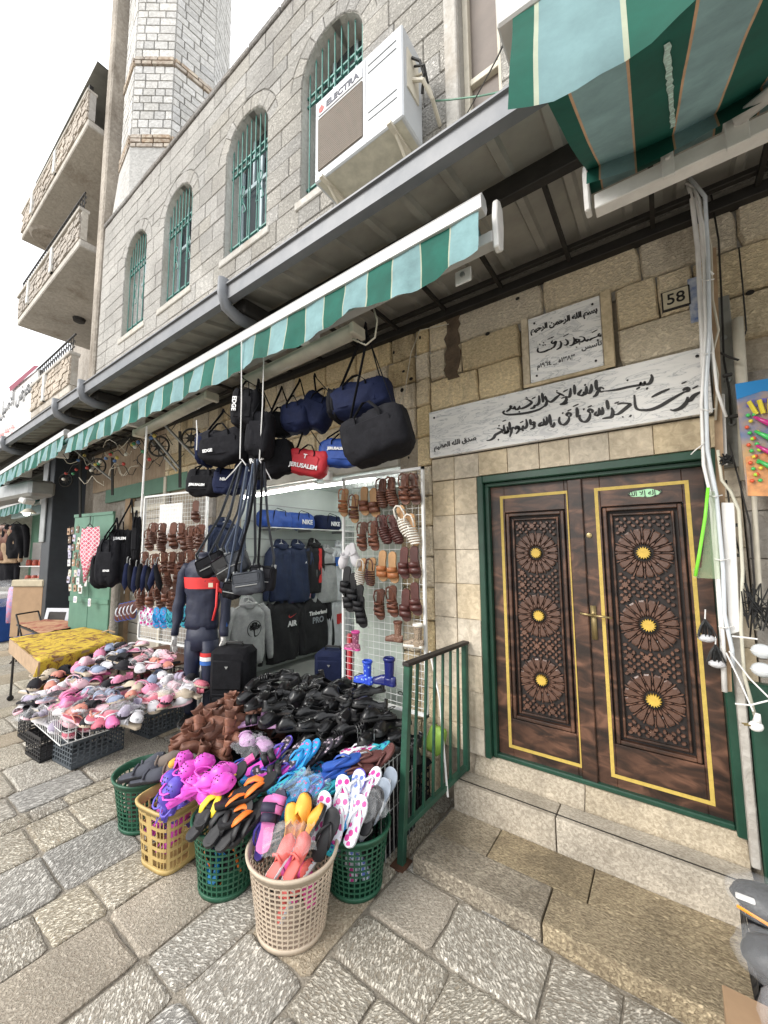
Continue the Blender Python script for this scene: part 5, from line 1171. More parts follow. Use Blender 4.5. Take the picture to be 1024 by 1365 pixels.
p = PY(444,915,.45); suitcase('dark suitcase half hidden behind the white sandal grid', (p.x,p.y,.20), 25, .38, .62, M['navy'])
p = PT(250,915,4.6)
# black shoes lined up on the floor by the suitcase legs are hung on a narrow white board
bd = thing('display_board', 'narrow white board with dark shoes behind the mannequin legs', 'display board', PT(272,900,4.35)); bd.rotation_euler = (0,0,rad(20))
part('board', MB().box((-.12,0,-.4),(.16,.02,.5)), M['white'], bd)

# ================================================================== WHITE WIRE GRIDS
def grid_panel(label, w, h, M4, step=.055, name='grid_panel', mt=None):
    o = thing(name, label, 'grid panel'); o.matrix_world = M4; mt = mt or M['wire']
    m = MB(); t = .013
    for a, b in (((0,-t,0),(t*1.6,t,h)),((w-t*1.6,-t,0),(w,t,h)),((0,-t,0),(w,t,t*1.8)),((0,-t,h-t*1.8),(w,t,h))): m.box(a, b)
    part('frame', m, mt, o); n = int(w/step); k = int(h/step)
    m = MB()
    for i in range(1, n): m.tube([(w*i/n,.003,0),(w*i/n,.003,h)], .0022, 4, cap=False)
    for i in range(1, k): m.tube([(0,-.001,h*i/k),(w,-.001,h*i/k)], .0022, 4, cap=False)
    tag(part('wire_mesh', m, mt, o), kind='stuff'); return o
GA = PY(457,925,-.2); GB = PY(571,955,-.2)
gpR = grid_panel('tall white wire grid hung with sandals and boots, right of the shop opening', GB.x-GA.x, 2.61-GA.z, Matrix.Translation((GA.x,-.2,GA.z)))
# pale sheet behind the grid
pd = thing('sheet_door', 'pale green grey metal door leaf standing behind the sandal grid', 'door', (-2.0,.0,.2)); part('leaf', MB().box((-.42,-.03,0),(.12,.0,2.3)).mesh('lf', bevel=.004), mat('pale_grey_green_sheet',(.44,.50,.44),.5,0,.12,3), pd)
part('red_post', MB().box((-.5,-.04,.1),(-.455,.0,.95)), mat('red_post_paint',(.42,.02,.03),.5), pd)
# left grid faces the camera
t_ = 4.75
a = PT(184,852,t_+.25); b = PT(252,850,t_-.2); d = (b-a); d.z = 0; wl = d.length; ang = math.atan2(d.y, d.x)
gpL = grid_panel('white wire grid hung with rows of brown sandals, left of the mannequin', wl*1.25, PT(220,655,t_).z-a.z, Matrix.Translation(a) @ Matrix.Rotation(ang, 4, 'Z'), .05)
gL = lambda px, py: PT(px, py, t_+.25-.45*(px-184)/68-.03)
part('backing_sheet', MB().box((.3,.02,1.15),(.75,.03,1.72)), M['white'], gpL)
gl2 = grid_panel('dark wire grid below the sandal rows standing behind the slippers', wl*.75, .62, Matrix.Translation(a+V((.35,.25,-.65))) @ Matrix.Rotation(ang, 4, 'Z'), .06, mt=M['steel'])

# ================================================================== STREET FARTHER LEFT
st = thing('closed_shopfront', 'closed shopfront with brown corrugated sheet over a pale green lintel', 'shopfront', (-8.3,0,0))
def sp_(name, m, mt, **k): o = part(name, m.mesh(name, **k), mt, st); o.location = (8.3,0,0); return o
m = MB(); rs = []
xs = [-9.4+.055*i for i in range(57)]
m.rings([[(x,.02-.012*(i % 2),z) for i,x in enumerate(xs)] for z in (3.12,4.0)], closed=False); sp_('corrugated_panel', m, mat('brown_weathered_sheet',(.40,.31,.22),.7,.1,.3,2.5,.3,12,col2=(.25,.18,.12)))
m = MB(); m.box((-9.4,.04,-.05),(-6.3,.3,4.0)); sp_('wall', m, M['render_tan'])
m = MB(); m.box((-8.6,-.02,2.86),(-5.6,.02,3.11)); sp_('lintel', m, M['pale_green'], bevel=.005)
for k_ in range(16):
    m = MB(); m.box((-7.4,.01,.1+k_*.17),(-6.3,.035,.1+k_*.17+.155)); sp_('shutter_slat', m, mat('beige_shutter',(.44,.40,.34),.6,0,.15,4), bevel=.006)
m = MB(); m.box((-7.62,-.05,.1),(-7.42,.04,2.86)); sp_('wooden_post', m, M['wood'], bevel=.01)
m = MB(); m.box((-6.28,-.04,.1),(-6.2,.04,3.1)); m.box((-7.4,-.04,2.6),(-6.28,.03,2.7)); sp_('door_post', m, M['cream'], bevel=.01)
# dark iron braces under the canopy with wagon wheels
for i, (px, py, t, rr) in enumerate(((212,595,4.9,.125),(255,584,4.7,.115),(130,622,6.2,.13),(88,640,7.2,.12))):
    o = thing('wagon_wheel', ['dark iron star wheel ornament, second from the right under the canopy','dark iron star wheel ornament nearest the hanging bags','dark iron star wheel ornament above the green door leaf','dark iron star wheel ornament furthest left in the shade'][i], 'wheel ornament', PT(px,py,t), (0,0,rad(36)), 'iron wheel ornaments')
    m = MB(); m.tube([(rr*math.cos(a_),0,rr*math.sin(a_)) for a_ in [2*pi*q/28 for q in range(28)]], .013, 6, closed=True); part('rim', m.mesh('rim', True), M['iron'], o)
    m = MB()
    for q in range(8): a_ = 2*pi*q/8; c_, s_ = math.cos(a_), math.sin(a_); m.prism([(.02,-.018),(.085,0),(.02,.018)], (0,-.006,0), (c_,0,s_), (-s_,0,c_), (0,.012,0)); m.tube([(0,0,0),(rr*c_,0,rr*s_)], .0045, 5)
    m.lathe([(0,-.01),(.03,-.01),(.03,.01),(0,.01)], n=12, axis='y'); part('star_spokes', m, M['iron'], o)
br = thing('canopy_brace', 'grey iron angle braces propping the canopy left of the bags', 'brace', PT(230,590,4.9)); c0 = br.location.copy()
for a_, b_, t in (((195,570),(240,625),4.8),((218,565),(273,622),4.6),((100,600),(150,640),6.0),((190,575),(236,628),4.9)):
    m = MB(); m.tube([PT(*a_,t)-c0, PT(*b_,t+.1)-c0], .016, 4); part('brace_bar', m, M['steel'], br)
for (a_, b_, t) in (((240,575),(240,650),4.9),((150,610),(150,660),6.0),((107,690),(107,600),6.5)):
    m = MB(); m.tube([PT(*a_,t)-c0, PT(*b_,t)-c0], .02, 4); part('hanger_post', m, M['iron'], br)
pole = tag(inst('awning_crank_pole', MB().tube([PT(196,568,4.2),PT(188,690,4.15),PT(186,720,4.12)], .010, 6).mesh('p'), M['white']), 'slim white awning crank pole hanging left of the sandal grid', 'pole')
# string of small coloured bulbs
sl = thing('string_lights', 'sagging string of small coloured bulbs under the dark canopy', 'string lights', PT(140,600,5.4)); c0 = sl.location.copy()
P = []
for i in range(40):
    u = i/39; P.append(PT(85+125*u, 622-40*u+8*math.sin(u*23)+5*math.sin(u*51), 6.2-1.6*u)-c0)
part('flex', MB().tube(P, .006, 4), M['iron'], sl)
bc = [mat('bulb_red',(.4,.05,.04),.2), mat('bulb_green',(.06,.25,.12),.2), mat('bulb_yellow',(.5,.4,.1),.2), mat('bulb_blue',(.08,.16,.35),.2), mat('bulb_white',(.6,.58,.52),.2)]
bs_ = MB().sphere((0,0,0), .024, 8, 6).mesh('bulb', True)
for i in range(26): inst('bulb', bs_, bc[(i*3) % 5], sl, P[(i*37) % 40]+V((R_.uniform(-.03,.03),R_.uniform(-.03,.03),-.03-R_.uniform(0,.12))))
cw = thing('loose_wiring', 'tangle of dark loose wires looping beneath the far canopy', 'wiring', PT(120,640,6)); c0 = cw.location.copy(); rr = random.Random(9)
for i in range(16):
    x = rr.uniform(70,225); y = rr.uniform(600,650)-.25*(x-70); q = [PT(x+j*5+rr.uniform(-3,3), y+8*math.sin(j*1.3+i)+rr.uniform(-3,3), 5.6-(x-120)*.008)-c0 for j in range(8)]
    part('wire', MB().tube(q, .005, 4), M['iron'] if i % 3 else M['cream'], cw)
# green metal door leaf with souvenirs and a headscarf
t1 = 6.3; A_ = PT(88,870,t1+.3); B_ = PT(141,872,t1-.25); d = B_-A_; d.z = 0; ang = math.atan2(d.y, d.x); wd = d.length
gd = thing('green_door_leaf', 'pale green metal shop door folded open and covered in souvenirs', 'door', (A_.x,A_.y,.05), (0,0,ang)); hz = PT(115,682,t1).z-.05
part('panel', MB().box((0,0,0),(wd*.49,.03,hz)).mesh('pn', bevel=.004), M['pale_green'], gd); part('panel', MB().box((wd*.5,0,0),(wd,.03,hz)).mesh('pn', bevel=.004), M['pale_green'], gd)
m = MB(); m.box((.0,-.015,hz-.05),(wd,0,hz)); m.box((0,-.015,hz*.42),(wd,0,hz*.45)); m.box((0,-.015,0),(wd,0,.05)); part('rail', m, M['pale_green'], gd)
gdp = lambda px, py: PT(px, py, t1+.3-.55*(px-88)/53-.06)
rr = random.Random(12); sv = [mat('souvenir_ivory',(.52,.48,.40),.6,0,.2,30), mat('souvenir_clay',(.35,.22,.14),.6,0,.2,30), mat('souvenir_white',(.62,.62,.60),.5,0,.15,30), mat('souvenir_brown',(.14,.09,.06),.6,0,.2,30), mat('souvenir_lilac',(.42,.40,.50),.5,0,.2,30)]
for row in range(8):
    for c_ in range(5):
        px = 92+c_*6.2+(row % 2)*2+rr.uniform(-1,1); py = 708+row*11+rr.uniform(-2,2)
        if px > 108 and 705 < py < 775: continue
        if c_ > 2 and row > 5: continue
        o = thing('souvenir', 'small souvenir card on the green door, row %d from the top, %s from the left' % (row+1, ['first','second','third','fourth','fifth'][c_]), 'souvenir', gdp(px, py), (0,rad(rr.uniform(-8,8)),ang), 'souvenirs hung on the green door')
        m = MB(); w_ = .042; h_ = .055; m.box((-w_,-.006,-h_),(w_,.006,h_)); m.tube([(0,0,h_),(0,0,h_+.03)], .002, 4); part('card', m, sv[rr.randrange(5)], o)
        m = MB(); m.lathe([(0,0),(.018,0),(.014,.012),(0,.014)], (0,-.006,-.005), 8, axis='y'); part('ornament', m, sv[rr.randrange(5)], o)
for (px, py, w_, h_, lab, mt) in ((122,772,.06,.045,'oval white ceramic dish hung on the green door','white'),(108,786,.05,.06,'small square framed picture low on the green door','souvenir'),(101,799,.055,.05,'pale boxed trinket hung lowest on the green door','white'),(120,803,.04,.06,'white arched trinket beside the pale boxed one','white')):
    o = thing('souvenir', lab, 'souvenir', gdp(px, py), (0,0,ang)); m = MB()
    m.box((-w_,-.012,-h_),(w_,0,h_)); part('frame', m.mesh('f', bevel=.01), M['white'], o); part('face', MB().box((-w_*.6,-.016,-h_*.6),(w_*.6,-.012,h_*.6)), sv[3 if 'picture' in lab else 4], o)
# keffiyeh
kf = thing('headscarf', 'pink and white checked headscarf on a hanger against the green door', 'headscarf', gdp(123,730)-V((0,0.05,0)), (0,0,ang))
def keff():
    m = bpy.data.materials.new('pink_check_cloth'); m.use_nodes = True; nt = m.node_tree; N = nt.nodes; L = nt.links; b = N['Principled BSDF']; b.inputs['Roughness'].default_value = .9
    tc = N.new('ShaderNodeTexCoord'); mp = N.new('ShaderNodeMapping'); mp.inputs['Rotation'].default_value = (0,rad(45),0); mp.inputs['Scale'].default_value = (17,17,17); L.new(tc.outputs['Object'], mp.inputs[0])
    w = N.new('ShaderNodeTexBrick'); w.inputs['Scale'].default_value = 1; w.offset = 0; w.inputs['Color1'].default_value = (.52,.10,.16,1); w.inputs['Color2'].default_value = (.60,.16,.22,1); w.inputs['Mortar'].default_value = (.7,.62,.64,1); w.inputs['Mortar Size'].default_value = .09; w.inputs['Brick Width'].default_value = .8; w.inputs['Row Height'].default_value = .8
    cm = N.new('ShaderNodeCombineXYZ'); sp = N.new('ShaderNodeSeparateXYZ'); L.new(mp.outputs[0], sp.inputs[0]); L.new(sp.outputs[0], cm.inputs[0]); L.new(sp.outputs[2], cm.inputs[1]); L.new(cm.outputs[0], w.inputs[0]); L.new(w.outputs[0], b.inputs[0]); return m
rs = []; kz = t1/FPX
for i in range(15):
    t = i/14; hw = (20+1.5*math.sin(6*t))*kz*(1 if t < .45 else max(.10, 1-(t-.45)/.56)); rs.append([(x*hw+.02*math.sin(t*5), -.02*math.cos(x*9+t*4)-.02*(1-abs(x)), -t*70*kz+26*kz+.015*math.cos(x*6)) for x in [-1+q/8 for q in range(17)]])
part('cloth', MB().rings(rs, closed=False).mesh('kf', True), keff(), kf); m = MB(); m.tube([(-.2,0,.26),(0,0,.38),(.2,0,.26)], .008, 5); m.tube([(0,0,.38),(0,0,.5)], .006, 5); part('hanger', m, M['iron'], kf)
m = MB()
for i in range(7): m.tube([(-.02+i*.007,0,-.5),(-.03+i*.01,-.01,-.6)], .004, 4)
part('tassel', m, M['white'], kf)
# dark pillar, far shop, boxes
fs = thing('far_shop', 'dim open shop beyond the dark pillar with a shelf of red jars', 'shop', (-12.5,.6,0))
def fp(name, m, mt, par=None, **k): o = part(name, m.mesh(name, **k), mt, par or fs); o.location = (12.5,-.6,0); return o
fp('back_wall', MB().box((-30,.9,-.05),(-9.4,1.2,4.4)), M['render_tan']); fp('ceiling_slab', MB().box((-30,-.1,3.9),(-9.4,1.0,4.15)), M['iron'])
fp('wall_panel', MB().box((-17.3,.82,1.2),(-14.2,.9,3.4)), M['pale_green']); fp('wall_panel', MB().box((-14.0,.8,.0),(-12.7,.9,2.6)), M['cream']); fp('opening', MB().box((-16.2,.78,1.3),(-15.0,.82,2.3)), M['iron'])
fp('shop_sign', MB().box((-15.2,-.1,2.9),(-12.4,.0,3.35)), mat('pale_blue_sign',(.45,.55,.60),.5,0,.08,3), bevel=.01)
for k_ in range(5):
    fp('stone_pier', MB().box((-17.9-k_*2.2,-.1,0),(-17.3-k_*2.2,.9,4.0)), M['concrete'], bevel=.02)
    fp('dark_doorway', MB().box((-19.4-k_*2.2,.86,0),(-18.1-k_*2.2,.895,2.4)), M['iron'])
pil = thing('dark_pillar', 'dark metal clad pillar between the green door and the far shop', 'pillar', (-10.3,-.15,0)); part('post', MB().box((-.3,-.3,0),(.25,.25,3.9)).mesh('pp', bevel=.01), mat('dark_blue_grey_metal',(.028,.034,.042),.5,.2,.2,4), pil); part('grey_cover', MB().box((-.34,-.34,2.15),(-.05,-.302,4.0)).mesh('gc', bevel=.01), M['steel'], pil)
jr = MB().lathe([(0,0),(.055,0),(.06,.02),(.06,.10),(.05,.12),(.05,.14),(0,.14)], n=10).mesh('jar', True)
jsh = thing('jar_shelf', 'white shelf of the far shop carrying two rows of red jars', 'shelf', (0,0,0)); jp = PT(55,775,9.0); jsh.location = jp
for z_ in (0,.36): part('board', MB().box((-.45,-.12,z_-.02),(.45,.15,z_)), M['white'], jsh)
part('back_board', MB().box((-.45,.15,-.3),(.45,.17,.9)), M['white'], jsh); jsh.rotation_euler = (0,0,rad(30))
for z_ in (0,.36):
    for q in range(5):
        pw = jsh.location + Matrix.Rotation(rad(30),3,'Z') @ V((-.32+q*.16,-.02,z_+.001)); o = inst('jar', jr, mat('red_jar_glass',(.38,.07,.04),.3,0,.3,20), None, pw); tag(o, 'red food jar on the %s shelf of the far shop, %s from the left' % ('lower' if z_ == 0 else 'upper', ['first','second','third','fourth','fifth'][q]), 'jar', 'red jars in the far shop')
cb = thing('cardboard_box', 'tall brown cardboard carton standing folded beyond the yellow table', 'box', PT(44,850,8.0)); cb.location.z = .25; cb.rotation_euler = (0,0,rad(30))
part('carton', MB().box((-.32,-.2,0),(.36,.25,1.0)).mesh('ct', bevel=.01), M['card'], cb); part('lid_flap', MB().box((-.34,-.23,1.0),(.38,.28,1.14)).mesh('ct', bevel=.02), mat('cream_paper',(.44,.38,.27),.8,0,.15,6), cb)
fr_ = thing('picture_frame', 'silver edged dark frame leaning by the green door foot', 'frame', PT(66,870,7.2), (rad(-12),0,rad(30))); fr_.location.z = .28
m = MB(); 
for a_, b_ in (((-.25,0,0),(-.18,.03,.62)),((.18,0,0),(.25,.03,.62)),((-.18,0,.55),(.18,.03,.62)),((-.18,0,0),(.18,.03,.07))): m.box(a_, b_)
part('border', m, mat('silver_frame',(.42,.43,.46),.3,.6,.1), fr_); part('panel', MB().box((-.18,.01,.07),(.18,.02,.55)), M['iron'], fr_)
bl_ = thing('blue_cooler', 'blue advertising cooler box at the left edge of the street', 'cooler', PT(4,850,8.6)); bl_.location.z = 0; bl_.rotation_euler = (0,0,rad(30))
part('cabinet', MB().box((-.6,-.3,0),(.14,.3,.95)).mesh('bc', bevel=.03), mat('cooler_blue',(.02,.10,.42),.4,0,.1), bl_); part('lid', MB().box((-.62,-.32,.95),(.15,.32,1.05)).mesh('bl', bevel=.02), M['white'], bl_); part('round_logo', MB().lathe([(0,0),(.12,0),(.12,.005),(0,.005)], (-.05,-.3,.5), 14, axis='y'), M['white'], bl_)
pk_ = thing('wrapped_goods', 'clear wrapped roll of colourful goods in front of the carton', 'goods', PT(16,790,8.3), (0,0,rad(30)))
m = duffel_mb(.9,.5,.4,5); part('clear_cover', m.mesh('cc', True), M['plastic_bag'], pk_); part('bright_cloth', MB().tube([(.1,0,.1),(.22,-.1,-.2),(.2,-.12,-.6)], [.12,.14,.1], 9).mesh('bc', True), mat('pink_print',(.62,.18,.25),.7,0,.3,20,col2=(.2,.3,.55)), pk_)
ch = thing('folding_chair', 'black folding chair between the far carton and the red cloth table', 'chair', PT(42,880,7.0)); ch.location.z = 0; ch.rotation_euler = (0,0,rad(120))
m = MB()
for sx in (-.2,.2): m.tube([(sx,-.2,0),(sx,.0,.45),(sx,.15,.85)], .014, 6); m.tube([(sx,.2,0),(sx,-.18,.45)], .014, 6)
m.tube([(-.2,.15,.85),(.2,.15,.85)], .014, 6); part('chair_frame', m.mesh('cf', True), M['iron'], ch); part('seat', MB().box((-.2,-.2,.43),(.2,.18,.46)).mesh('s', bevel=.01), mat('blue_seat',(.03,.07,.3),.6), ch)
# far signs and lamp
sg = thing('white_shop_sign', 'large white shop sign with dark Arabic lettering above the far street', 'sign', PY(25,530,-.25))
c0 = sg.location.copy(); q = [PY(-30,612,-.25)-c0, PY(49,562,-.25)-c0, PY(51,492,-.25)-c0, PY(-30,552,-.25)-c0]
part('board', MB().add([*q, *[p_+V((0,.12,0)) for p_ in q]], [(0,1,2,3),(7,6,5,4),(0,4,5,1),(1,5,6,2),(2,6,7,3),(3,7,4,0)]), M['white'], sg)
d = q[1]-q[0]; letter(sg, arabic('معرض الاصيل للهدايا'), .62, M['ink'], ((q[0]+q[1]+q[2]+q[3])/4+V((.7,-.02,.3))), (pi/2,0,0), off=.012); letter(sg, arabic('بيع جملة ومفرق'), .34, mat('red_print',(.55,.05,.04),.5,0,0), ((q[0]+q[1]+q[2]+q[3])/4+V((.7,-.02,-.5))), (pi/2,0,0))
part('maroon_cloth', MB().add([PY(14,522,-.3)-c0,PY(52,488,-.3)-c0,PY(46,487,-.3)-c0,PY(12,516,-.3)-c0],[(0,1,2,3)]), mat('maroon_cloth',(.2,.02,.05),.7,0,0), sg)
lp = thing('bulb_lamp', 'glowing bulb lamp in a round shade under the far awning', 'lamp', PT(36,680,7.5)); lp.location = PT(38,682,7.5)
part('shade', MB().lathe([(.02,.06),(.05,.05),(.12,-.02),(.125,-.03),(.11,-.02),(.04,.04)], n=14).mesh('sh', True), M['cream'], lp); part('globe', MB().sphere((-.03,-.02,-.03), .05, 10, 8).mesh('g', True), mat('lit_globe',(1,1,1),.4,0,0,emit=((.9,1,.95),9)), lp)
spk = thing('security_camera', 'small white security camera box under the far canopy', 'camera', PT(36,668,7.0), (0,rad(20),rad(40))); part('camera_housing', MB().box((-.06,-.12,-.05),(.06,.12,.05)).mesh('k', bevel=.02), M['white'], spk)
gb = thing('grey_roller_box', 'grey roller shutter box above the far small awning', 'shutter box', PT(40,655,7.5)); gb.rotation_euler = (0,0,rad(5)); part('box_cover', MB().box((-2.6,-.2,-.14),(.6,.2,.16)).mesh('k', bevel=.05), M['steel'], gb)
# far goods at the left edge
for i, (px, py, mt_) in enumerate(((6,700,M['leather_brn']),(14,704,M['wood']),(22,698,M['black']),(9,735,M['charcoal']))):
    o = thing('hanging_goods', ['brown coat hanging in the far shop front, leftmost','pale brown cloth hanging beside the far brown coat','dark cloth hanging nearest the far lamp','dark bundle low under the far hanging cloths'][i], 'hanging goods', PT(px,py,9.0), (0,0,rad(36)))
    part('cloth', garment_mb(.45,.8,hood=False,seed=20+i).mesh('cloth', True), mt_, o)
    part('hanger', MB().tube([(-.15,0,-.04),(0,0,.05),(.15,0,-.04)], .01, 4), M['iron'], o)

# ================================================================== FOOTWEAR
SOLE = [(0,.0),(.03,.55),(.08,.74),(.18,.80),(.35,.70),(.5,.72),(.66,.94),(.78,1.0),(.88,.92),(.95,.70),(.985,.42),(1.0,.0)]
def sole_w(t):
    for (a, p), (b, q) in zip(SOLE, SOLE[1:]):
        if t <= b: return p+(q-p)*(t-a)/(b-a)
    return 0
def bend(t): return .012*math.sin(pi*t)*-1+.014*t      # slight inward curve of the foot
TS = [0,.015,.05,.12,.25,.4,.55,.68,.8,.9,.96,.99,1.0]
def sole_mb(L, Wd, th, z=0, k=1., mi=0, lift=0., m=None):
    m = m or MB(); P = []
    for t in TS: P.append((t, sole_w(t)*Wd/2*k))
    ring = [(t, w) for t, w in P]+[(t, -w) for t, w in reversed(P[1:-1])]
    f = lambda t, w, zz: ((t-.5)*L*(1-(1-k)*.5), w+bend(t), zz+lift*max(0, t-.7)**2*2)
    m.rings([[f(t, w*.94, z) for t, w in ring], [f(t, w, z+th*.3) for t, w in ring], [f(t, w, z+th*.75) for t, w in ring], [f(t, w*.96, z+th) for t, w in ring]], mi); return m
def shell(L, Wd, z0, hf, cov, t0=0, t1=1., n=14, mi=0, k=1.03, m=None, hs=9, thick=.004):
    """upper: arches over the foot; hf(t) height, cov(t) 0..1 how far each side closes (1 = closed on top)"""
    m = m or MB(); left = []; right = []
    for i in range(n+1):
        t = t0+(t1-t0)*i/n; w = max(sole_w(min(max(t,.004),.996)), .12)*Wd/2*k; h = hf(t); c = cov(t); rl = []; rr = []
        for j in range(hs+1):
            a = (pi/2)*c*j/hs; y = w*math.cos(a)**.8; z = h*math.sin(a)**.85; rl.append(((t-.5)*L, y+bend(t), z0+z)); rr.append(((t-.5)*L, -y+bend(t), z0+z))
        left.append(rl); right.append(rr)
    m.rings(left, mi, closed=False); m.rings([list(reversed(r)) for r in right], mi, closed=False)
    return m
def thicken(me, d=.003):
    bm = bmesh.new(); bm.from_mesh(me); bmesh.ops.remove_doubles(bm, verts=bm.verts, dist=.0004); bmesh.ops.recalc_face_normals(bm, faces=bm.faces); bmesh.ops.solidify(bm, geom=bm.faces[:], thickness=d); bm.to_mesh(me); bm.free(); me.shade_smooth(); return me
def sm(a, b, t): t = min(1, max(0, (t-a)/(b-a))); return t*t*(3-2*t)
PROTO = {}
def make_protos():
    L, Wd = .26, .10
    # flip-flop
    s = sole_mb(L, Wd, .018).mesh('sole', True, 40)
    m = MB(); cx = .24*L
    for sg in (-1,1): m.tube([(cx,0,.016),(cx-.01,sg*.008,.03),(cx-.045,sg*.030,.040),(cx-.09,sg*.041,.030),(cx-.115,sg*.040,.014)], [.006,.008,.009,.009,.007], 7, flat=.55)
    top = sole_mb(L*.97, Wd, .002, .0175, .93).mesh('footbed_print', True, 40)
    PROTO['flip'] = [('sole', s), ('strap', m.mesh('strap', True)), ('footbed_print', top)]
    # thick thong with broad strap
    m = MB()
    for sg in (-1,1): m.tube([(cx,0,.02),(cx-.02,sg*.012,.036),(cx-.055,sg*.034,.046),(cx-.10,sg*.047,.034),(cx-.125,sg*.045,.016)], [.012,.019,.023,.023,.014], 7, flat=.3)
    PROTO['thong'] = [('sole', sole_mb(L*1.04, Wd*1.05, .024, lift=.1).mesh('sole', True, 40)), ('strap', m.mesh('strap', True)), ('footbed_print', sole_mb(L*.98, Wd, .002, .0235, .9).mesh('footbed_print', True, 40))]
    # clog with holes and heel strap
    s = sole_mb(L, Wd*1.12, .026).mesh('sole', True, 40)
    hf = lambda t: .035+.042*sm(.42,.62,t)-.052*sm(.78,1.0,t)
    cov = lambda t: .62+.38*sm(.44,.54,t) if t > .3 else .55
    u = thicken(shell(L, Wd*1.12, .018, hf, cov, .12, 1.0).mesh('upper'))
    m = MB(); m.tube([(-.03,.054,.040),(-.08,.05,.062),(-.115,.03,.072),(-.125,0,.074),(-.115,-.03,.072),(-.08,-.05,.062),(-.03,-.054,.040)], .008, 6, flat=.4)
    h = MB()
    for x, y in ((.02,0),(.02,.022),(.02,-.022),(.045,.012),(.045,-.012),(.07,0),(.045,.034),(.045,-.034),(.07,.022),(.07,-.022)):
        zz = .018+hf(x/L+.5)*math.sqrt(max(0, 1-(y/.055)**2))+.0035; h.sphere((x, y, zz), .0055, 7, 4, sq=(1,1,.45))
    PROTO['clog'] = [('sole', s), ('upper', u), ('heel_strap', m.mesh('heel_strap', True)), ('vent_holes', h.mesh('vent_holes', True))]
    # slipper: closed toe, open heel
    hf = lambda t: .01+.040*sm(.30,.55,t)-.024*sm(.80,1.0,t)
    u = thicken(shell(L, Wd, .012, hf, lambda t: .30+.70*sm(.34,.46,t), .28, 1.0).mesh('upper'), .005)
    m = MB(); m.tube([(-.015,.046,.035),(-.008,.03,.058),(0,0,.066),(-.008,-.03,.058),(-.015,-.046,.035)], .008, 6)
    PROTO['slipper'] = [('sole', sole_mb(L, Wd*1.04, .020).mesh('sole', True, 40)), ('upper', u), ('footbed', sole_mb(L*.96, Wd*.97, .004, .0185, .95).mesh('footbed', True, 40)), ('fluffy_trim', m.mesh('trim', True))]
    # full shoe
    hf = lambda t: .052+.012*math.cos(t*9)*(t < .3)+.014*sm(.3,.5,t)-.034*sm(.62,1.0,t)
    cov = lambda t: .40 if t < .10 else (.40+.60*sm(.50,.64,t))
    m = shell(L, Wd*.98, .016, hf, cov, .0, 1.0, 18)
    # heel counter
    hc = MB(); rs = []
    for j in range(7):
        z = .016+.062*j/6; rs.append([(-L/2+.0+.02*(1-math.cos(a))*1.3+.004*j/6, .034*math.sin(a)*1.1, z) for a in [-pi/2+pi*q/8 for q in range(9)]])
    hc.rings(rs, closed=False)
    u = thicken(m.mesh('upper'), .003); hcm = thicken(hc.mesh('heel_counter'), .003)
    PROTO['shoe'] = [('sole', sole_mb(L*1.02, Wd*1.04, .022).mesh('sole', True, 40)), ('upper', u), ('heel_counter', hcm), ('insole', sole_mb(L*.95, Wd*.9, .003, .022, .92).mesh('insole', True, 40))]
    # ankle bootie, soft leather
    sf = MB(); rs = []
    for i in range(7):
        t = i/6; z = .035+.085*t; rx = .046+.007*t; ry = .036+.012*t; rs.append([(-.060+rx*math.cos(q)*1.1+.006*math.sin(3*q)*t, ry*math.sin(q), z+.012*math.sin(2*q+1)*t) for q in [2*pi*k/18 for k in range(18)]])
    sf.rings(rs, cap0=False, cap1=False)
    ft = shell(L, Wd*.98, .012, lambda t: .070-.040*sm(.55,1.0,t), lambda t: 1. if t > .42 else .6, .0, 1.0, 16); sf.add(ft.v, ft.f)
    PROTO['bootie'] = [('sole', sole_mb(L*1.0, Wd*1.0, .014).mesh('sole', True, 40)), ('upper', thicken(sf.mesh('upper'), .003)), ('insole', MB().lathe([(0,.05),(.043,.05),(.043,.052),(0,.053)], (-.06,0,0), 14).mesh('insole'))]
    # leather sandal with three bands and an ankle strap
    ps = []
    def band(t, wd_, h, r_=.0): 
        mm = MB(); w = sole_w(t)*Wd/2; rs = []
        for j in range(11):
            a = pi*j/10; rs.append([((t-.5)*L-wd_/2+r_*math.cos(a), (w+.003)*math.cos(a)+bend(t), .01+h*math.sin(a)**.8), ((t-.5)*L+wd_/2+r_*math.cos(a), (w+.003)*math.cos(a)+bend(t), .01+h*math.sin(a)**.8*.93)])
        mm.rings(rs, closed=False); return mm
    bd_ = band(.80,.026,.042); bd_.add(band(.64,.022,.055,.012).v, band(.64,.022,.055).f); bd_.add(band(.64,.018,.055,-.018).v, band(.64,.018,.055).f)
    bd_.add(band(.47,.018,.064).v, band(.47,.018,.064).f)
    an = MB(); an.tube([(-.02,.036,.045),(-.06,.040,.055),(-.105,.03,.062),(-.12,0,.064),(-.105,-.03,.062),(-.06,-.04,.055),(-.02,-.036,.045)], .008, 5, flat=.35)
    for sg in (-1,1): an.tube([(-.075,sg*.038,.01),(-.08,sg*.039,.056)], .007, 5, flat=.35)
    sand = thicken(bd_.mesh('bands'), .003)
    PROTO['sandal'] = [('sole', sole_mb(L, Wd, .014).mesh('sole', True, 40)), ('bands', sand), ('ankle_strap', an.mesh('ankle_strap', True))]
    # slide: two wide bands
    b2 = band(.76,.045,.048); b2.add(band(.58,.04,.058).v, band(.58,.04,.058).f); PROTO['slide'] = [('sole', sole_mb(L, Wd, .016).mesh('sole', True, 40)), ('bands', thicken(b2.mesh('bands'), .004))]
    # fisherman: many woven strips
    b3 = MB()
    for i in range(7): q = band(.93-.075*i,.013,.035+.032*sm(0,5,i)); b3.add(q.v, q.f)
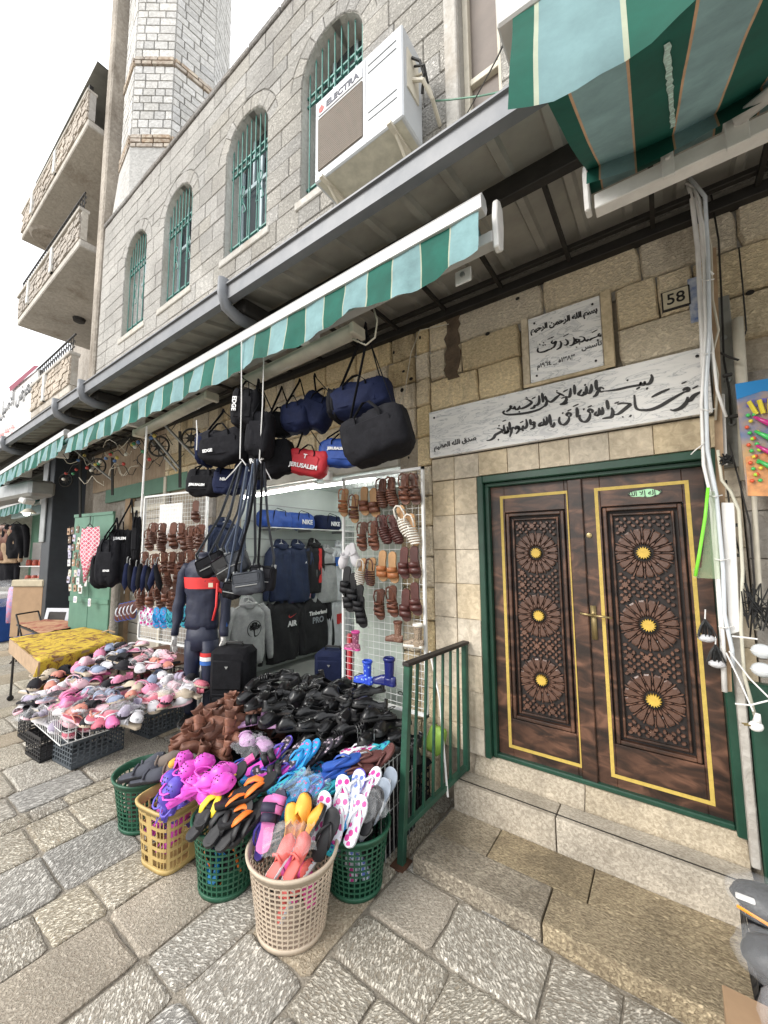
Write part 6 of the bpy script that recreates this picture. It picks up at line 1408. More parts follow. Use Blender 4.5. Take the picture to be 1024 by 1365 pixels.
    b3.tube([(.11,0,.03),(.06,0,.052),(0,0,.068),(-.03,0,.075)], .006, 5, flat=.5)
    PROTO['woven'] = [('sole', sole_mb(L, Wd, .014).mesh('sole', True, 40)), ('bands', thicken(b3.mesh('bands'), .003)), ('ankle_strap', an.mesh('ankle_strap', True))]
    # rubber boot
    sf = MB(); rs = []
    for i in range(9):
        t = i/8; z = .05+.20*t; rx = .040+.010*t; ry = .036+.012*t; rs.append([(-.055+rx*math.cos(a)*(1.1), ry*math.sin(a), z) for a in [2*pi*q/16 for q in range(16)]])
    sf.rings(rs, cap0=False, cap1=False)
    ft = shell(L, Wd*.95, .014, lambda t: .075-.0*t-.035*sm(.55,1.0,t), lambda t: 1., .0, 1.0, 16)
    hcb = MB(); rs = []
    for j in range(5): z = .012+.06*j/4; rs.append([(-.055+.066*math.cos(a)*.9, .044*math.sin(a), z) for a in [2*pi*q/16 for q in range(16)]])
    hcb.rings(rs, cap0=False)
    sf.add(hcb.v, hcb.f); sf.add(ft.v, ft.f)
    cf = MB(); cf.tube([(-.055+.0555*math.cos(a), .0485*math.sin(a), .245) for a in [2*pi*q/18 for q in range(18)]], .009, 6, closed=True, flat=2)
    PROTO['boot'] = [('sole', sole_mb(L, Wd*1.02, .026).mesh('sole', True, 40)), ('upper', sf.mesh('upper', True)), ('cuff', cf.mesh('cuff', True))]
    # bare slipper sole facing out (upside down look)
make_protos()
def footwear(kind, name, label, cat, loc, R, mats, s=1., group=None):
    o = bpy.data.objects.new(name, None); COL.objects.link(o); o.empty_display_size = .02
    o.matrix_world = Matrix.Translation(loc) @ R.to_4x4() @ Matrix.Scale(s, 4); tag(o, label, cat, group)
    for (pn, me) in PROTO[kind]:
        mt = mats.get(pn, mats.get('*')); inst(pn, me, mt, o)
    return o
def RZ(yaw, pitch=0, roll=0): return (Matrix.Rotation(rad(yaw),3,'Z') @ Matrix.Rotation(rad(pitch),3,'Y') @ Matrix.Rotation(rad(roll),3,'X'))
def M_(n, h, r=.55, **k): return mat(n, srgb(h), r, **k)
f_blue = M_('sky_blue_foam','#1f86c4'); f_navyblue = M_('cobalt_dotted_foam','#2a4fa0', col2=srgb('#2a4fa0')); f_pink = M_('pink_foam','#d94f9b'); f_magenta = M_('magenta_foam','#d84fc0', .4); f_lilac = M_('violet_foam','#5a4bb0', .45); f_black = M_('black_foam','#17171a'); f_teal = M_('teal_foam','#1c93a0'); f_grey = M_('grey_foam','#8d97a4'); f_white = M_('white_foam','#d8dbe0'); f_orange = M_('orange_strap','#e8772a'); f_yellow = M_('yellow_strap','#e3c52e'); f_brown = M_('brown_dotted_foam','#5b3733'); f_taupe = M_('taupe_cloth','#6d625a', .9); f_slate = M_('slate_cloth','#43454e', .9)
def dots(name, base, dot, scale=60, thr=.25, feat='F1'):
    m = bpy.data.materials.new(name); m.use_nodes = True; nt = m.node_tree; N = nt.nodes; L = nt.links; b = N['Principled BSDF']; b.inputs['Roughness'].default_value = .5
    tc = N.new('ShaderNodeTexCoord'); v = N.new('ShaderNodeTexVoronoi'); v.inputs['Scale'].default_value = scale; v.inputs['Randomness'].default_value = .5 if scale > 50 else 1; L.new(tc.outputs['Object'], v.inputs['Vector'])
    lt = N.new('ShaderNodeMath'); lt.operation = 'LESS_THAN'; lt.inputs[1].default_value = thr; L.new(v.outputs['Distance'], lt.inputs[0])
    mm = N.new('ShaderNodeMix'); mm.data_type = 'RGBA'; L.new(lt.outputs[0], mm.inputs[0]); mm.inputs[6].default_value = (*srgb(base),1); mm.inputs[7].default_value = (*srgb(dot),1); L.new(mm.outputs[2], b.inputs[0]); return m
p_bluedot = dots('blue_dotted_print', '#2b55a8', '#c9d6ee', 90, .22); p_browndot = dots('brown_dotted_print', '#5f3a38', '#c9a7a0', 90, .22)
p_flower = dots('pink_flower_print', '#e6e8f2', '#d8469a', 26, .42); p_flower2 = dots('blue_flower_print', '#e0e4f4', '#6a7fd0', 30, .4); p_bluepat = dots('blue_patterned_print', '#2b9bd6', '#c45fa0', 40, .3); p_greypat = dots('dark_patterned_print', '#3a3440', '#b9a9b4', 45, .35); p_teal = dots('teal_patterned_print', '#43b4c4', '#2c4c9c', 40, .35); p_leo = dots('leopard_print', '#8f7f6c', '#241c18', 70, .33); p_pinkboot = dots('pink_boot_print', '#8a4764', '#e2a0b4', 40, .3); p_blueboot = dots('blue_boot_print', '#2546c0', '#8fb2ea', 30, .33)

# ---- laundry-style baskets with real openings
def basket(label, cx, cy, h, rt, rb, mt, group, rectangular=False, yaw=0, nu=36, nv=11, name='plastic_basket'):
    o = thing(name, label, 'basket', (cx, cy, .006), (0,0,rad(yaw)), group)
    def Pf(u, v, off=0):
        a = 2*pi*u; r = rb+(rt-rb)*v-off; c, s = math.cos(a), math.sin(a)
        if rectangular: e = .5; return V((abs(c)**e*(1 if c > 0 else -1)*r*.92, abs(s)**e*(1 if s > 0 else -1)*r*.98, h*v))
        return V((c*r*1.04, s*r*.97, h*v))
    m = MB(); th = .004; v0, v1 = .07, .87; dv = (v1-v0)/nv
    def strip(ua, ub, va, vb, both=True):
        n = 1
        A = [Pf(ua,va),Pf(ub,va),Pf(ub,vb),Pf(ua,vb)]; B = [Pf(ua,va,th),Pf(ub,va,th),Pf(ub,vb,th),Pf(ua,vb,th)]
        m.add(A+B, [(0,1,2,3),(7,6,5,4),(0,4,5,1),(2,6,7,3),(1,5,6,2),(3,7,4,0)])
    bu = .24/nu; bv = dv*.16
    for i in range(nu): 
        for j in range(nv): 
            solid = rectangular and (i % 9) in (4,)
            strip((i-.0)/nu-bu/2 if not solid else i/nu, (i)/nu+bu/2 if not solid else (i+1)/nu, v0+dv*j, v0+dv*(j+1))
    for j in range(nv+1):
        for i in range(nu): strip(i/nu+bu/2, (i+1)/nu-bu/2, v0+dv*j-bv, v0+dv*j+bv)
    part('lattice', m.mesh('lattice', recalc=False), mt, o)
    n = 40
    def ring(v, off=0, z=0): return [Pf(k/n, v, off)+V((0,0,z)) for k in range(n)]
    m = MB(); m.rings([ring(.88,th),ring(.88),ring(.95,-.002),ring(.955,-.012),ring(1,-.014),ring(1.01,-.004),ring(1.0,th),ring(.88,th)], cap0=False, cap1=False); part('rim', m.mesh('rim', True), mt, o)
    m = MB(); m.rings([ring(0,.0),ring(0,-.003),ring(.065,-.003),ring(.07,0),ring(.07,th),ring(.0,th)], cap0=True, cap1=False); part('base', m.mesh('base', True), mt, o)
    return o
bw = M_('ivory_basket_plastic','#b8a996', .5); bg_ = M_('green_basket_plastic','#24543f', .45); by = M_('mustard_basket_plastic','#b39a63', .5); bgd = M_('deep_green_basket','#24543f', .45)
B1 = basket('ivory slatted basket in front, full of pink and orange sandals', -1.715, -1.375, .375, .228, .175, bw, 'plastic baskets of footwear', nu=44, nv=12)
B2 = basket('green basket just left of the ivory one, piled with black and orange flip-flops', -2.235,-1.425,.37,.193,.150,bg_,'plastic baskets of footwear', nu=34, nv=9)
B3 = basket('mustard rectangular basket holding pink clogs', -2.70,-1.49,.375,.20,.165,by,'plastic baskets of footwear',True,8, nu=36, nv=5)
B4 = basket('green basket furthest left holding dark cloth slippers', -3.20,-1.46,.345,.215,.165,bgd,'plastic baskets of footwear', nu=34, nv=9)
B5 = basket('green basket beside the railing with flowered flip-flops', -1.61,-.985,.34,.20,.155,bgd,'plastic baskets of footwear', nu=34, nv=9)
B6 = basket('green basket mostly buried behind, under purple flip-flops', -2.32,-1.06,.40,.19,.15,bgd,'plastic baskets of footwear', nu=30, nv=8)
def inside(bk, lst, who):     # loose fill so that the openings show goods
    pass
# helper to place a pair/one by picture position and height
CNT = {}
def put(kind, name, lab, cat, px, py, z, yaw, pitch, roll, mats, s=1., grp=None):
    return footwear(kind, name, lab, cat, PZ(px, py, z), RZ(yaw, pitch, roll), mats, s, grp)
rf = random.Random(77)
# ---- fill below the visible layers (footwear deep in the baskets)
def fill(bk, mats_list, kind, n, z0, z1, r, grp, lab, s=.85, name='flip_flop', cat='flip-flop'):
    for i in range(n):
        a = rf.uniform(0, 2*pi); q = rf.uniform(0, r-.06); z = z0+(z1-z0)*i/n
        mt = mats_list[i % len(mats_list)]
        footwear(kind, name, lab, cat, V((bk.location.x+q*math.cos(a), bk.location.y+q*math.sin(a), z)), RZ(rf.uniform(0,360), rf.uniform(-75,-50), rf.uniform(-30,30)), mt, s, grp)
K = lambda u, s=None, **k: dict({'*': u, 'sole': s or u}, **k)
fill(B1, [K(M_('salmon_slipper','#d9665f', .6), f_white), K(f_pink, f_pink), K(M_('salmon_slipper','#d9665f', .6), f_black)], 'slipper', 9, .14, .26, .15, 'footwear packed down inside the ivory basket', 'slipper packed low in the ivory basket, seen through its slots', name='slipper', cat='slipper')
fill(B2, [K(f_black), K(f_black, f_orange), K(f_blue)], 'flip', 9, .13, .25, .15, 'footwear packed down inside the near green basket', 'dark flip-flop packed low in the near green basket')
fill(B3, [K(f_magenta), K(f_magenta), K(f_lilac)], 'clog', 7, .13, .24, .15, 'clogs packed down inside the mustard basket', 'clog packed low inside the mustard basket', name='clog', cat='clog')
fill(B4, [K(f_slate), K(f_taupe)], 'slipper', 6, .12, .22, .16, 'slippers packed down inside the far green basket', 'dark slipper packed low in the leftmost green basket', name='slipper', cat='slipper')
fill(B5, [K(f_white, footbed_print=p_flower), K(f_grey, footbed_print=p_flower2), K(f_black)], 'flip', 8, .13, .25, .14, 'flip-flops packed down inside the basket by the railing', 'pale flip-flop packed low in the basket by the railing')
# ---- top of the ivory basket
G1 = 'footwear on top of the ivory basket'
og = M_('orange_yellow_rubber','#eba43a', .55); pk2 = M_('pink_grey_canvas','#c86fa8', .7); pkd = M_('navy_trim','#26233a', .7); salmon = M_('salmon_slipper','#d9665f', .6)
put('slide','sandal','pink and navy sport sandal standing at the left inside the ivory basket','sandal',357,1098,.46,120,-50,8,{'*':pk2,'sole':pk2,'bands':pkd},.98,G1)
put('slide','sandal','second pink sport sandal leaning behind the left one','sandal',368,1086,.48,105,-50,-10,{'*':pk2,'sole':pkd,'bands':pk2},.95,G1)
put('shoe','sandal','orange water shoe standing upright in the middle of the ivory basket','water shoe',404,1092,.48,95,-62,5,K(og, f_black),.92,G1)
put('shoe','sandal','orange water shoe left of the upright one','water shoe',388,1102,.45,110,-64,18,K(og, f_black),.85,G1)
put('shoe','sandal','orange water shoe leaning right with a dark sole edge','water shoe',420,1104,.45,60,-54,-20,K(og, f_black),.85,G1)
put('slipper','slipper','salmon pink slipper toe showing at the front left of the ivory basket','slipper',376,1146,.40,85,-38,0,K(salmon, f_white),.80,G1); put('slipper','slipper','salmon pink slipper toe showing at the front centre of the ivory basket','slipper',398,1144,.40,95,-38,0,K(salmon, salmon),.80,G1)
put('flip','flip_flop','dark flip-flop wedged along the right wall of the ivory basket','flip-flop',436,1112,.42,70,-58,40,K(f_black),.95,G1); put('flip','flip_flop','patterned flip-flop leaning at the back right of the ivory basket','flip-flop',428,1088,.46,100,-50,10,K(f_white, f_white, footbed_print=p_flower),.9,G1)
put('flip','flip_flop','purple flip-flop wedged along the left wall of the ivory basket','flip-flop',350,1112,.40,130,-60,-35,K(f_lilac, f_black),.9,G1)
# ---- near green basket: black thongs with orange and yellow straps
G2 = 'black flip-flops with bright straps'
for (px, py, z, yaw, pt, rl, st_, w) in ((345,1062,.58,55,-22,10,f_orange,'broad orange strap, topmost of the green basket'),(322,1078,.54,50,-15,-5,f_orange,'orange strap, second from the top'),(300,1065,.53,115,-30,0,f_orange,'orange strap, standing at the left back'),(308,1052,.55,70,-35,15,f_yellow,'yellow and black strap at the back of the green basket'),(290,1085,.50,100,-45,0,f_yellow,'yellow strap at the left of the green basket'),(328,1100,.49,60,-12,8,f_orange,'orange strap low at the right side'),(282,1100,.46,80,-65,0,f_black,'plain black strap at the left rim'),(303,1106,.47,95,-60,0,f_black,'plain black strap, front left'),(320,1112,.46,85,-62,5,f_black,'plain black strap, front centre'),(336,1110,.46,75,-58,0,f_black,'plain black strap, front right')):
    put('thong','flip_flop','black flip-flop with '+w,'flip-flop',px-4,py-10,z-.02,yaw,pt*.55,rl,{'*':f_black,'sole':f_black,'strap':st_},.96,G2)
# ---- mustard basket: magenta clogs, violet soles
G3 = 'pink clogs heaped on the mustard basket'
for i, (px, py, z, yaw, pt, rl) in enumerate(((262,1030,.55,60,-20,0),(285,1040,.56,20,-10,0),(245,1042,.52,80,-35,10),(268,1052,.52,30,-8,-10),(250,1060,.48,50,-25,5),(292,1052,.54,15,-20,25),(272,1064,.46,350,-5,0),(300,1036,.52,340,-15,-20),(240,1028,.50,110,-30,0))):
    put('clog','clog','magenta pink clog '+['on top at the back','on the right crest of the heap','tilted up at the left','lying across the middle','at the lower left','leaning over to the right','lowest at the front rim','at the far right edge','at the back left corner'][i]+' of the mustard basket','clog',px,py,z,yaw,pt,rl,K(f_magenta, vent_holes=f_black),.92,G3)
for i, (px, py, z, yaw, pt) in enumerate(((236,1060,.47,95,-70),(227,1052,.47,100,-60),(305,1048,.48,60,-50),(228,1070,.43,60,-80))):
    put('clog','clog','violet clog '+['standing upright at the left front','behind the upright violet one','tucked at the right under pink clogs','lowest at the left rim'][i]+' of the mustard basket','clog',px,py,z,yaw,pt,0,K(f_lilac, vent_holes=f_black),.8,'violet clogs')
put('slipper','slipper','orange checked slipper toe behind the pink clogs','slipper',244,1020,.48,250,-15,0,K(M_('orange_check','#d6a13c', .8)),.75)
# ---- leftmost green basket
G4 = 'dark cloth slippers in the leftmost green basket'
for i, (px, py, z, yaw, pt, mt) in enumerate(((186,1034,.42,40,-12,f_slate),(200,1040,.41,35,-10,f_slate),(215,1022,.45,50,-18,f_taupe),(226,1030,.45,45,-15,f_taupe),(196,1026,.40,60,-25,f_slate))):
    put('slipper','slipper',['charcoal slipper nearest the left rim','charcoal slipper second from the left rim','taupe slipper leaning highest at the right','taupe slipper at the front right rim','charcoal slipper at the back'][i]+' of the leftmost green basket','slipper',px,py,z,yaw,pt,5,K(mt, f_black),1.05,G4)
# ---- basket by the railing
G5 = 'flowered flip-flops in the basket by the railing'
for i, (px, py, z, yaw, pt, rl, k_, pr) in enumerate(((456,1062,.52,120,-55,0,f_white,p_flower),(474,1052,.54,100,-50,0,f_lilac,p_flower2),(492,1048,.55,80,-48,0,f_white,p_flower),(452,1090,.46,110,-60,0,f_white,p_flower),(476,1092,.46,95,-62,0,f_white,p_flower),(496,1078,.48,80,-70,20,f_black,f_black),(514,1050,.52,75,-68,30,f_grey,f_grey),(464,1076,.48,100,-40,0,f_blue,p_bluepat),(505,1066,.50,78,-66,25,f_grey,f_grey))):
    put('flip','flip_flop',['white flip-flop with pink flowers standing at the back left','pale lilac flip-flop with blue flowers at the back','white flip-flop with a large pink flower on the crest','white flip-flop with red flowers at the front left','white flip-flop with red flowers at the front centre','black soled flip-flop standing at the right','pale grey flip-flop standing highest at the right edge','light blue flip-flop lying in the middle','grey flip-flop between the black and pale ones'][i]+' of the basket by the railing','flip-flop',px,py+3,z-.03,yaw,pt*.72,rl,{'*':k_,'sole':k_,'strap':f_white if k_ != f_black else f_black,'footbed_print':pr},.95,G5)
# ---- stand under the heaps
stn = thing('display_stand', 'low black crates and wire trays under the heaps of shoes', 'display stand', (-2.4,-.62,0))
def lattice_box(name, a, b, mt, parent, nx=12, nz=4, th=.006, closed_top=False):
    m = MB(); (x0,y0,z0), (x1,y1,z1) = a, b
    for (p, q, fixed, axis) in ((x0,x1,y0,'y'),(x0,x1,y1-th,'y'),(y0,y1,x0,'x'),(y0,y1,x1-th,'x')):
        n = max(3, int((q-p)/(.045)))
        def bx(u0, u1, w0, w1):
            if axis == 'y': m.box((u0,fixed,w0),(u1,fixed+th,w1))
            else: m.box((fixed,u0,w0),(fixed+th,u1,w1))
        for i in range(n+1): u = p+(q-p)*i/n; bx(u-.006 if i else u, u+.006 if i < n else u, z0+.02, z1-.025)
        for k in range(nz+1): w = z0+.02+(z1-z0-.045)*k/nz; bx(p, q, w-.005, w+.005)
        bx(p, q, z0, z0+.02); bx(p, q, z1-.025, z1)
    m.box((x0,y0,z0),(x1,y1,z0+.008)); return part(name, m.mesh(name, recalc=False), mt, parent)
c0 = stn.location
for (x0,x1,y0,y1) in ((-2.05,-1.55,-.85,-.40),(-2.60,-2.08,-.80,-.25),(-3.15,-2.62,-1.15,-.45),(-3.3,-2.7,-.42,-.05),(-2.68,-1.62,-.38,-.06)):
    lattice_box('crate', (x0-c0.x,y0-c0.y,0), (x1-c0.x,y1-c0.y,.30), M['crate_blk'], stn)
m = MB()   # wire tray with upright prongs by the railing
for i in range(6): x = .50+.03*i; m.tube([(x,.02,.30),(x+.01,.0,.66)], .0035, 4)
for i in range(9): y = -.25+.045*i; m.tube([(.90,y,.05),(.90,y,.62)], .0035, 4)
for z in (.32,.45,.61): m.tube([(.90,-.25,z),(.90,.15,z)], .0035, 4)
part('wire_tray', m, M['steel'], stn)
part('under_cloth', MB().box((-.9,-.48,.29),(.84,.52,.33)).mesh('u', bevel=.02), M['black'], stn)
tag(inst('green_bag', duffel_mb(.13,.2,.08,3).mesh('g', True), M_('lime_plastic_bag','#86a848', .6), None, PY(582,985,-.12), (0,.3,0)), 'lime green plastic bag crumpled behind the railing bars', 'plastic bag')
tag(inst('white_broom_stick', MB().tube([PY(573,868,-.3),PY(586,930,-.3),PY(597,1062,-.3)], .008, 6).mesh('w'), M['white']), 'white stick leaning against the wall behind the railing', 'stick')
# ---- heap of black shoes
blk = M['leather_blk']; 
rowsb = [(908,[352,372,392,414],.74),(918,[346,366,386,408,430,452,468],.74),(930,[340,360,382,404,428,450,474,490],.73),(944,[352,374,398,422,448,470,492],.70),(958,[366,390,414,440,462,484,506],.66),(972,[396,420,444,468,490,512,530],.61),(988,[420,446,500,518,534],.56),(1004,[496,514,532],.52),(1020,[508,524,536],.47)]
pos = ['in the back row','just in front of the back row','in the upper middle of the heap','across the middle of the heap','below the middle of the heap','towards the front of the heap','low at the front of the heap','at the front foot near the railing','lowest by the railing post']
for ri, (py, xs_, z) in enumerate(rowsb):
    for ci_, px in enumerate(xs_):
        kd = 'shoe' if rf.random() < .8 else ('clog' if rf.random() < .5 else 'woven'); f_ = ci_/max(1, len(xs_)-1); side = ['first','second','third','fourth','fifth','sixth','seventh','eighth'][ci_]+' from the left'
        put(kd, 'shoe', 'black %s %s, %s' % ({'shoe':'leather shoe','clog':'rubber clog','woven':'strappy sandal'}[kd], pos[ri], side), 'shoe', px+rf.uniform(-4,4), py+rf.uniform(-4,4), z+rf.uniform(-.02,.03), rf.choice([228,240,252,215,236,70,262,205])+rf.uniform(-14,14), rf.uniform(-14,20), rf.uniform(-25,25), K(blk, M['print_dark'], insole=mat('grey_insole',(.07,.06,.055),.8), vent_holes=M['print_dark']), 1.05, 'black shoes heaped in front of the shop')
# lower hidden layer gives the heap its body
for i in range(26):
    footwear('shoe','shoe','black leather shoe deep in the heap, mostly covered by others','shoe',V((rf.uniform(-3.0,-1.62), rf.uniform(-.85,-.1), .36+rf.uniform(0,.08))), RZ(rf.uniform(0,360), rf.uniform(-20,20), rf.uniform(-30,30)), K(blk, M['print_dark']), 1.05, 'covered black shoes inside the heap')
# ---- brown booties
rowsr = [(938,[300,316,328],.64),(950,[282,298,314,326],.62),(962,[268,286,304,320],.60),(974,[258,276,296,314],.56),(986,[250,270,290,308],.51),(998,[244,264,284,302],.46),(1006,[252,272,292],.42)]
posr = ['at the top of the brown heap','just under the top of the brown heap','in the upper middle of the brown heap','across the middle of the brown heap','below the middle of the brown heap','in the bottom row of the brown heap','lowest at the front of the brown heap']
for ri, (py, xs_, z) in enumerate(rowsr):
    for ci_, px in enumerate(xs_):
        put('bootie','ankle_boot','brown ankle boot %s, %s from left' % (posr[ri], ['first','second','third','fourth'][ci_]),'ankle boot', px+rf.uniform(-4,4), py+rf.uniform(-3,3), z, rf.choice([70,100,130,250,20])+rf.uniform(-20,20), rf.uniform(-25,15), rf.uniform(-25,25), K(M['boot_brn'], M['leather_brn'], insole=M['lining']), .86, 'brown ankle boots in a heap')
for i in range(14): footwear('bootie','ankle_boot','brown ankle boot buried inside the heap under the others','ankle boot',V((rf.uniform(-3.2,-2.75), rf.uniform(-1.1,-.5), .33+rf.uniform(0,.1))), RZ(rf.uniform(0,360), 0, rf.uniform(-30,30)), K(M['boot_brn']), .86, 'buried brown ankle boots')
# ---- mixed flip-flops between the baskets and the black shoes
lilacg = M_('lilac_grey_canvas','#b58fb5', .8); 
mixd = [(330,965,.60,40,-10,'slide',lilacg,f_black,'lilac and black sport sandal at the top left of the mixed heap'),(352,958,.61,30,-12,'slide',f_black,lilacg,'lilac strapped sport sandal beside the brown boots'),(372,968,.60,25,-5,'slide',lilacg,f_black,'lilac and black sport sandal lying sideways on the crest'),(388,960,.61,60,-15,'slide',f_black,lilacg,'black soled lilac sandal nearest the black shoes'),(328,988,.55,330,-8,'slipper',lilacg,lilacg,'wrapped lilac grey slipper under the sport sandals'),(348,996,.53,345,-8,'slipper',lilacg,lilacg,'second wrapped lilac grey slipper under the sport sandals'),
 (352,1018,.50,55,-25,'slide',f_magenta,f_black,'magenta strapped sandal at the left of the blue pair'),(338,1010,.50,70,-20,'slide',f_pink,f_black,'dark pink sandal low at the left of the mixed heap'),(372,1004,.54,80,-30,'flip',f_lilac,p_greypat,'violet edged patterned flip-flop left of the blue pair'),(386,1012,.53,75,-28,'flip',f_black,p_greypat,'dark patterned flip-flop leaning on the blue pair'),(398,1012,.55,80,-35,'flip',f_blue,p_bluepat,'bright blue patterned flip-flop, left one of the blue pair'),(410,1010,.56,78,-35,'flip',f_blue,p_bluepat,'bright blue patterned flip-flop, right one of the blue pair'),(426,1006,.56,60,-30,'flip',f_black,p_greypat,'black edged grey patterned flip-flop right of the blue pair'),(438,1000,.57,55,-28,'flip',f_black,p_greypat,'black edged patterned flip-flop nearest the black shoes'),
 (442,1034,.52,45,-10,'flip',f_navyblue,p_bluedot,'cobalt dotted flip-flop lying lower in front'),(456,1018,.57,40,-12,'flip',f_navyblue,p_bluedot,'cobalt dotted flip-flop reaching up to the right'),(486,1012,.58,25,-12,'flip',f_brown,p_browndot,'brown dotted flip-flop on the right crest of the mixed heap'),(472,1028,.54,20,-8,'flip',f_brown,p_browndot,'brown dotted flip-flop lying under its partner'),(508,1016,.57,50,-40,'flip',f_brown,p_browndot,'brown flip-flop standing at the right behind the flowered ones'),(498,1004,.57,30,-25,'flip',f_teal,p_teal,'teal edged flip-flop behind the brown dotted pair'),(478,1002,.57,30,-10,'flip',f_white,p_flower,'white edged flip-flop half hidden behind the brown dotted pair'),
 (384,1044,.50,70,-15,'flip',f_blue,p_teal,'light blue patterned flip-flop below the blue pair, left'),(402,1050,.48,60,-10,'flip',f_teal,p_teal,'light teal patterned flip-flop below the blue pair'),(418,1046,.49,50,-12,'flip',f_blue,p_flower2,'pale blue flip-flop between teal and cobalt ones'),(430,1056,.47,45,-10,'flip',f_teal,p_teal,'turquoise flip-flop just left of the flowered basket'),(392,1066,.46,80,-30,'flip',f_blue,p_bluepat,'blue flip-flop with red print behind the ivory basket'),(410,1062,.46,70,-25,'flip',f_lilac,p_bluepat,'violet printed flip-flop behind the orange water shoes'),(375,1030,.50,60,-20,'flip',f_lilac,p_greypat,'violet grey flip-flop in the middle left of the mixed heap'),(360,1035,.49,40,-15,'slide',f_magenta,f_black,'magenta and black sandal above the orange straps'),(446,1048,.49,55,-12,'flip',f_teal,p_teal,'turquoise flip-flop under the cobalt dotted one'),(464,1042,.50,50,-20,'flip',f_navyblue,p_bluedot,'second cobalt dotted flip-flop behind the white flowered ones')]
for px, py, z, yaw, pt, kd, a_, b_, lab in mixd:
    ms = {'*':a_,'sole':a_,'strap':a_,'footbed_print':b_,'bands':b_,'upper':a_}
    put(kd,'flip_flop' if kd == 'flip' else 'sandal' if kd == 'slide' else 'slipper',lab,'flip-flop' if kd == 'flip' else 'sandal' if kd == 'slide' else 'slipper',px,py,z,yaw,pt,rf.uniform(-12,12),ms,1.0,'mixed flip-flops and sandals on the front heap')
for i in range(22):
    k_ = rf.choice([(f_blue,p_bluepat),(f_black,p_greypat),(f_lilac,p_greypat),(f_navyblue,p_bluedot),(f_teal,p_teal)])
    footwear('flip','flip_flop','flip-flop pressed under the top layer of the mixed heap','flip-flop',V((rf.uniform(-2.55,-1.6), rf.uniform(-1.2,-.8), .36+rf.uniform(0,.1))), RZ(rf.uniform(0,360), rf.uniform(-20,5), rf.uniform(-20,20)), {'*':k_[0],'footbed_print':k_[1]}, 1., 'flip-flops under the mixed heap')
# clear wrap lying over parts of the piles
def wrap(label, px, py, z, sx, sy, sz, seed):
    o = thing('plastic_wrap', label, 'plastic wrap', PZ(px, py, z)); m = MB(); n = 16; rs = []
    for i in range(n+1):
        rs.append([((j/n-.5)*sx, (i/n-.5)*sy, sz*(1-((j/n-.5)*2)**2)*(1-((i/n-.5)*2)**2)+.05*noise.noise(V((j*.45+seed, i*.45, seed)))) for j in range(n+1)])
    m.rings(rs, closed=False); part('film', m.mesh('film', True), M['plastic_bag'], o); o.rotation_euler = (rad(10), rad(5), rad(30+seed*20)); return o
wrap('crinkled clear bag over the salmon slippers in the ivory basket', 386, 1118, .50, .26, .16, .06, 1)
wrap('crinkled clear bag over the flowered flip-flops', 485, 1075, .54, .26, .2, .08, 2); wrap('crinkled clear bag over the lilac slippers', 338, 995, .60, .26, .22, .06, 3); wrap('crinkled clear bag over the teal flip-flops', 410, 1048, .54, .26, .24, .06, 4)

for q_, (px, py, z) in enumerate(((70,930,.62),(95,945,.60),(130,925,.66),(165,945,.60),(215,925,.66),(240,915,.68),(195,878,.82),(50,950,.52))): wrap('crinkled clear film over slippers, '+['outer left corner','front bin','middle of the front bin','right of the front bin','second bin','far right of the second bin','on the brown board','lowest outer edge'][q_], px, py, z, .30, .24, .05, q_+5)
# ---- left tables of slippers
def wire_bin(label, x0, x1, y0, y1, z0, z1):
    o = thing('wire_bin', label, 'wire bin', (x0, y0, z0)); m = MB(); w, d, h = x1-x0, y1-y0, z1-z0
    for z in (0, h*.5, h): m.tube([(0,0,z),(w,0,z),(w,d,z),(0,d,z)], .005 if z in (0,h) else .0035, 5, closed=True)
    for n_, f in ((int(w/.05), lambda u: (u*w,0)), (int(w/.05), lambda u: (u*w,d)), (int(d/.05), lambda u: (0,u*d)), (int(d/.05), lambda u: (w,u*d))):
        for i in range(n_+1): x, y = f(i/n_); m.tube([(x,y,0),(x,y,h)], .003, 4)
    for i in range(int(d/.06)): m.tube([(0,i*.06,0),(w,i*.06,0)], .003, 4)
    part('wire_frame', m, M['wire'], o); return o
def crate(label, x, y, yaw, mt, w=.40, l=.60, h=.26):
    o = thing('plastic_crate', label, 'crate', (x, y, .006), (0,0,rad(yaw)), 'plastic crates under the slipper bins'); lattice_box('crate_wall', (-w/2,-l/2,0), (w/2,l/2,h), mt, o, nz=5)
    part('solid_floor', MB().box((-w/2+.02,-l/2+.02,.01),(w/2-.02,l/2-.02,.02)), mt, o); return o
crate('grey plastic crate nearest the camera, under the front slipper bin', -4.63,-1.36,7,M['crate'],.36,.44,.24); crate('black plastic crate half hidden behind the near grey one', -5.0,-1.5,5,M['crate_blk'],.34,.4,.22)
crate('grey plastic crate under the second slipper bin, closer to the shop', -4.68,-.66,7,M['crate'],.36,.50,.24); crate('black plastic crate at the outer left corner of the slipper display', -5.55,-1.45,4,M['crate_blk'],.34,.4,.22)
wire_bin('white wire bin of wrapped slippers, front one on the grey crate', -5.15,-4.38,-1.66,-1.02,.27,.50)
wire_bin('white wire bin of pale slippers, second one towards the shop', -5.10,-4.50,-.95,-.28,.27,.48)
slm = [('pink',M_('pink_towel','#d98aa6', .9)),('pale pink',M_('pale_pink_towel','#dcb4bd', .9)),('grey blue',M_('grey_blue_towel','#8791a8', .9)),('white',M_('white_towel','#cfcdd0', .9)),('hot pink',M_('hot_pink_rubber','#d06a9c', .5)),('rose',M_('rose_rubber','#bf6676', .6)),('black',M_('black_velvet','#1c1b20', .9)),('beige',M_('beige_towel','#b9ab98', .9)),('salmon',M_('salmon_towel','#d08a7a', .9)),('lilac grey',M_('lilac_grey_towel','#9c93a6', .9))]
USED = set()
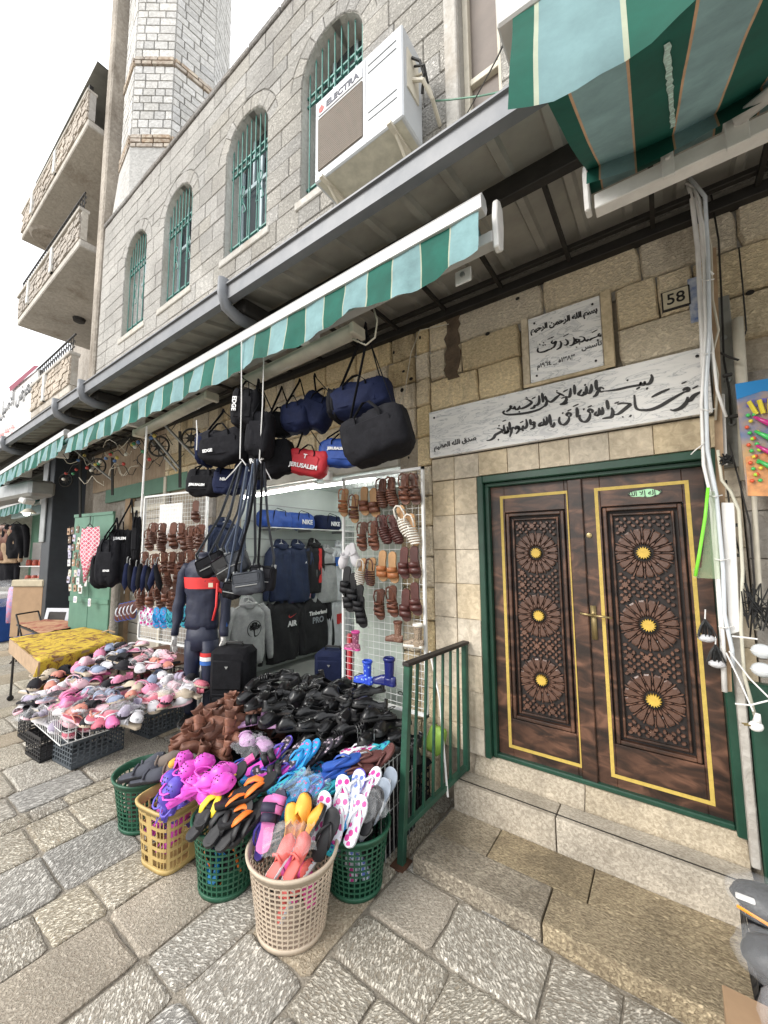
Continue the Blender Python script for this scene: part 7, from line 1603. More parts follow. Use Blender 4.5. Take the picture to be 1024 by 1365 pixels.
def sl(px, py, z, col, where, yaw=None, kd='slipper', s=1.0, pt=None):
    nm, mt = slm[col]
    alt = [where]+[where.split(',')[0]+', '+q for q in ('lying flat','slightly tilted','toe towards the street','toe towards the shop','heel raised','resting on its side','half under its neighbour','pushed to the edge','overlapping a paler one','near the top of the pile','pointing up a little','turned sideways')]
    where = next((q for q in alt if (nm, q) not in USED), where); USED.add((nm, where))
    so_ = slm[rf.choice([3,1,6,7])][1]
    kd = rf.choice(['slipper','slipper','slipper','slide','flip','clog','shoe']) if kd == 'slipper' else kd
    footwear(kd, 'slipper', '%s slipper %s' % (nm, where), 'slipper', PZ(px, py, z), RZ(yaw if yaw is not None else rf.choice([20,30,200,300,330])+rf.uniform(-20,20), pt if pt is not None else rf.uniform(-18,12), rf.uniform(-20,20)), {'*':mt,'sole':so_,'footbed':so_,'footbed_print':mt,'strap':slm[(col+3)%10][1],'bands':mt,'insole':slm[3][1],'vent_holes':slm[6][1],'fluffy_trim':slm[3][1] if rf.random() < .5 else mt}, s, 'slippers heaped in the left display')
# layered stacks facing the shop side, filling both bins
for bi, (x0, x1, y0, y1, cols_) in enumerate(((-5.1,-4.42,-1.62,-1.06,[5,6,1,3,5,0]),(-5.05,-4.54,-.90,-.32,[7,3,5,7,1,3]))):
    for k in range(6):
        for j in range(5):
            c_ = cols_[(k+j) % 6] if bi else cols_[k]; nm, mt = slm[c_]; y = y0+.06+(y1-y0-.12)*j/4
            footwear('slipper','slipper','%s slipper, layer %s, stack in the %s bin, %s place' % (nm, ['one','two','three','four','five','six'][k], ['front','second'][bi], ['first','second','third','fourth','fifth'][j]),'slipper',V((x1-.14+rf.uniform(-.015,.015), y, .29+k*.042)),RZ(0+rf.uniform(-12,12),rf.uniform(-5,5),rf.uniform(-6,6)),{'*':mt,'sole':slm[3 if k % 2 else 1][1]},.98,'slippers stacked in the wire bins')
wh = ['on the outer left edge of the display','at the left of the front bin','on the front bin','at the crest of the front bin','behind the front bin','between the two bins','on the second bin','at the crest of the second bin','on the brown board','at the back of the brown board']
L1 = [(60,905,.62,7,4),(78,903,.62,8,4),(92,898,.62,6,4),(50,915,.60,6,0),(70,915,.60,8,0),(112,912,.60,2,4),(124,905,.62,2,4),(132,908,.62,4,4),(140,900,.64,4,5),(40,925,.56,3,0),(38,935,.50,9,0),(46,940,.47,6,0),(34,945,.42,3,0),(55,948,.44,3,0),(62,955,.42,9,0),(50,930,.52,3,0),(66,935,.50,9,0),(72,948,.42,5,0),(60,965,.36,3,0),(72,970,.34,9,0),(42,955,.36,6,0),
 (78,925,.60,1,1),(88,932,.59,4,1),(98,926,.60,0,2),(82,940,.56,4,1),(100,938,.58,4,2),(92,950,.53,8,2),(108,948,.55,8,2),(116,940,.57,6,2),(128,944,.56,6,3),(118,925,.60,2,2),(132,930,.60,2,3),(144,928,.60,2,3),(150,938,.57,2,3),(126,954,.53,5,3),(140,956,.52,5,3),(150,962,.50,4,3),(160,955,.52,9,3),(172,950,.54,9,3),(182,958,.50,3,3),(168,966,.47,3,3),(100,962,.48,5,2),(116,966,.46,6,2),(130,972,.43,5,2),(104,915,.62,1,2),(90,915,.61,3,1),
 (150,912,.64,6,5),(162,910,.64,0,5),(170,920,.60,7,5),(186,918,.61,7,5),(196,922,.60,0,5),(178,928,.58,8,5),(156,922,.61,6,5),(204,908,.64,2,6),(216,904,.65,3,7),(226,908,.64,3,7),(238,905,.65,9,7),(248,902,.65,3,7),(256,908,.63,6,7),(262,914,.61,5,7),(210,918,.60,9,6),(222,922,.58,7,6),(234,920,.59,1,6),(246,918,.59,3,6),(212,932,.55,7,6),(226,934,.54,0,6),(240,930,.55,7,6),(254,926,.56,3,6),(200,936,.53,5,6),(266,924,.54,5,6),(206,945,.48,3,6),(222,944,.48,5,6),(240,940,.48,3,6)]
for px, py, z, c_, w_ in L1: sl(px, py, z, c_, wh[w_]+', '+rf.choice(['lying flat','slightly tilted','toe towards the street','toe towards the shop','heel raised']))
for i in range(44): # body of the heap
    nm, mt = slm[rf.randrange(10)]; footwear('slipper','slipper',nm+' slipper pressed under the top layer of the left display','slipper',V((rf.uniform(-5.7,-4.6), rf.uniform(-1.6,-.35), .32+rf.uniform(0,.14))), RZ(rf.uniform(0,360), rf.uniform(-15,15), rf.uniform(-20,20)), K(mt), 1., 'slippers under the left heap')
# brown board with a further layer
a_ = PZ(120,905,.66); tb = thing('brown_board', 'thin brown board carrying a higher layer of slippers', 'board', (-4.95,-.62,.63)); part('board', MB().box((-.75,-.30,0),(.30,.62,.025)).mesh('b', bevel=.004), M_('brown_laminate','#5d3b2a', .5), tb)
for z_ in ((-.7,-.25),(-.7,.55),(.22,.55),(.22,-.25)): part('leg', MB().box((z_[0]-.012,z_[1]-.012,-.62),(z_[0]+.012,z_[1]+.012,0)), M['iron'], tb)
L2 = [(106,890,.72,0),(120,886,.73,1),(134,882,.74,3),(112,898,.70,2),(128,896,.71,2),(142,890,.73,3),(156,884,.75,6),(170,880,.76,6),(160,892,.73,6),(176,888,.74,6),(150,876,.76,3),(164,872,.77,2),(178,870,.78,1),(190,868,.78,3),(200,872,.78,1),(212,874,.77,3),(222,878,.76,1),(190,880,.76,5),(204,884,.75,8),(216,888,.73,8),(186,892,.72,3),(200,894,.71,1),(146,868,.78,2),(158,864,.79,6),(172,862,.79,3),(186,862,.79,1),(226,886,.73,0),(136,874,.76,0)]
for i, (px, py, z, c_) in enumerate(L2): sl(px, py, z, c_, wh[8 if py > 880 else 9]+', '+rf.choice(['lying flat','slightly tilted','with its toe to the left','with its toe to the right']))
for i in range(12): sl(rf.uniform(120,215), rf.uniform(878,892), .68, rf.randrange(10), 'under the others on the brown board')
# ---- yellow cloth table
yt = thing('folding_table', 'folding table on wheels under a yellow and brown patterned cloth', 'table', (0,0,0))
Q = [PZ(14,853,.78), PZ(52,884,.78), PZ(166,852,.78), PZ(116,838,.78)]; c0 = (Q[0]+Q[1]+Q[2]+Q[3])/4; c0.z = 0; yt.location = c0
Q = [q-c0 for q in Q]
def yq(u, v, z=0): return (Q[0]*(1-u)+Q[1]*u)*(1-v)+(Q[3]*(1-u)+Q[2]*u)*v+V((0,0,z))
part('table_top', MB().add([yq(0,0,-.03),yq(1,0,-.03),yq(1,1,-.03),yq(0,1,-.03),yq(0,0),yq(1,0),yq(1,1),yq(0,1)], [(0,3,2,1),(4,5,6,7),(0,1,5,4),(1,2,6,5),(2,3,7,6),(3,0,4,7)]), M['wood'], yt)
part('side_board', MB().add([yq(-.01,-.01,-.16),yq(1.01,-.01,-.16),yq(1.01,.01,-.16),yq(-.01,.01,-.16),yq(-.01,-.01,.01),yq(1.01,-.01,.01),yq(1.01,.01,.01),yq(-.01,.01,.01)], [(0,3,2,1),(4,5,6,7),(0,1,5,4),(1,2,6,5),(2,3,7,6),(3,0,4,7)]), M['wood'], yt)
def cloth_mat():
    m = bpy.data.materials.new('yellow_patterned_cloth'); m.use_nodes = True; nt = m.node_tree; N = nt.nodes; L = nt.links; b = N['Principled BSDF']; b.inputs['Roughness'].default_value = .85
    tc = N.new('ShaderNodeTexCoord'); n = N.new('ShaderNodeTexNoise'); n.inputs['Scale'].default_value = 7; n.inputs['Detail'].default_value = 6; n.inputs['Roughness'].default_value = .7; n.inputs['Distortion'].default_value = 1.5; L.new(tc.outputs['Object'], n.inputs['Vector'])
    cr = N.new('ShaderNodeValToRGB'); e = cr.color_ramp.elements; e[0].position = .40; e[0].color = (.12,.05,.02,1); e[1].position = .5; e[1].color = (.52,.36,.03,1); k = e.new(.45); k.color = (.30,.15,.03,1); k = e.new(.60); k.color = (.58,.42,.04,1); k = e.new(.66); k.color = (.35,.12,.06,1); k = e.new(.74); k.color = (.6,.45,.08,1)
    L.new(n.outputs[0], cr.inputs[0]); L.new(cr.outputs[0], b.inputs[0]); return m
ycm = cloth_mat(); rs = []
for i in range(25):
    v = -.06+1.12*i/24; row = []
    for j in range(29):
        u = -.06+1.36*j/28
        if u <= 1.0: p = yq(min(u,1.), min(max(v,0),1), .012+.03*math.exp(-((u-.4)**2+(v-.8)**2)*9)+.012*noise.noise(V((u*6,v*6,0))))
        else: p = yq(1.0+.02*math.sin(v*22)*(u-1)/.3, min(max(v,0),1), .012-(u-1.0)/.3*(.30+.04*math.sin(v*9)))+V((.02,-.03,0))*(u-1)/.3*3
        row.append(p)
    rs.append(row)
yc = thing('patterned_cloth', 'yellow cloth with brown scrolls draped over the folding table', 'cloth', c0); part('cloth', MB().rings(rs, closed=False).mesh('cloth', True), ycm, yc)
for u, v in ((.04,.04),(.96,.04),(.96,.96),(.04,.96)): q = yq(u, v, -.03); part('leg', MB().tube([q, V((q.x,q.y,.06))], .014, 6), M['iron'], yt); part('castor', MB().tube([V((q.x-.015,q.y,.035)),V((q.x+.015,q.y,.035))], .035, 10), M['print_dark'], yt)
# ---- low table with a red rug
rt_ = thing('low_table', 'low dark table under a red and cream woven rug', 'table', PZ(66,832,.62)); c0 = rt_.location.copy(); Q = [PZ(22,832,.66), PZ(55,846,.66), PZ(110,834,.66), PZ(75,825,.66)]; Q = [q-c0 for q in Q]
part('table_top', MB().add([yq(0,0,-.03),yq(1,0,-.03),yq(1,1,-.03),yq(0,1,-.03),yq(0,0),yq(1,0),yq(1,1),yq(0,1)], [(0,3,2,1),(4,5,6,7),(0,1,5,4),(1,2,6,5),(2,3,7,6),(3,0,4,7)]), M['iron'], rt_)
rs = [[yq(u/16, v/10, .012+.03*abs(noise.noise(V((u*.5,v*.5,3))))) for u in range(17)] for v in range(11)]
rg = thing('woven_rug', 'red and cream woven rug folded on the low dark table', 'rug', c0); part('rug_cloth', MB().rings(rs, closed=False).mesh('r', True), mat('rug_red_cream', srgb('#8a2c2a'), .9, 0, .2, 7, col2=srgb('#c4a27c')), rg)
for u, v in ((.04,.04),(.96,.04),(.96,.96),(.04,.96)): q = yq(u, v, -.03); part('leg', MB().tube([q, V((q.x,q.y,-c0.z+.0))], .014, 6), M['iron'], rt_)

# ---- sandals on the right grid: soles against the wires, toes down
def hang(kind, nm, lab, cat, px, py, mats, s=1., lean=0, grp=None, plane=-.222, face=90):
    p = PY(px, py, plane)
    R = Matrix.Rotation(rad(lean),3,'Y') @ Matrix(((0,1,0),(0,0,-1),(-1,0,0)))   # x(toe)->-z, z(up)->-y
    return footwear(kind, nm, lab, cat, p, R, mats, s, grp)
br_, tn, rd = M['leather_brn'], M['leather_tan'], M['leather_red']; ts = M['tan_sole']
br2_=0
G7 = 'leather sandals hung on the right wire grid'
rr_ = ['top row','second row','third row','fourth row']
for (px, py, kd, mt, sole_, ln, lab) in ((460,670,'sandal',tn,ts,8,'first from the left in the top row'),(474,678,'sandal',br_,ts,6,'second from the left in the top row'),(487,668,'slide',br_,ts,0,'third from the left in the top row'),(500,670,'slide',br_,ts,-4,'fourth from the left in the top row'),(511,658,'woven',br_,br_,2,'fifth in the top row, with woven strips'),(524,656,'woven',br_,br_,-3,'sixth in the top row, with woven strips'),(541,652,'sandal',br_,br_,4,'seventh in the top row'),(554,652,'sandal',br_,br_,-2,'at the right end of the top row'),
  (485,715,'sandal',br_,br_,8,'first from the left in the second row'),(500,714,'sandal',br_,br_,2,'second from the left in the second row'),(514,706,'woven',rd,rd,-12,'third in the second row, dark woven'),(528,706,'woven',rd,rd,-16,'fourth in the second row, dark woven'),
  (511,754,'slide',tn,ts,3,'tan one, left in the middle of the third row'),(525,756,'slide',tn,ts,-2,'tan one, right in the middle of the third row'),(540,750,'slide',rd,rd,3,'oxblood one, second from right in the third row'),(554,749,'slide',rd,rd,-2,'oxblood one at the right end of the third row'),
  (508,805,'sandal',br_,br_,6,'first from the left in the fourth row'),(525,801,'sandal',br_,br_,0,'second from the left in the fourth row'),(542,806,'slide',rd,rd,4,'dark one, third in the fourth row'),(555,798,'slide',rd,rd,-3,'dark one at the right end of the fourth row')):
    hang(kd,'sandal','leather sandal on right grid, '+lab,'sandal',px,py,{'*':mt,'sole':sole_},1.0,ln,G7)
wst = M_('white_strap_leather','#d9d5cb', .5)
hang('woven','sandal','white strapped sandal with tan sole, upper right of the grid, tilted','sandal',540,695,{'*':wst,'sole':ts},1.08,-18); hang('woven','sandal','second white strapped sandal, overlapping the upper one','sandal',551,706,{'*':wst,'sole':ts},1.02,-8)
hang('woven','sandal','white strapped sandal at the left edge of the third row','sandal',483,762,{'*':wst,'sole':ts},.95,16); hang('woven','sandal','dark strapped sandal beside the white one in the third row','sandal',496,762,{'*':rd,'sole':ts},.95,10)
hang('slipper','slipper','white fluffy slipper at the upper left edge of the grid','slipper',462,742,K(slm[3][1]),.9,30); hang('slipper','slipper','second white fluffy slipper behind the first','slipper',474,740,K(slm[3][1]),.9,-20)
for i, (px, py, ln) in enumerate(((463,775,8),(472,784,4),(466,795,-4),(480,800,6),(483,815,-4))): hang('slide','slide_sandal','black slide sandal in the cluster at the left grid edge, '+['top left','top right','middle left','middle right','lowest'][i],'sandal',px,py,K(f_black),1.05,ln,'black slides clustered on the grid', -.25)
def hboot(lab, px, py, mu, mc, s, flip=1, sole=None):
    p = PY(px, py, -.27); R = Matrix.Rotation(rad(0 if flip < 0 else 180),3,'Z'); footwear('boot','rubber_boot',lab,'boot',p,R,{'*':mu,'upper':mu,'cuff':mc,'sole':sole or mc},s,'rubber boots on the wire grid')
hboot('pink printed child rubber boot with pink cuff, lower left of the grid',470,866,p_pinkboot,f_pink,.62); hboot('brown mottled rubber boot in the lower middle of the grid',526,855,dots('brown_mottled','#6b4a3a','#a08674',60,.3),M['leather_brn'],.62); hboot('leopard patterned rubber boot with cream cuff, lower right of the grid',552,862,p_leo,wst,.68)
hboot('bright blue spotted rubber boot, lowest left on the grid',485,910,p_blueboot,M_('blue_rubber','#2f52c8', .3),.72); hboot('plain dark blue rubber boot, lowest right on the grid',513,912,M_('navy_rubber','#1d2566', .25),M_('navy_rubber','#1d2566', .25),.82)
tag(inst('hair_ring', MB().tube([(.022*math.cos(a),0,.012*math.sin(a)) for a in [2*pi*q/14 for q in range(14)]], .004, 5, closed=True).mesh('h'), M['print_dark'], None, PY(534,924,-.23)), 'small black ring hooked low on the right grid', 'ring')
# ---- left grid: rows of brown sandals, then flower slippers
ML = Matrix.Rotation(ang if False else 0, 3, 'Z')
aL = math.radians(36)
def hangL(kind, nm, lab, cat, px, py, mats, s=1., lean=0, grp=None):
    R = Matrix.Rotation(aL,3,'Z') @ Matrix.Rotation(rad(lean),3,'Y') @ Matrix(((0,1,0),(0,0,-1),(-1,0,0)))
    return footwear(kind, nm, lab, cat, gL(px, py), R, mats, s, grp)
for row, (py, x0, x1, n, nm) in enumerate(((714,206,268,6,'upper'),(720,200,264,5,'upper back'),(750,196,266,7,'middle'),(768,212,264,5,'middle back'),(788,190,246,6,'lower'),(798,188,230,4,'lower back'))):
    for i in range(n): hangL(rf.choice(['slide','woven','sandal']),'sandal','brown leather sandal in the %s row of the left grid, %s from the left' % (nm, ['first','second','third','fourth','fifth','sixth','seventh'][i]),'sandal',x0+(x1-x0)*i/(n-1)+rf.uniform(-1,1),py+rf.uniform(-3,3),{'*':br_,'sole':br_},1.05,rf.uniform(-6,6),'brown sandals on the left grid')
hangL('slide','sandal','single brown sandal hung highest at the right of the left grid','sandal',262,682,{'*':br_,'sole':br_},1.0,0)
for i in range(7): hangL('flip','flip_flop','printed flip-flop in the row under the brown sandals, %s from the left' % ['first','second','third','fourth','fifth','sixth','seventh'][i],'flip-flop',192+i*9,822+rf.uniform(-2,2),{'*':[f_white,f_white,f_blue,f_blue,f_teal,f_black,f_black][i],'sole':[f_white,f_white,f_blue,f_blue,f_teal,f_black,f_teal][i],'footbed_print':[p_flower,p_flower,p_bluepat,p_bluepat,p_teal,p_greypat,p_teal][i]},1.0,0,'printed flip-flops on the left grid')
for i in range(5): hangL('flip','flip_flop','blue flip-flop hanging in the small bunch left of the grid, %s' % ['nearest the grid','second','third','fourth','furthest left'][i],'flip-flop',180-i*5,812+i,{'*':f_navyblue,'sole':f_navyblue,'strap':f_white,'footbed_print':f_brown},.95,18,'blue flip-flops bunched on a post')
hg = thing('wooden_hanger', 'small wooden coat hanger on the post left of the blue flip-flops', 'hanger', PT(145,840,5.4), (0,0,rad(36))); m = MB(); m.tube([(-.09,0,-.03),(0,0,.0),(.09,0,-.03)], .010, 6); m.tube([(0,0,0),(0,0,.06)], .003, 5); part('hanger_body', m, M['wood'], hg)
# ================================================================== CABLES AND GOODS AT THE RIGHT EDGE
cdt = thing('cable_bundle', 'bundle of white cables and conduit tied to a wooden batten right of the doors', 'cables', (.23,-.15,1.2)); c0 = cdt.location.copy()
def run(pts, y, r, mt, name='cable', flat=1, n=7): return part(name, MB().tube([PY(a, b, y)-c0 for a, b in pts], r, n, flat=flat).mesh(name, True), mt, cdt)
part('batten', MB().rings([[PY(x, yy, -.13)-c0 for x, yy in ((946,330),(955,330))]+[PY(x, yy, -.11)-c0 for x, yy in ((955,330),(946,330))], [PY(x, yy, -.13)-c0 for x, yy in ((962,922),(976,922))]+[PY(x, yy, -.11)-c0 for x, yy in ((976,922),(962,922))]]), M['wood'], cdt)
run([(916,238),(922,262),(930,330),(936,450),(940,560),(948,660),(956,760),(963,850),(966,922)], -.16, .0125, M['white'], 'conduit')
run([(922,240),(932,268),(938,330),(941,440),(935,540),(938,620),(952,680),(957,760),(964,850),(966,880)], -.19, .009, M['white'])
run([(919,236),(940,262),(944,340),(946,440),(941,520),(943,600),(955,660),(964,760),(966,820),(976,866),(978,890)], -.20, .010, mat('milky_cable',(.58,.62,.66),.35,0,.1,10,coat=.4))
run([(914,244),(926,250),(934,300),(940,380),(948,450),(956,520),(968,556)], -.18, .0075, M['white'])
run([(930,255),(948,330),(950,400),(958,440),(950,470),(957,500),(954,560)], -.15, .006, M['cream'])
run([(925,252),(938,300),(944,360),(951,366)], -.2, .006, M['white'])
run([(948,260),(958,320),(962,400),(965,480),(972,520),(975,565)], -.05, .005, M['iron'])
run([(957,600),(962,640),(974,655),(985,680),(990,760),(988,840),(992,900),(1008,960)], -.17, .008, mat('yellowed_cable',(.58,.56,.46),.4,0,.1,10))
run([(1008,540),(1004,620),(1007,700),(1012,780),(1008,840)], -.10, .012, M['cream'], 'conduit')
run([(972,590),(985,640),(1000,700),(1006,780),(1000,850)], -.14, .004, M['iron']); run([(968,640),(976,700),(992,760),(1000,820)], -.14, .004, M['iron'])
run([(960,470),(972,476),(985,480)], -.12, .006, M['iron']); run([(940,590),(927,600),(921,606)], -.2, .003, M['white']); run([(985,330),(990,380),(995,440),(984,470),(1000,560)], -.04, .004, M['iron'])
part('trunking', MB().rings([[PY(x, yy, -.17)-c0 for x, yy in ((961,670),(979,670))]+[PY(x, yy, -.12)-c0 for x, yy in ((979,670),(961,670))], [PY(x, yy, -.17)-c0 for x, yy in ((972,846),(987,842))]+[PY(x, yy, -.12)-c0 for x, yy in ((987,842),(972,846))]]).mesh('t', bevel=.003), M['white'], cdt)
part('trunking', MB().rings([[PY(x, yy, -.11)-c0 for x, yy in ((951,525),(966,525))]+[PY(x, yy, -.08)-c0 for x, yy in ((966,525),(951,525))], [PY(x, yy, -.11)-c0 for x, yy in ((958,620),(970,620))]+[PY(x, yy, -.08)-c0 for x, yy in ((970,620),(958,620))]]).mesh('t', bevel=.003), M['white'], cdt)
for (a_, b_) in ((940,372),(939,470),(941,545),(951,660),(960,745),(966,835)): part('cable_tie', MB().tube([PY(a_-8,b_,-.2)-c0,PY(a_+2,b_+2,-.22)-c0,PY(a_+12,b_,-.18)-c0], .003, 5), M['white'], cdt)
for (a_, b_) in ((978,555),(980,700),(983,740),(970,500)): part('clip', MB().cbox(PY(a_,b_,-.15)-c0,(.04,.02,.018)).mesh('c', bevel=.004), M['iron'], cdt)
o = thing('distribution_plate', 'dusty grey metal strip with screw heads behind the cables', 'metal strip', PY(965,520,-.02)); part('strip', MB().box((-.045,-.01,-.45),(.06,.02,.55)).mesh('s', bevel=.004), mat('dusty_grey_strip',(.22,.22,.20),.6,.2,.3,8), o)
for z_ in (.3,.05,-.2): part('screw', MB().lathe([(0,0),(.016,0),(.014,.012),(0,.014)], (0.02,-.01,z_), 8, axis='y'), M['steel'], o)
o = thing('wall_pipe', 'short cream pipe running down the wall beside the toy card', 'pipe', PY(990,440,-.05)); part('pipe', MB().tube([PY(983,425,-.05)-o.location,PY(990,530,-.05)-o.location,PY(994,640,-.05)-o.location], .026, 10).mesh('p', True), M['cream'], o)
# toy balloons card
ty = thing('toy_card', 'bright printed toy card with coloured balloons and beads hanging at right', 'toy card', PY(1005,585,-.22))
c0 = ty.location.copy(); P4 = [PY(980,512,-.22)-c0, PY(1052,500,-.22)-c0, PY(1060,662,-.22)-c0, PY(996,661,-.22)-c0]
def at4(u, v, e=0): return (P4[0]*(1-u)+P4[1]*u)*(1-v)+(P4[3]*(1-u)+P4[2]*u)*v+V((0,-e,0))
part('card', MB().add([*P4, *[p_+V((0,.012,0)) for p_ in P4]], [(3,2,1,0),(4,5,6,7),(0,1,5,4),(1,2,6,5),(2,3,7,6),(3,0,4,7)]), mat('toy_card_print',(.02,.16,.42),.3,0,.1,6,col2=(.55,.33,.12)), ty)
part('header_print', MB().add([at4(0,.0,.002),at4(1,.0,.002),at4(1,.13,.002),at4(.5,.10,.002),at4(0,.14,.002)], [(0,1,2,3,4)]), mat('header_blue',(.03,.22,.52),.3,0,0), ty)
letter(ty, 'SUPER', .045, mat('violet_letters',(.14,.12,.42),.4,0,0), at4(.5,.20,.004), (pi/2,rad(3),0), off=.003)
part('lower_print', MB().add([at4(.05,.66,.002),at4(1,.60,.002),at4(1,1,.002),at4(0.02,1,.002)], [(0,1,2,3)]), mat('orange_print',(.60,.27,.10),.3,0,.3,30), ty)
cl = [mat('toy_magenta',(.55,.03,.22),.3,coat=.3), mat('toy_green',(.06,.50,.12),.3,coat=.3), mat('toy_yellow',(.75,.62,.06),.3,coat=.3), mat('toy_red',(.7,.10,.04),.3,coat=.3), mat('toy_lime',(.40,.70,.05),.3,coat=.3)]
for i in range(4): part('balloon', MB().tube([at4(.28,.32+.125*i,.02),at4(.5,.38+.125*i,.025),at4(.75,.43+.125*i,.025),at4(.98,.46+.125*i,.02)], [.006,.012,.02,.01], 8).mesh('b', True), cl[i % 2], ty)
for i in range(4): part('stick', MB().tube([at4(.35+.13*i,.30,.015),at4(.22+.2*i,.18,.015)], .010, 6), cl[2], ty)
for i in range(22): part('bead', MB().sphere((0,0,0), .0095, 8, 6).mesh('bead', True), cl[[1,2,3,1,4,3][i % 6]], ty, loc=at4((.18 if i < 12 else .3)+.05*math.sin(i*2.1), .30+.052*(i % 12)+(.1 if i > 12 else 0), .012))
# net or shovel toy with a green handle in front of the door
o = thing('green_net_toy', 'bright green handled toy net hanging before the right door leaf', 'toy', PY(938,720,-.22)); c0 = o.location.copy()
part('handle', MB().tube([PY(944,650,-.24)-c0,PY(940,690,-.24)-c0,PY(932,740,-.24)-c0,PY(927,768,-.24)-c0], .008, 7).mesh('h', True), mat('lime_plastic',(.22,.75,.05),.35), o)
part('clear_scoop', MB().add([PY(945,655,-.22)-c0,PY(958,655,-.2)-c0,PY(960,772,-.2)-c0,PY(924,770,-.23)-c0,PY(924,757,-.23)-c0,PY(935,757,-.22)-c0], [(0,1,2,3,4,5)]), mat('pale_green_film',(.45,.6,.35),.2,0,0,alpha=.35), o)
rr = random.Random(31)
for (px, py, lab) in ((941,838,'small black hair brush with clear base, upper one on the cable bundle'),(955,872,'wide black hair brush fan hung at the foot of the cables')):
    o = thing('hanging_brush', lab, 'brush', PY(px, py, -.2)); m = MB()
    for i in range(40): a_ = rr.uniform(-.55,.55); L_ = rr.uniform(.06,.09); m.tube([(0,0,.05),(math.sin(a_)*L_*.6,rr.uniform(-.01,.01),.05-L_*.5),(math.sin(a_)*L_,rr.uniform(-.02,.02),.05-L_*1.1)], .003, 3)
    part('bristles', m, M['print_dark'], o); part('clear_base', MB().sphere((0,0,-.05), .035, 8, 5, sq=(1.1,.6,.6)).mesh('cb', True), mat('frosty_plastic',(.6,.6,.62),.3,0,.1,30,.6,60,alpha=.8), o)
    m = MB(); m.tube([(0,0,.05),(.005,0,.10)], .003, 4); part('loop', m, M['white'], o)
for i, (px, py) in enumerate(((1016,868),(1016,893))):
    o = thing('ball', ['pearly white plastic ball, upper of two at the right edge','pearly white plastic ball, lower of two at the right edge'][i], 'ball', PY(px, py, -.25), group='white balls at the right edge'); part('shell', MB().sphere((0,0,0), .042, 16, 10, sq=(1,1,.82)).mesh('b', True), mat('pearly_plastic',(.62,.65,.67),.15,0,.06,20,coat=.6), o); part('band', MB().tube([(.0425*math.cos(a_),.0425*math.sin(a_),0) for a_ in [2*pi*q/18 for q in range(18)]], .002, 4, closed=True), M['white'], o)
o = thing('wire_tangle', 'tangle of thin black wires knotted above the white balls', 'wires', PY(1010,815,-.2))
for i in range(12): part('wire', MB().tube([(rr.uniform(-.06,.06),rr.uniform(-.02,.02),rr.uniform(-.1,.14)) for _ in range(6)], .003, 4), M['print_dark'], o)
o = thing('wire_tangle', 'small knot of black wires beside the upper conduit', 'wires', PY(968,612,-.2))
for i in range(9): part('wire', MB().tube([(rr.uniform(-.03,.03),rr.uniform(-.02,.02),rr.uniform(-.03,.03)) for _ in range(6)], .0035, 4), M['print_dark'], o)
o = thing('power_plug', 'white electric plug dangling from the cables over green iron', 'plug', PY(1008,968,-.25), (0,0,.3)); c0 = o.location.copy()
part('plug_body', MB().sphere((0,0,0), .03, 12, 8, sq=(1,.7,.85)).mesh('pb', True), M['white'], o); m = MB(); m.tube([(-.025,-.01,.004),(-.052,-.012,.004)], .0035, 6); m.tube([(-.025,.008,.004),(-.052,.008,.004)], .0035, 6); part('prong', m, M['brass'], o); part('grip', MB().tube([(.005,0,.02),(.012,0,.06)], [.018,.010], 8).mesh('gr', True), M['white'], o)
o = thing('cord_bundle', 'thin white cords fanning from the cable foot to the plug', 'cord', PY(985,905,-.22)); c0 = o.location.copy()
for q in (((968,870),(985,905),(1004,948)),((972,868),(1000,905),(1030,935)),((980,938),(1000,940),(1024,934)),((976,848),(995,850),(1010,852))): part('cord', MB().tube([PY(a_,b_,-.24)-c0 for a_, b_ in q], .004, 5), M['white'], o)
# green iron door at the right edge
gi = thing('green_iron_door', 'dark green ribbed iron shop door at the right edge below the plug', 'door', (.3,-.10,.12))
part('stile', MB().box((.0,0,0),(.10,.06,1.12)).mesh('s', bevel=.006), M['door_green'], gi); part('stile', MB().box((.19,0,0),(.9,.05,1.12)).mesh('s', bevel=.006), M['door_green'], gi)
m = MB()
for i in range(38): m.tube([(.105,-.005,.02+i*.029),(.185,-.005,.032+i*.029)], .012, 6)
part('twisted_rib', m.mesh('tr', True), M['door_green'], gi); part('plaster_edge', MB().box((-.045,.02,.2),(-.006,.09,1.9)).mesh('p', bevel=.006), M['concrete'], gi)
# goods and boxes in the lower right corner
def crumple(name, c, r, sq, mt, seed, parent):
    m = MB(); m.sphere((0,0,0), r, 16, 11, sq=sq); m.v = [tuple(V(v)*(1+.16*noise.noise(V(v)*22+V((seed,0,0))))) for v in m.v]; o = part(name, m.mesh(name, True), mt, parent); o.location = c; return o
blkp = mat('black_packed_toy',(.008,.008,.009),.5,0,.4,20,.6,30,spec=.3); 
o = thing('cardboard_box', 'open brown carton at the bottom right corner of the picture', 'box', PZ(1010,1395,.0)); o.location = (.23,-1.03,0); 
part('carton', MB().box((-.16,-.2,0),(.5,.2,.30)).mesh('c', bevel=.004), M['card'], o); part('flap', MB().add([(-.16,-.2,.30),(.0,-.2,.30),(-.02,-.29,.24),(-.15,-.29,.24),(-.16,-.2,.296),(.0,-.2,.296),(-.02,-.29,.236),(-.15,-.29,.236)], [(0,1,2,3),(7,6,5,4),(0,4,5,1),(1,5,6,2),(2,6,7,3),(3,7,4,0)]), M['card'], o)
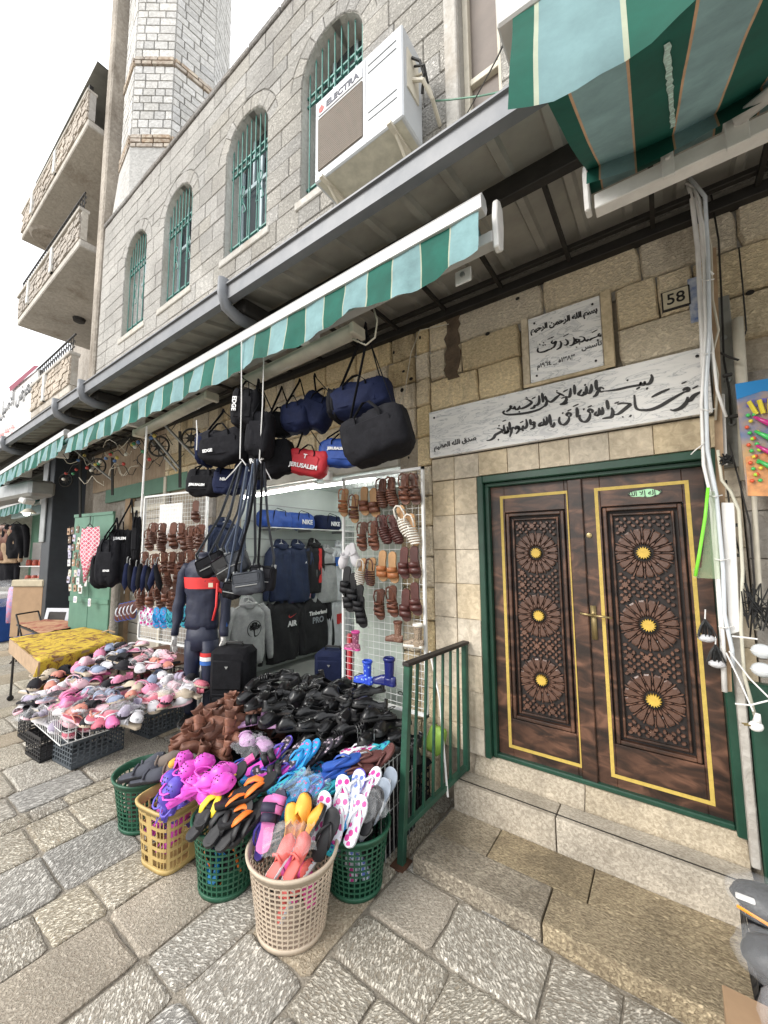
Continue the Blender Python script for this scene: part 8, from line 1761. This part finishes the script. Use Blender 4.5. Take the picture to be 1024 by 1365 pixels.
o1 = thing('packed_toy', 'black toy in crinkled clear wrap on the corner carton, upper one', 'packed toy', (.245,-.58,.49)); crumple('toy_body', (0,0,0), .085, (1.3,1,.6), blkp, 1, o1); crumple('clear_wrap', (0,0,.005), .098, (1.35,1.1,.75), M['plastic_bag'], 2, o1); part('orange_stripe', MB().tube([(-.1,-.08,.0),(.02,-.1,-.02)], .006, 5), mat('orange_print2',(.8,.30,.03),.4), o1); part('card_label', MB().box((-.10,-.07,.02),(-.04,-.05,.035)).mesh('x', bevel=.003), M['white'], o1)
o2 = thing('packed_toy', 'black toy with yellow disc in clear wrap, middle of the corner pile', 'packed toy', (.24,-.73,.39)); crumple('toy_body', (0,0,0), .085, (1.2,1,.75), blkp, 5, o2); crumple('clear_wrap', (0,0,0), .100, (1.25,1.1,.85), M['plastic_bag'], 6, o2); part('yellow_disc', MB().lathe([(0,0),(.025,0),(.02,.01),(0,.012)], (.04,-.11,.02), 12, axis='y'), mat('yellow_toy',(.8,.62,.05),.4), o2)
o3 = thing('plastic_bag', 'empty crinkled clear plastic bag in front of the corner carton', 'plastic bag', (.22,-.92,.355)); crumple('film', (0,0,0), .07, (.9,.7,1.1), M['plastic_bag'], 9, o3); crumple('red_item', (.03,.03,.0), .04, (1,1,1), mat('red_toy',(.5,.05,.05),.4), 10, o3)
uc = thing('black_crate', 'black plastic crate standing on the step under the wrapped toys', 'crate', (.38,-.55,.10)); lattice_box('crate_wall', (-.2,-.24,0), (.3,.28,.22), M['crate_blk'], uc, nz=4); part('lid_board', MB().box((-.19,-.23,.205),(.29,.27,.215)), M['black'], uc)
tag(inst('mailbox_board', MB().box((-.03,-.01,-.14),(.03,.0,.14)).mesh('m', bevel=.003), mat('blue_white_notice',(.10,.16,.34),.5,0,.5,20,col2=(.55,.57,.6)), None, PY(927,400,-.01)), 'narrow blue and white notice partly behind the cables', 'notice')
for q, nm in ((( (470,465),(490,440),(505,430)), 'a'),):
    pass
o = tag(inst('cable', MB().tube([PY(x, y, -.06) for x, y in ((598,432),(560,440),(548,470),(540,520),(530,546))], .004, 5).mesh('c'), M['cream']), 'thin pale cable crossing the rough stones beside the hanging bags', 'cable')
o = tag(inst('cable', MB().tube([PY(x, y, -1.0) for x, y in ((470,452),(488,460),(500,450),(503,428),(498,410))], .006, 6).mesh('c', True), M['cream']), 'looped cream cable at the end of the awning light fitting', 'cable')
o = tag(inst('socket_box', MB().cbox((0,0,0),(.10,.06,.10)).mesh('c', bevel=.01), M['white'], None, PY(437,635,-.05)), 'small white socket box on the wall above the sandal grid', 'socket')
wb = thing('white_bracket', 'white awning fixing plate below the right end of the long awning', 'bracket', PY(618,368,-.9)); part('plate', MB().box((-.05,-.01,-.05),(.05,.0,.04)).mesh('p', bevel=.005), M['white'], wb); part('bolt', MB().lathe([(0,0),(.015,0),(.015,.012),(0,.014)], (0,-.01,0), 8, axis='y'), M['steel'], wb)
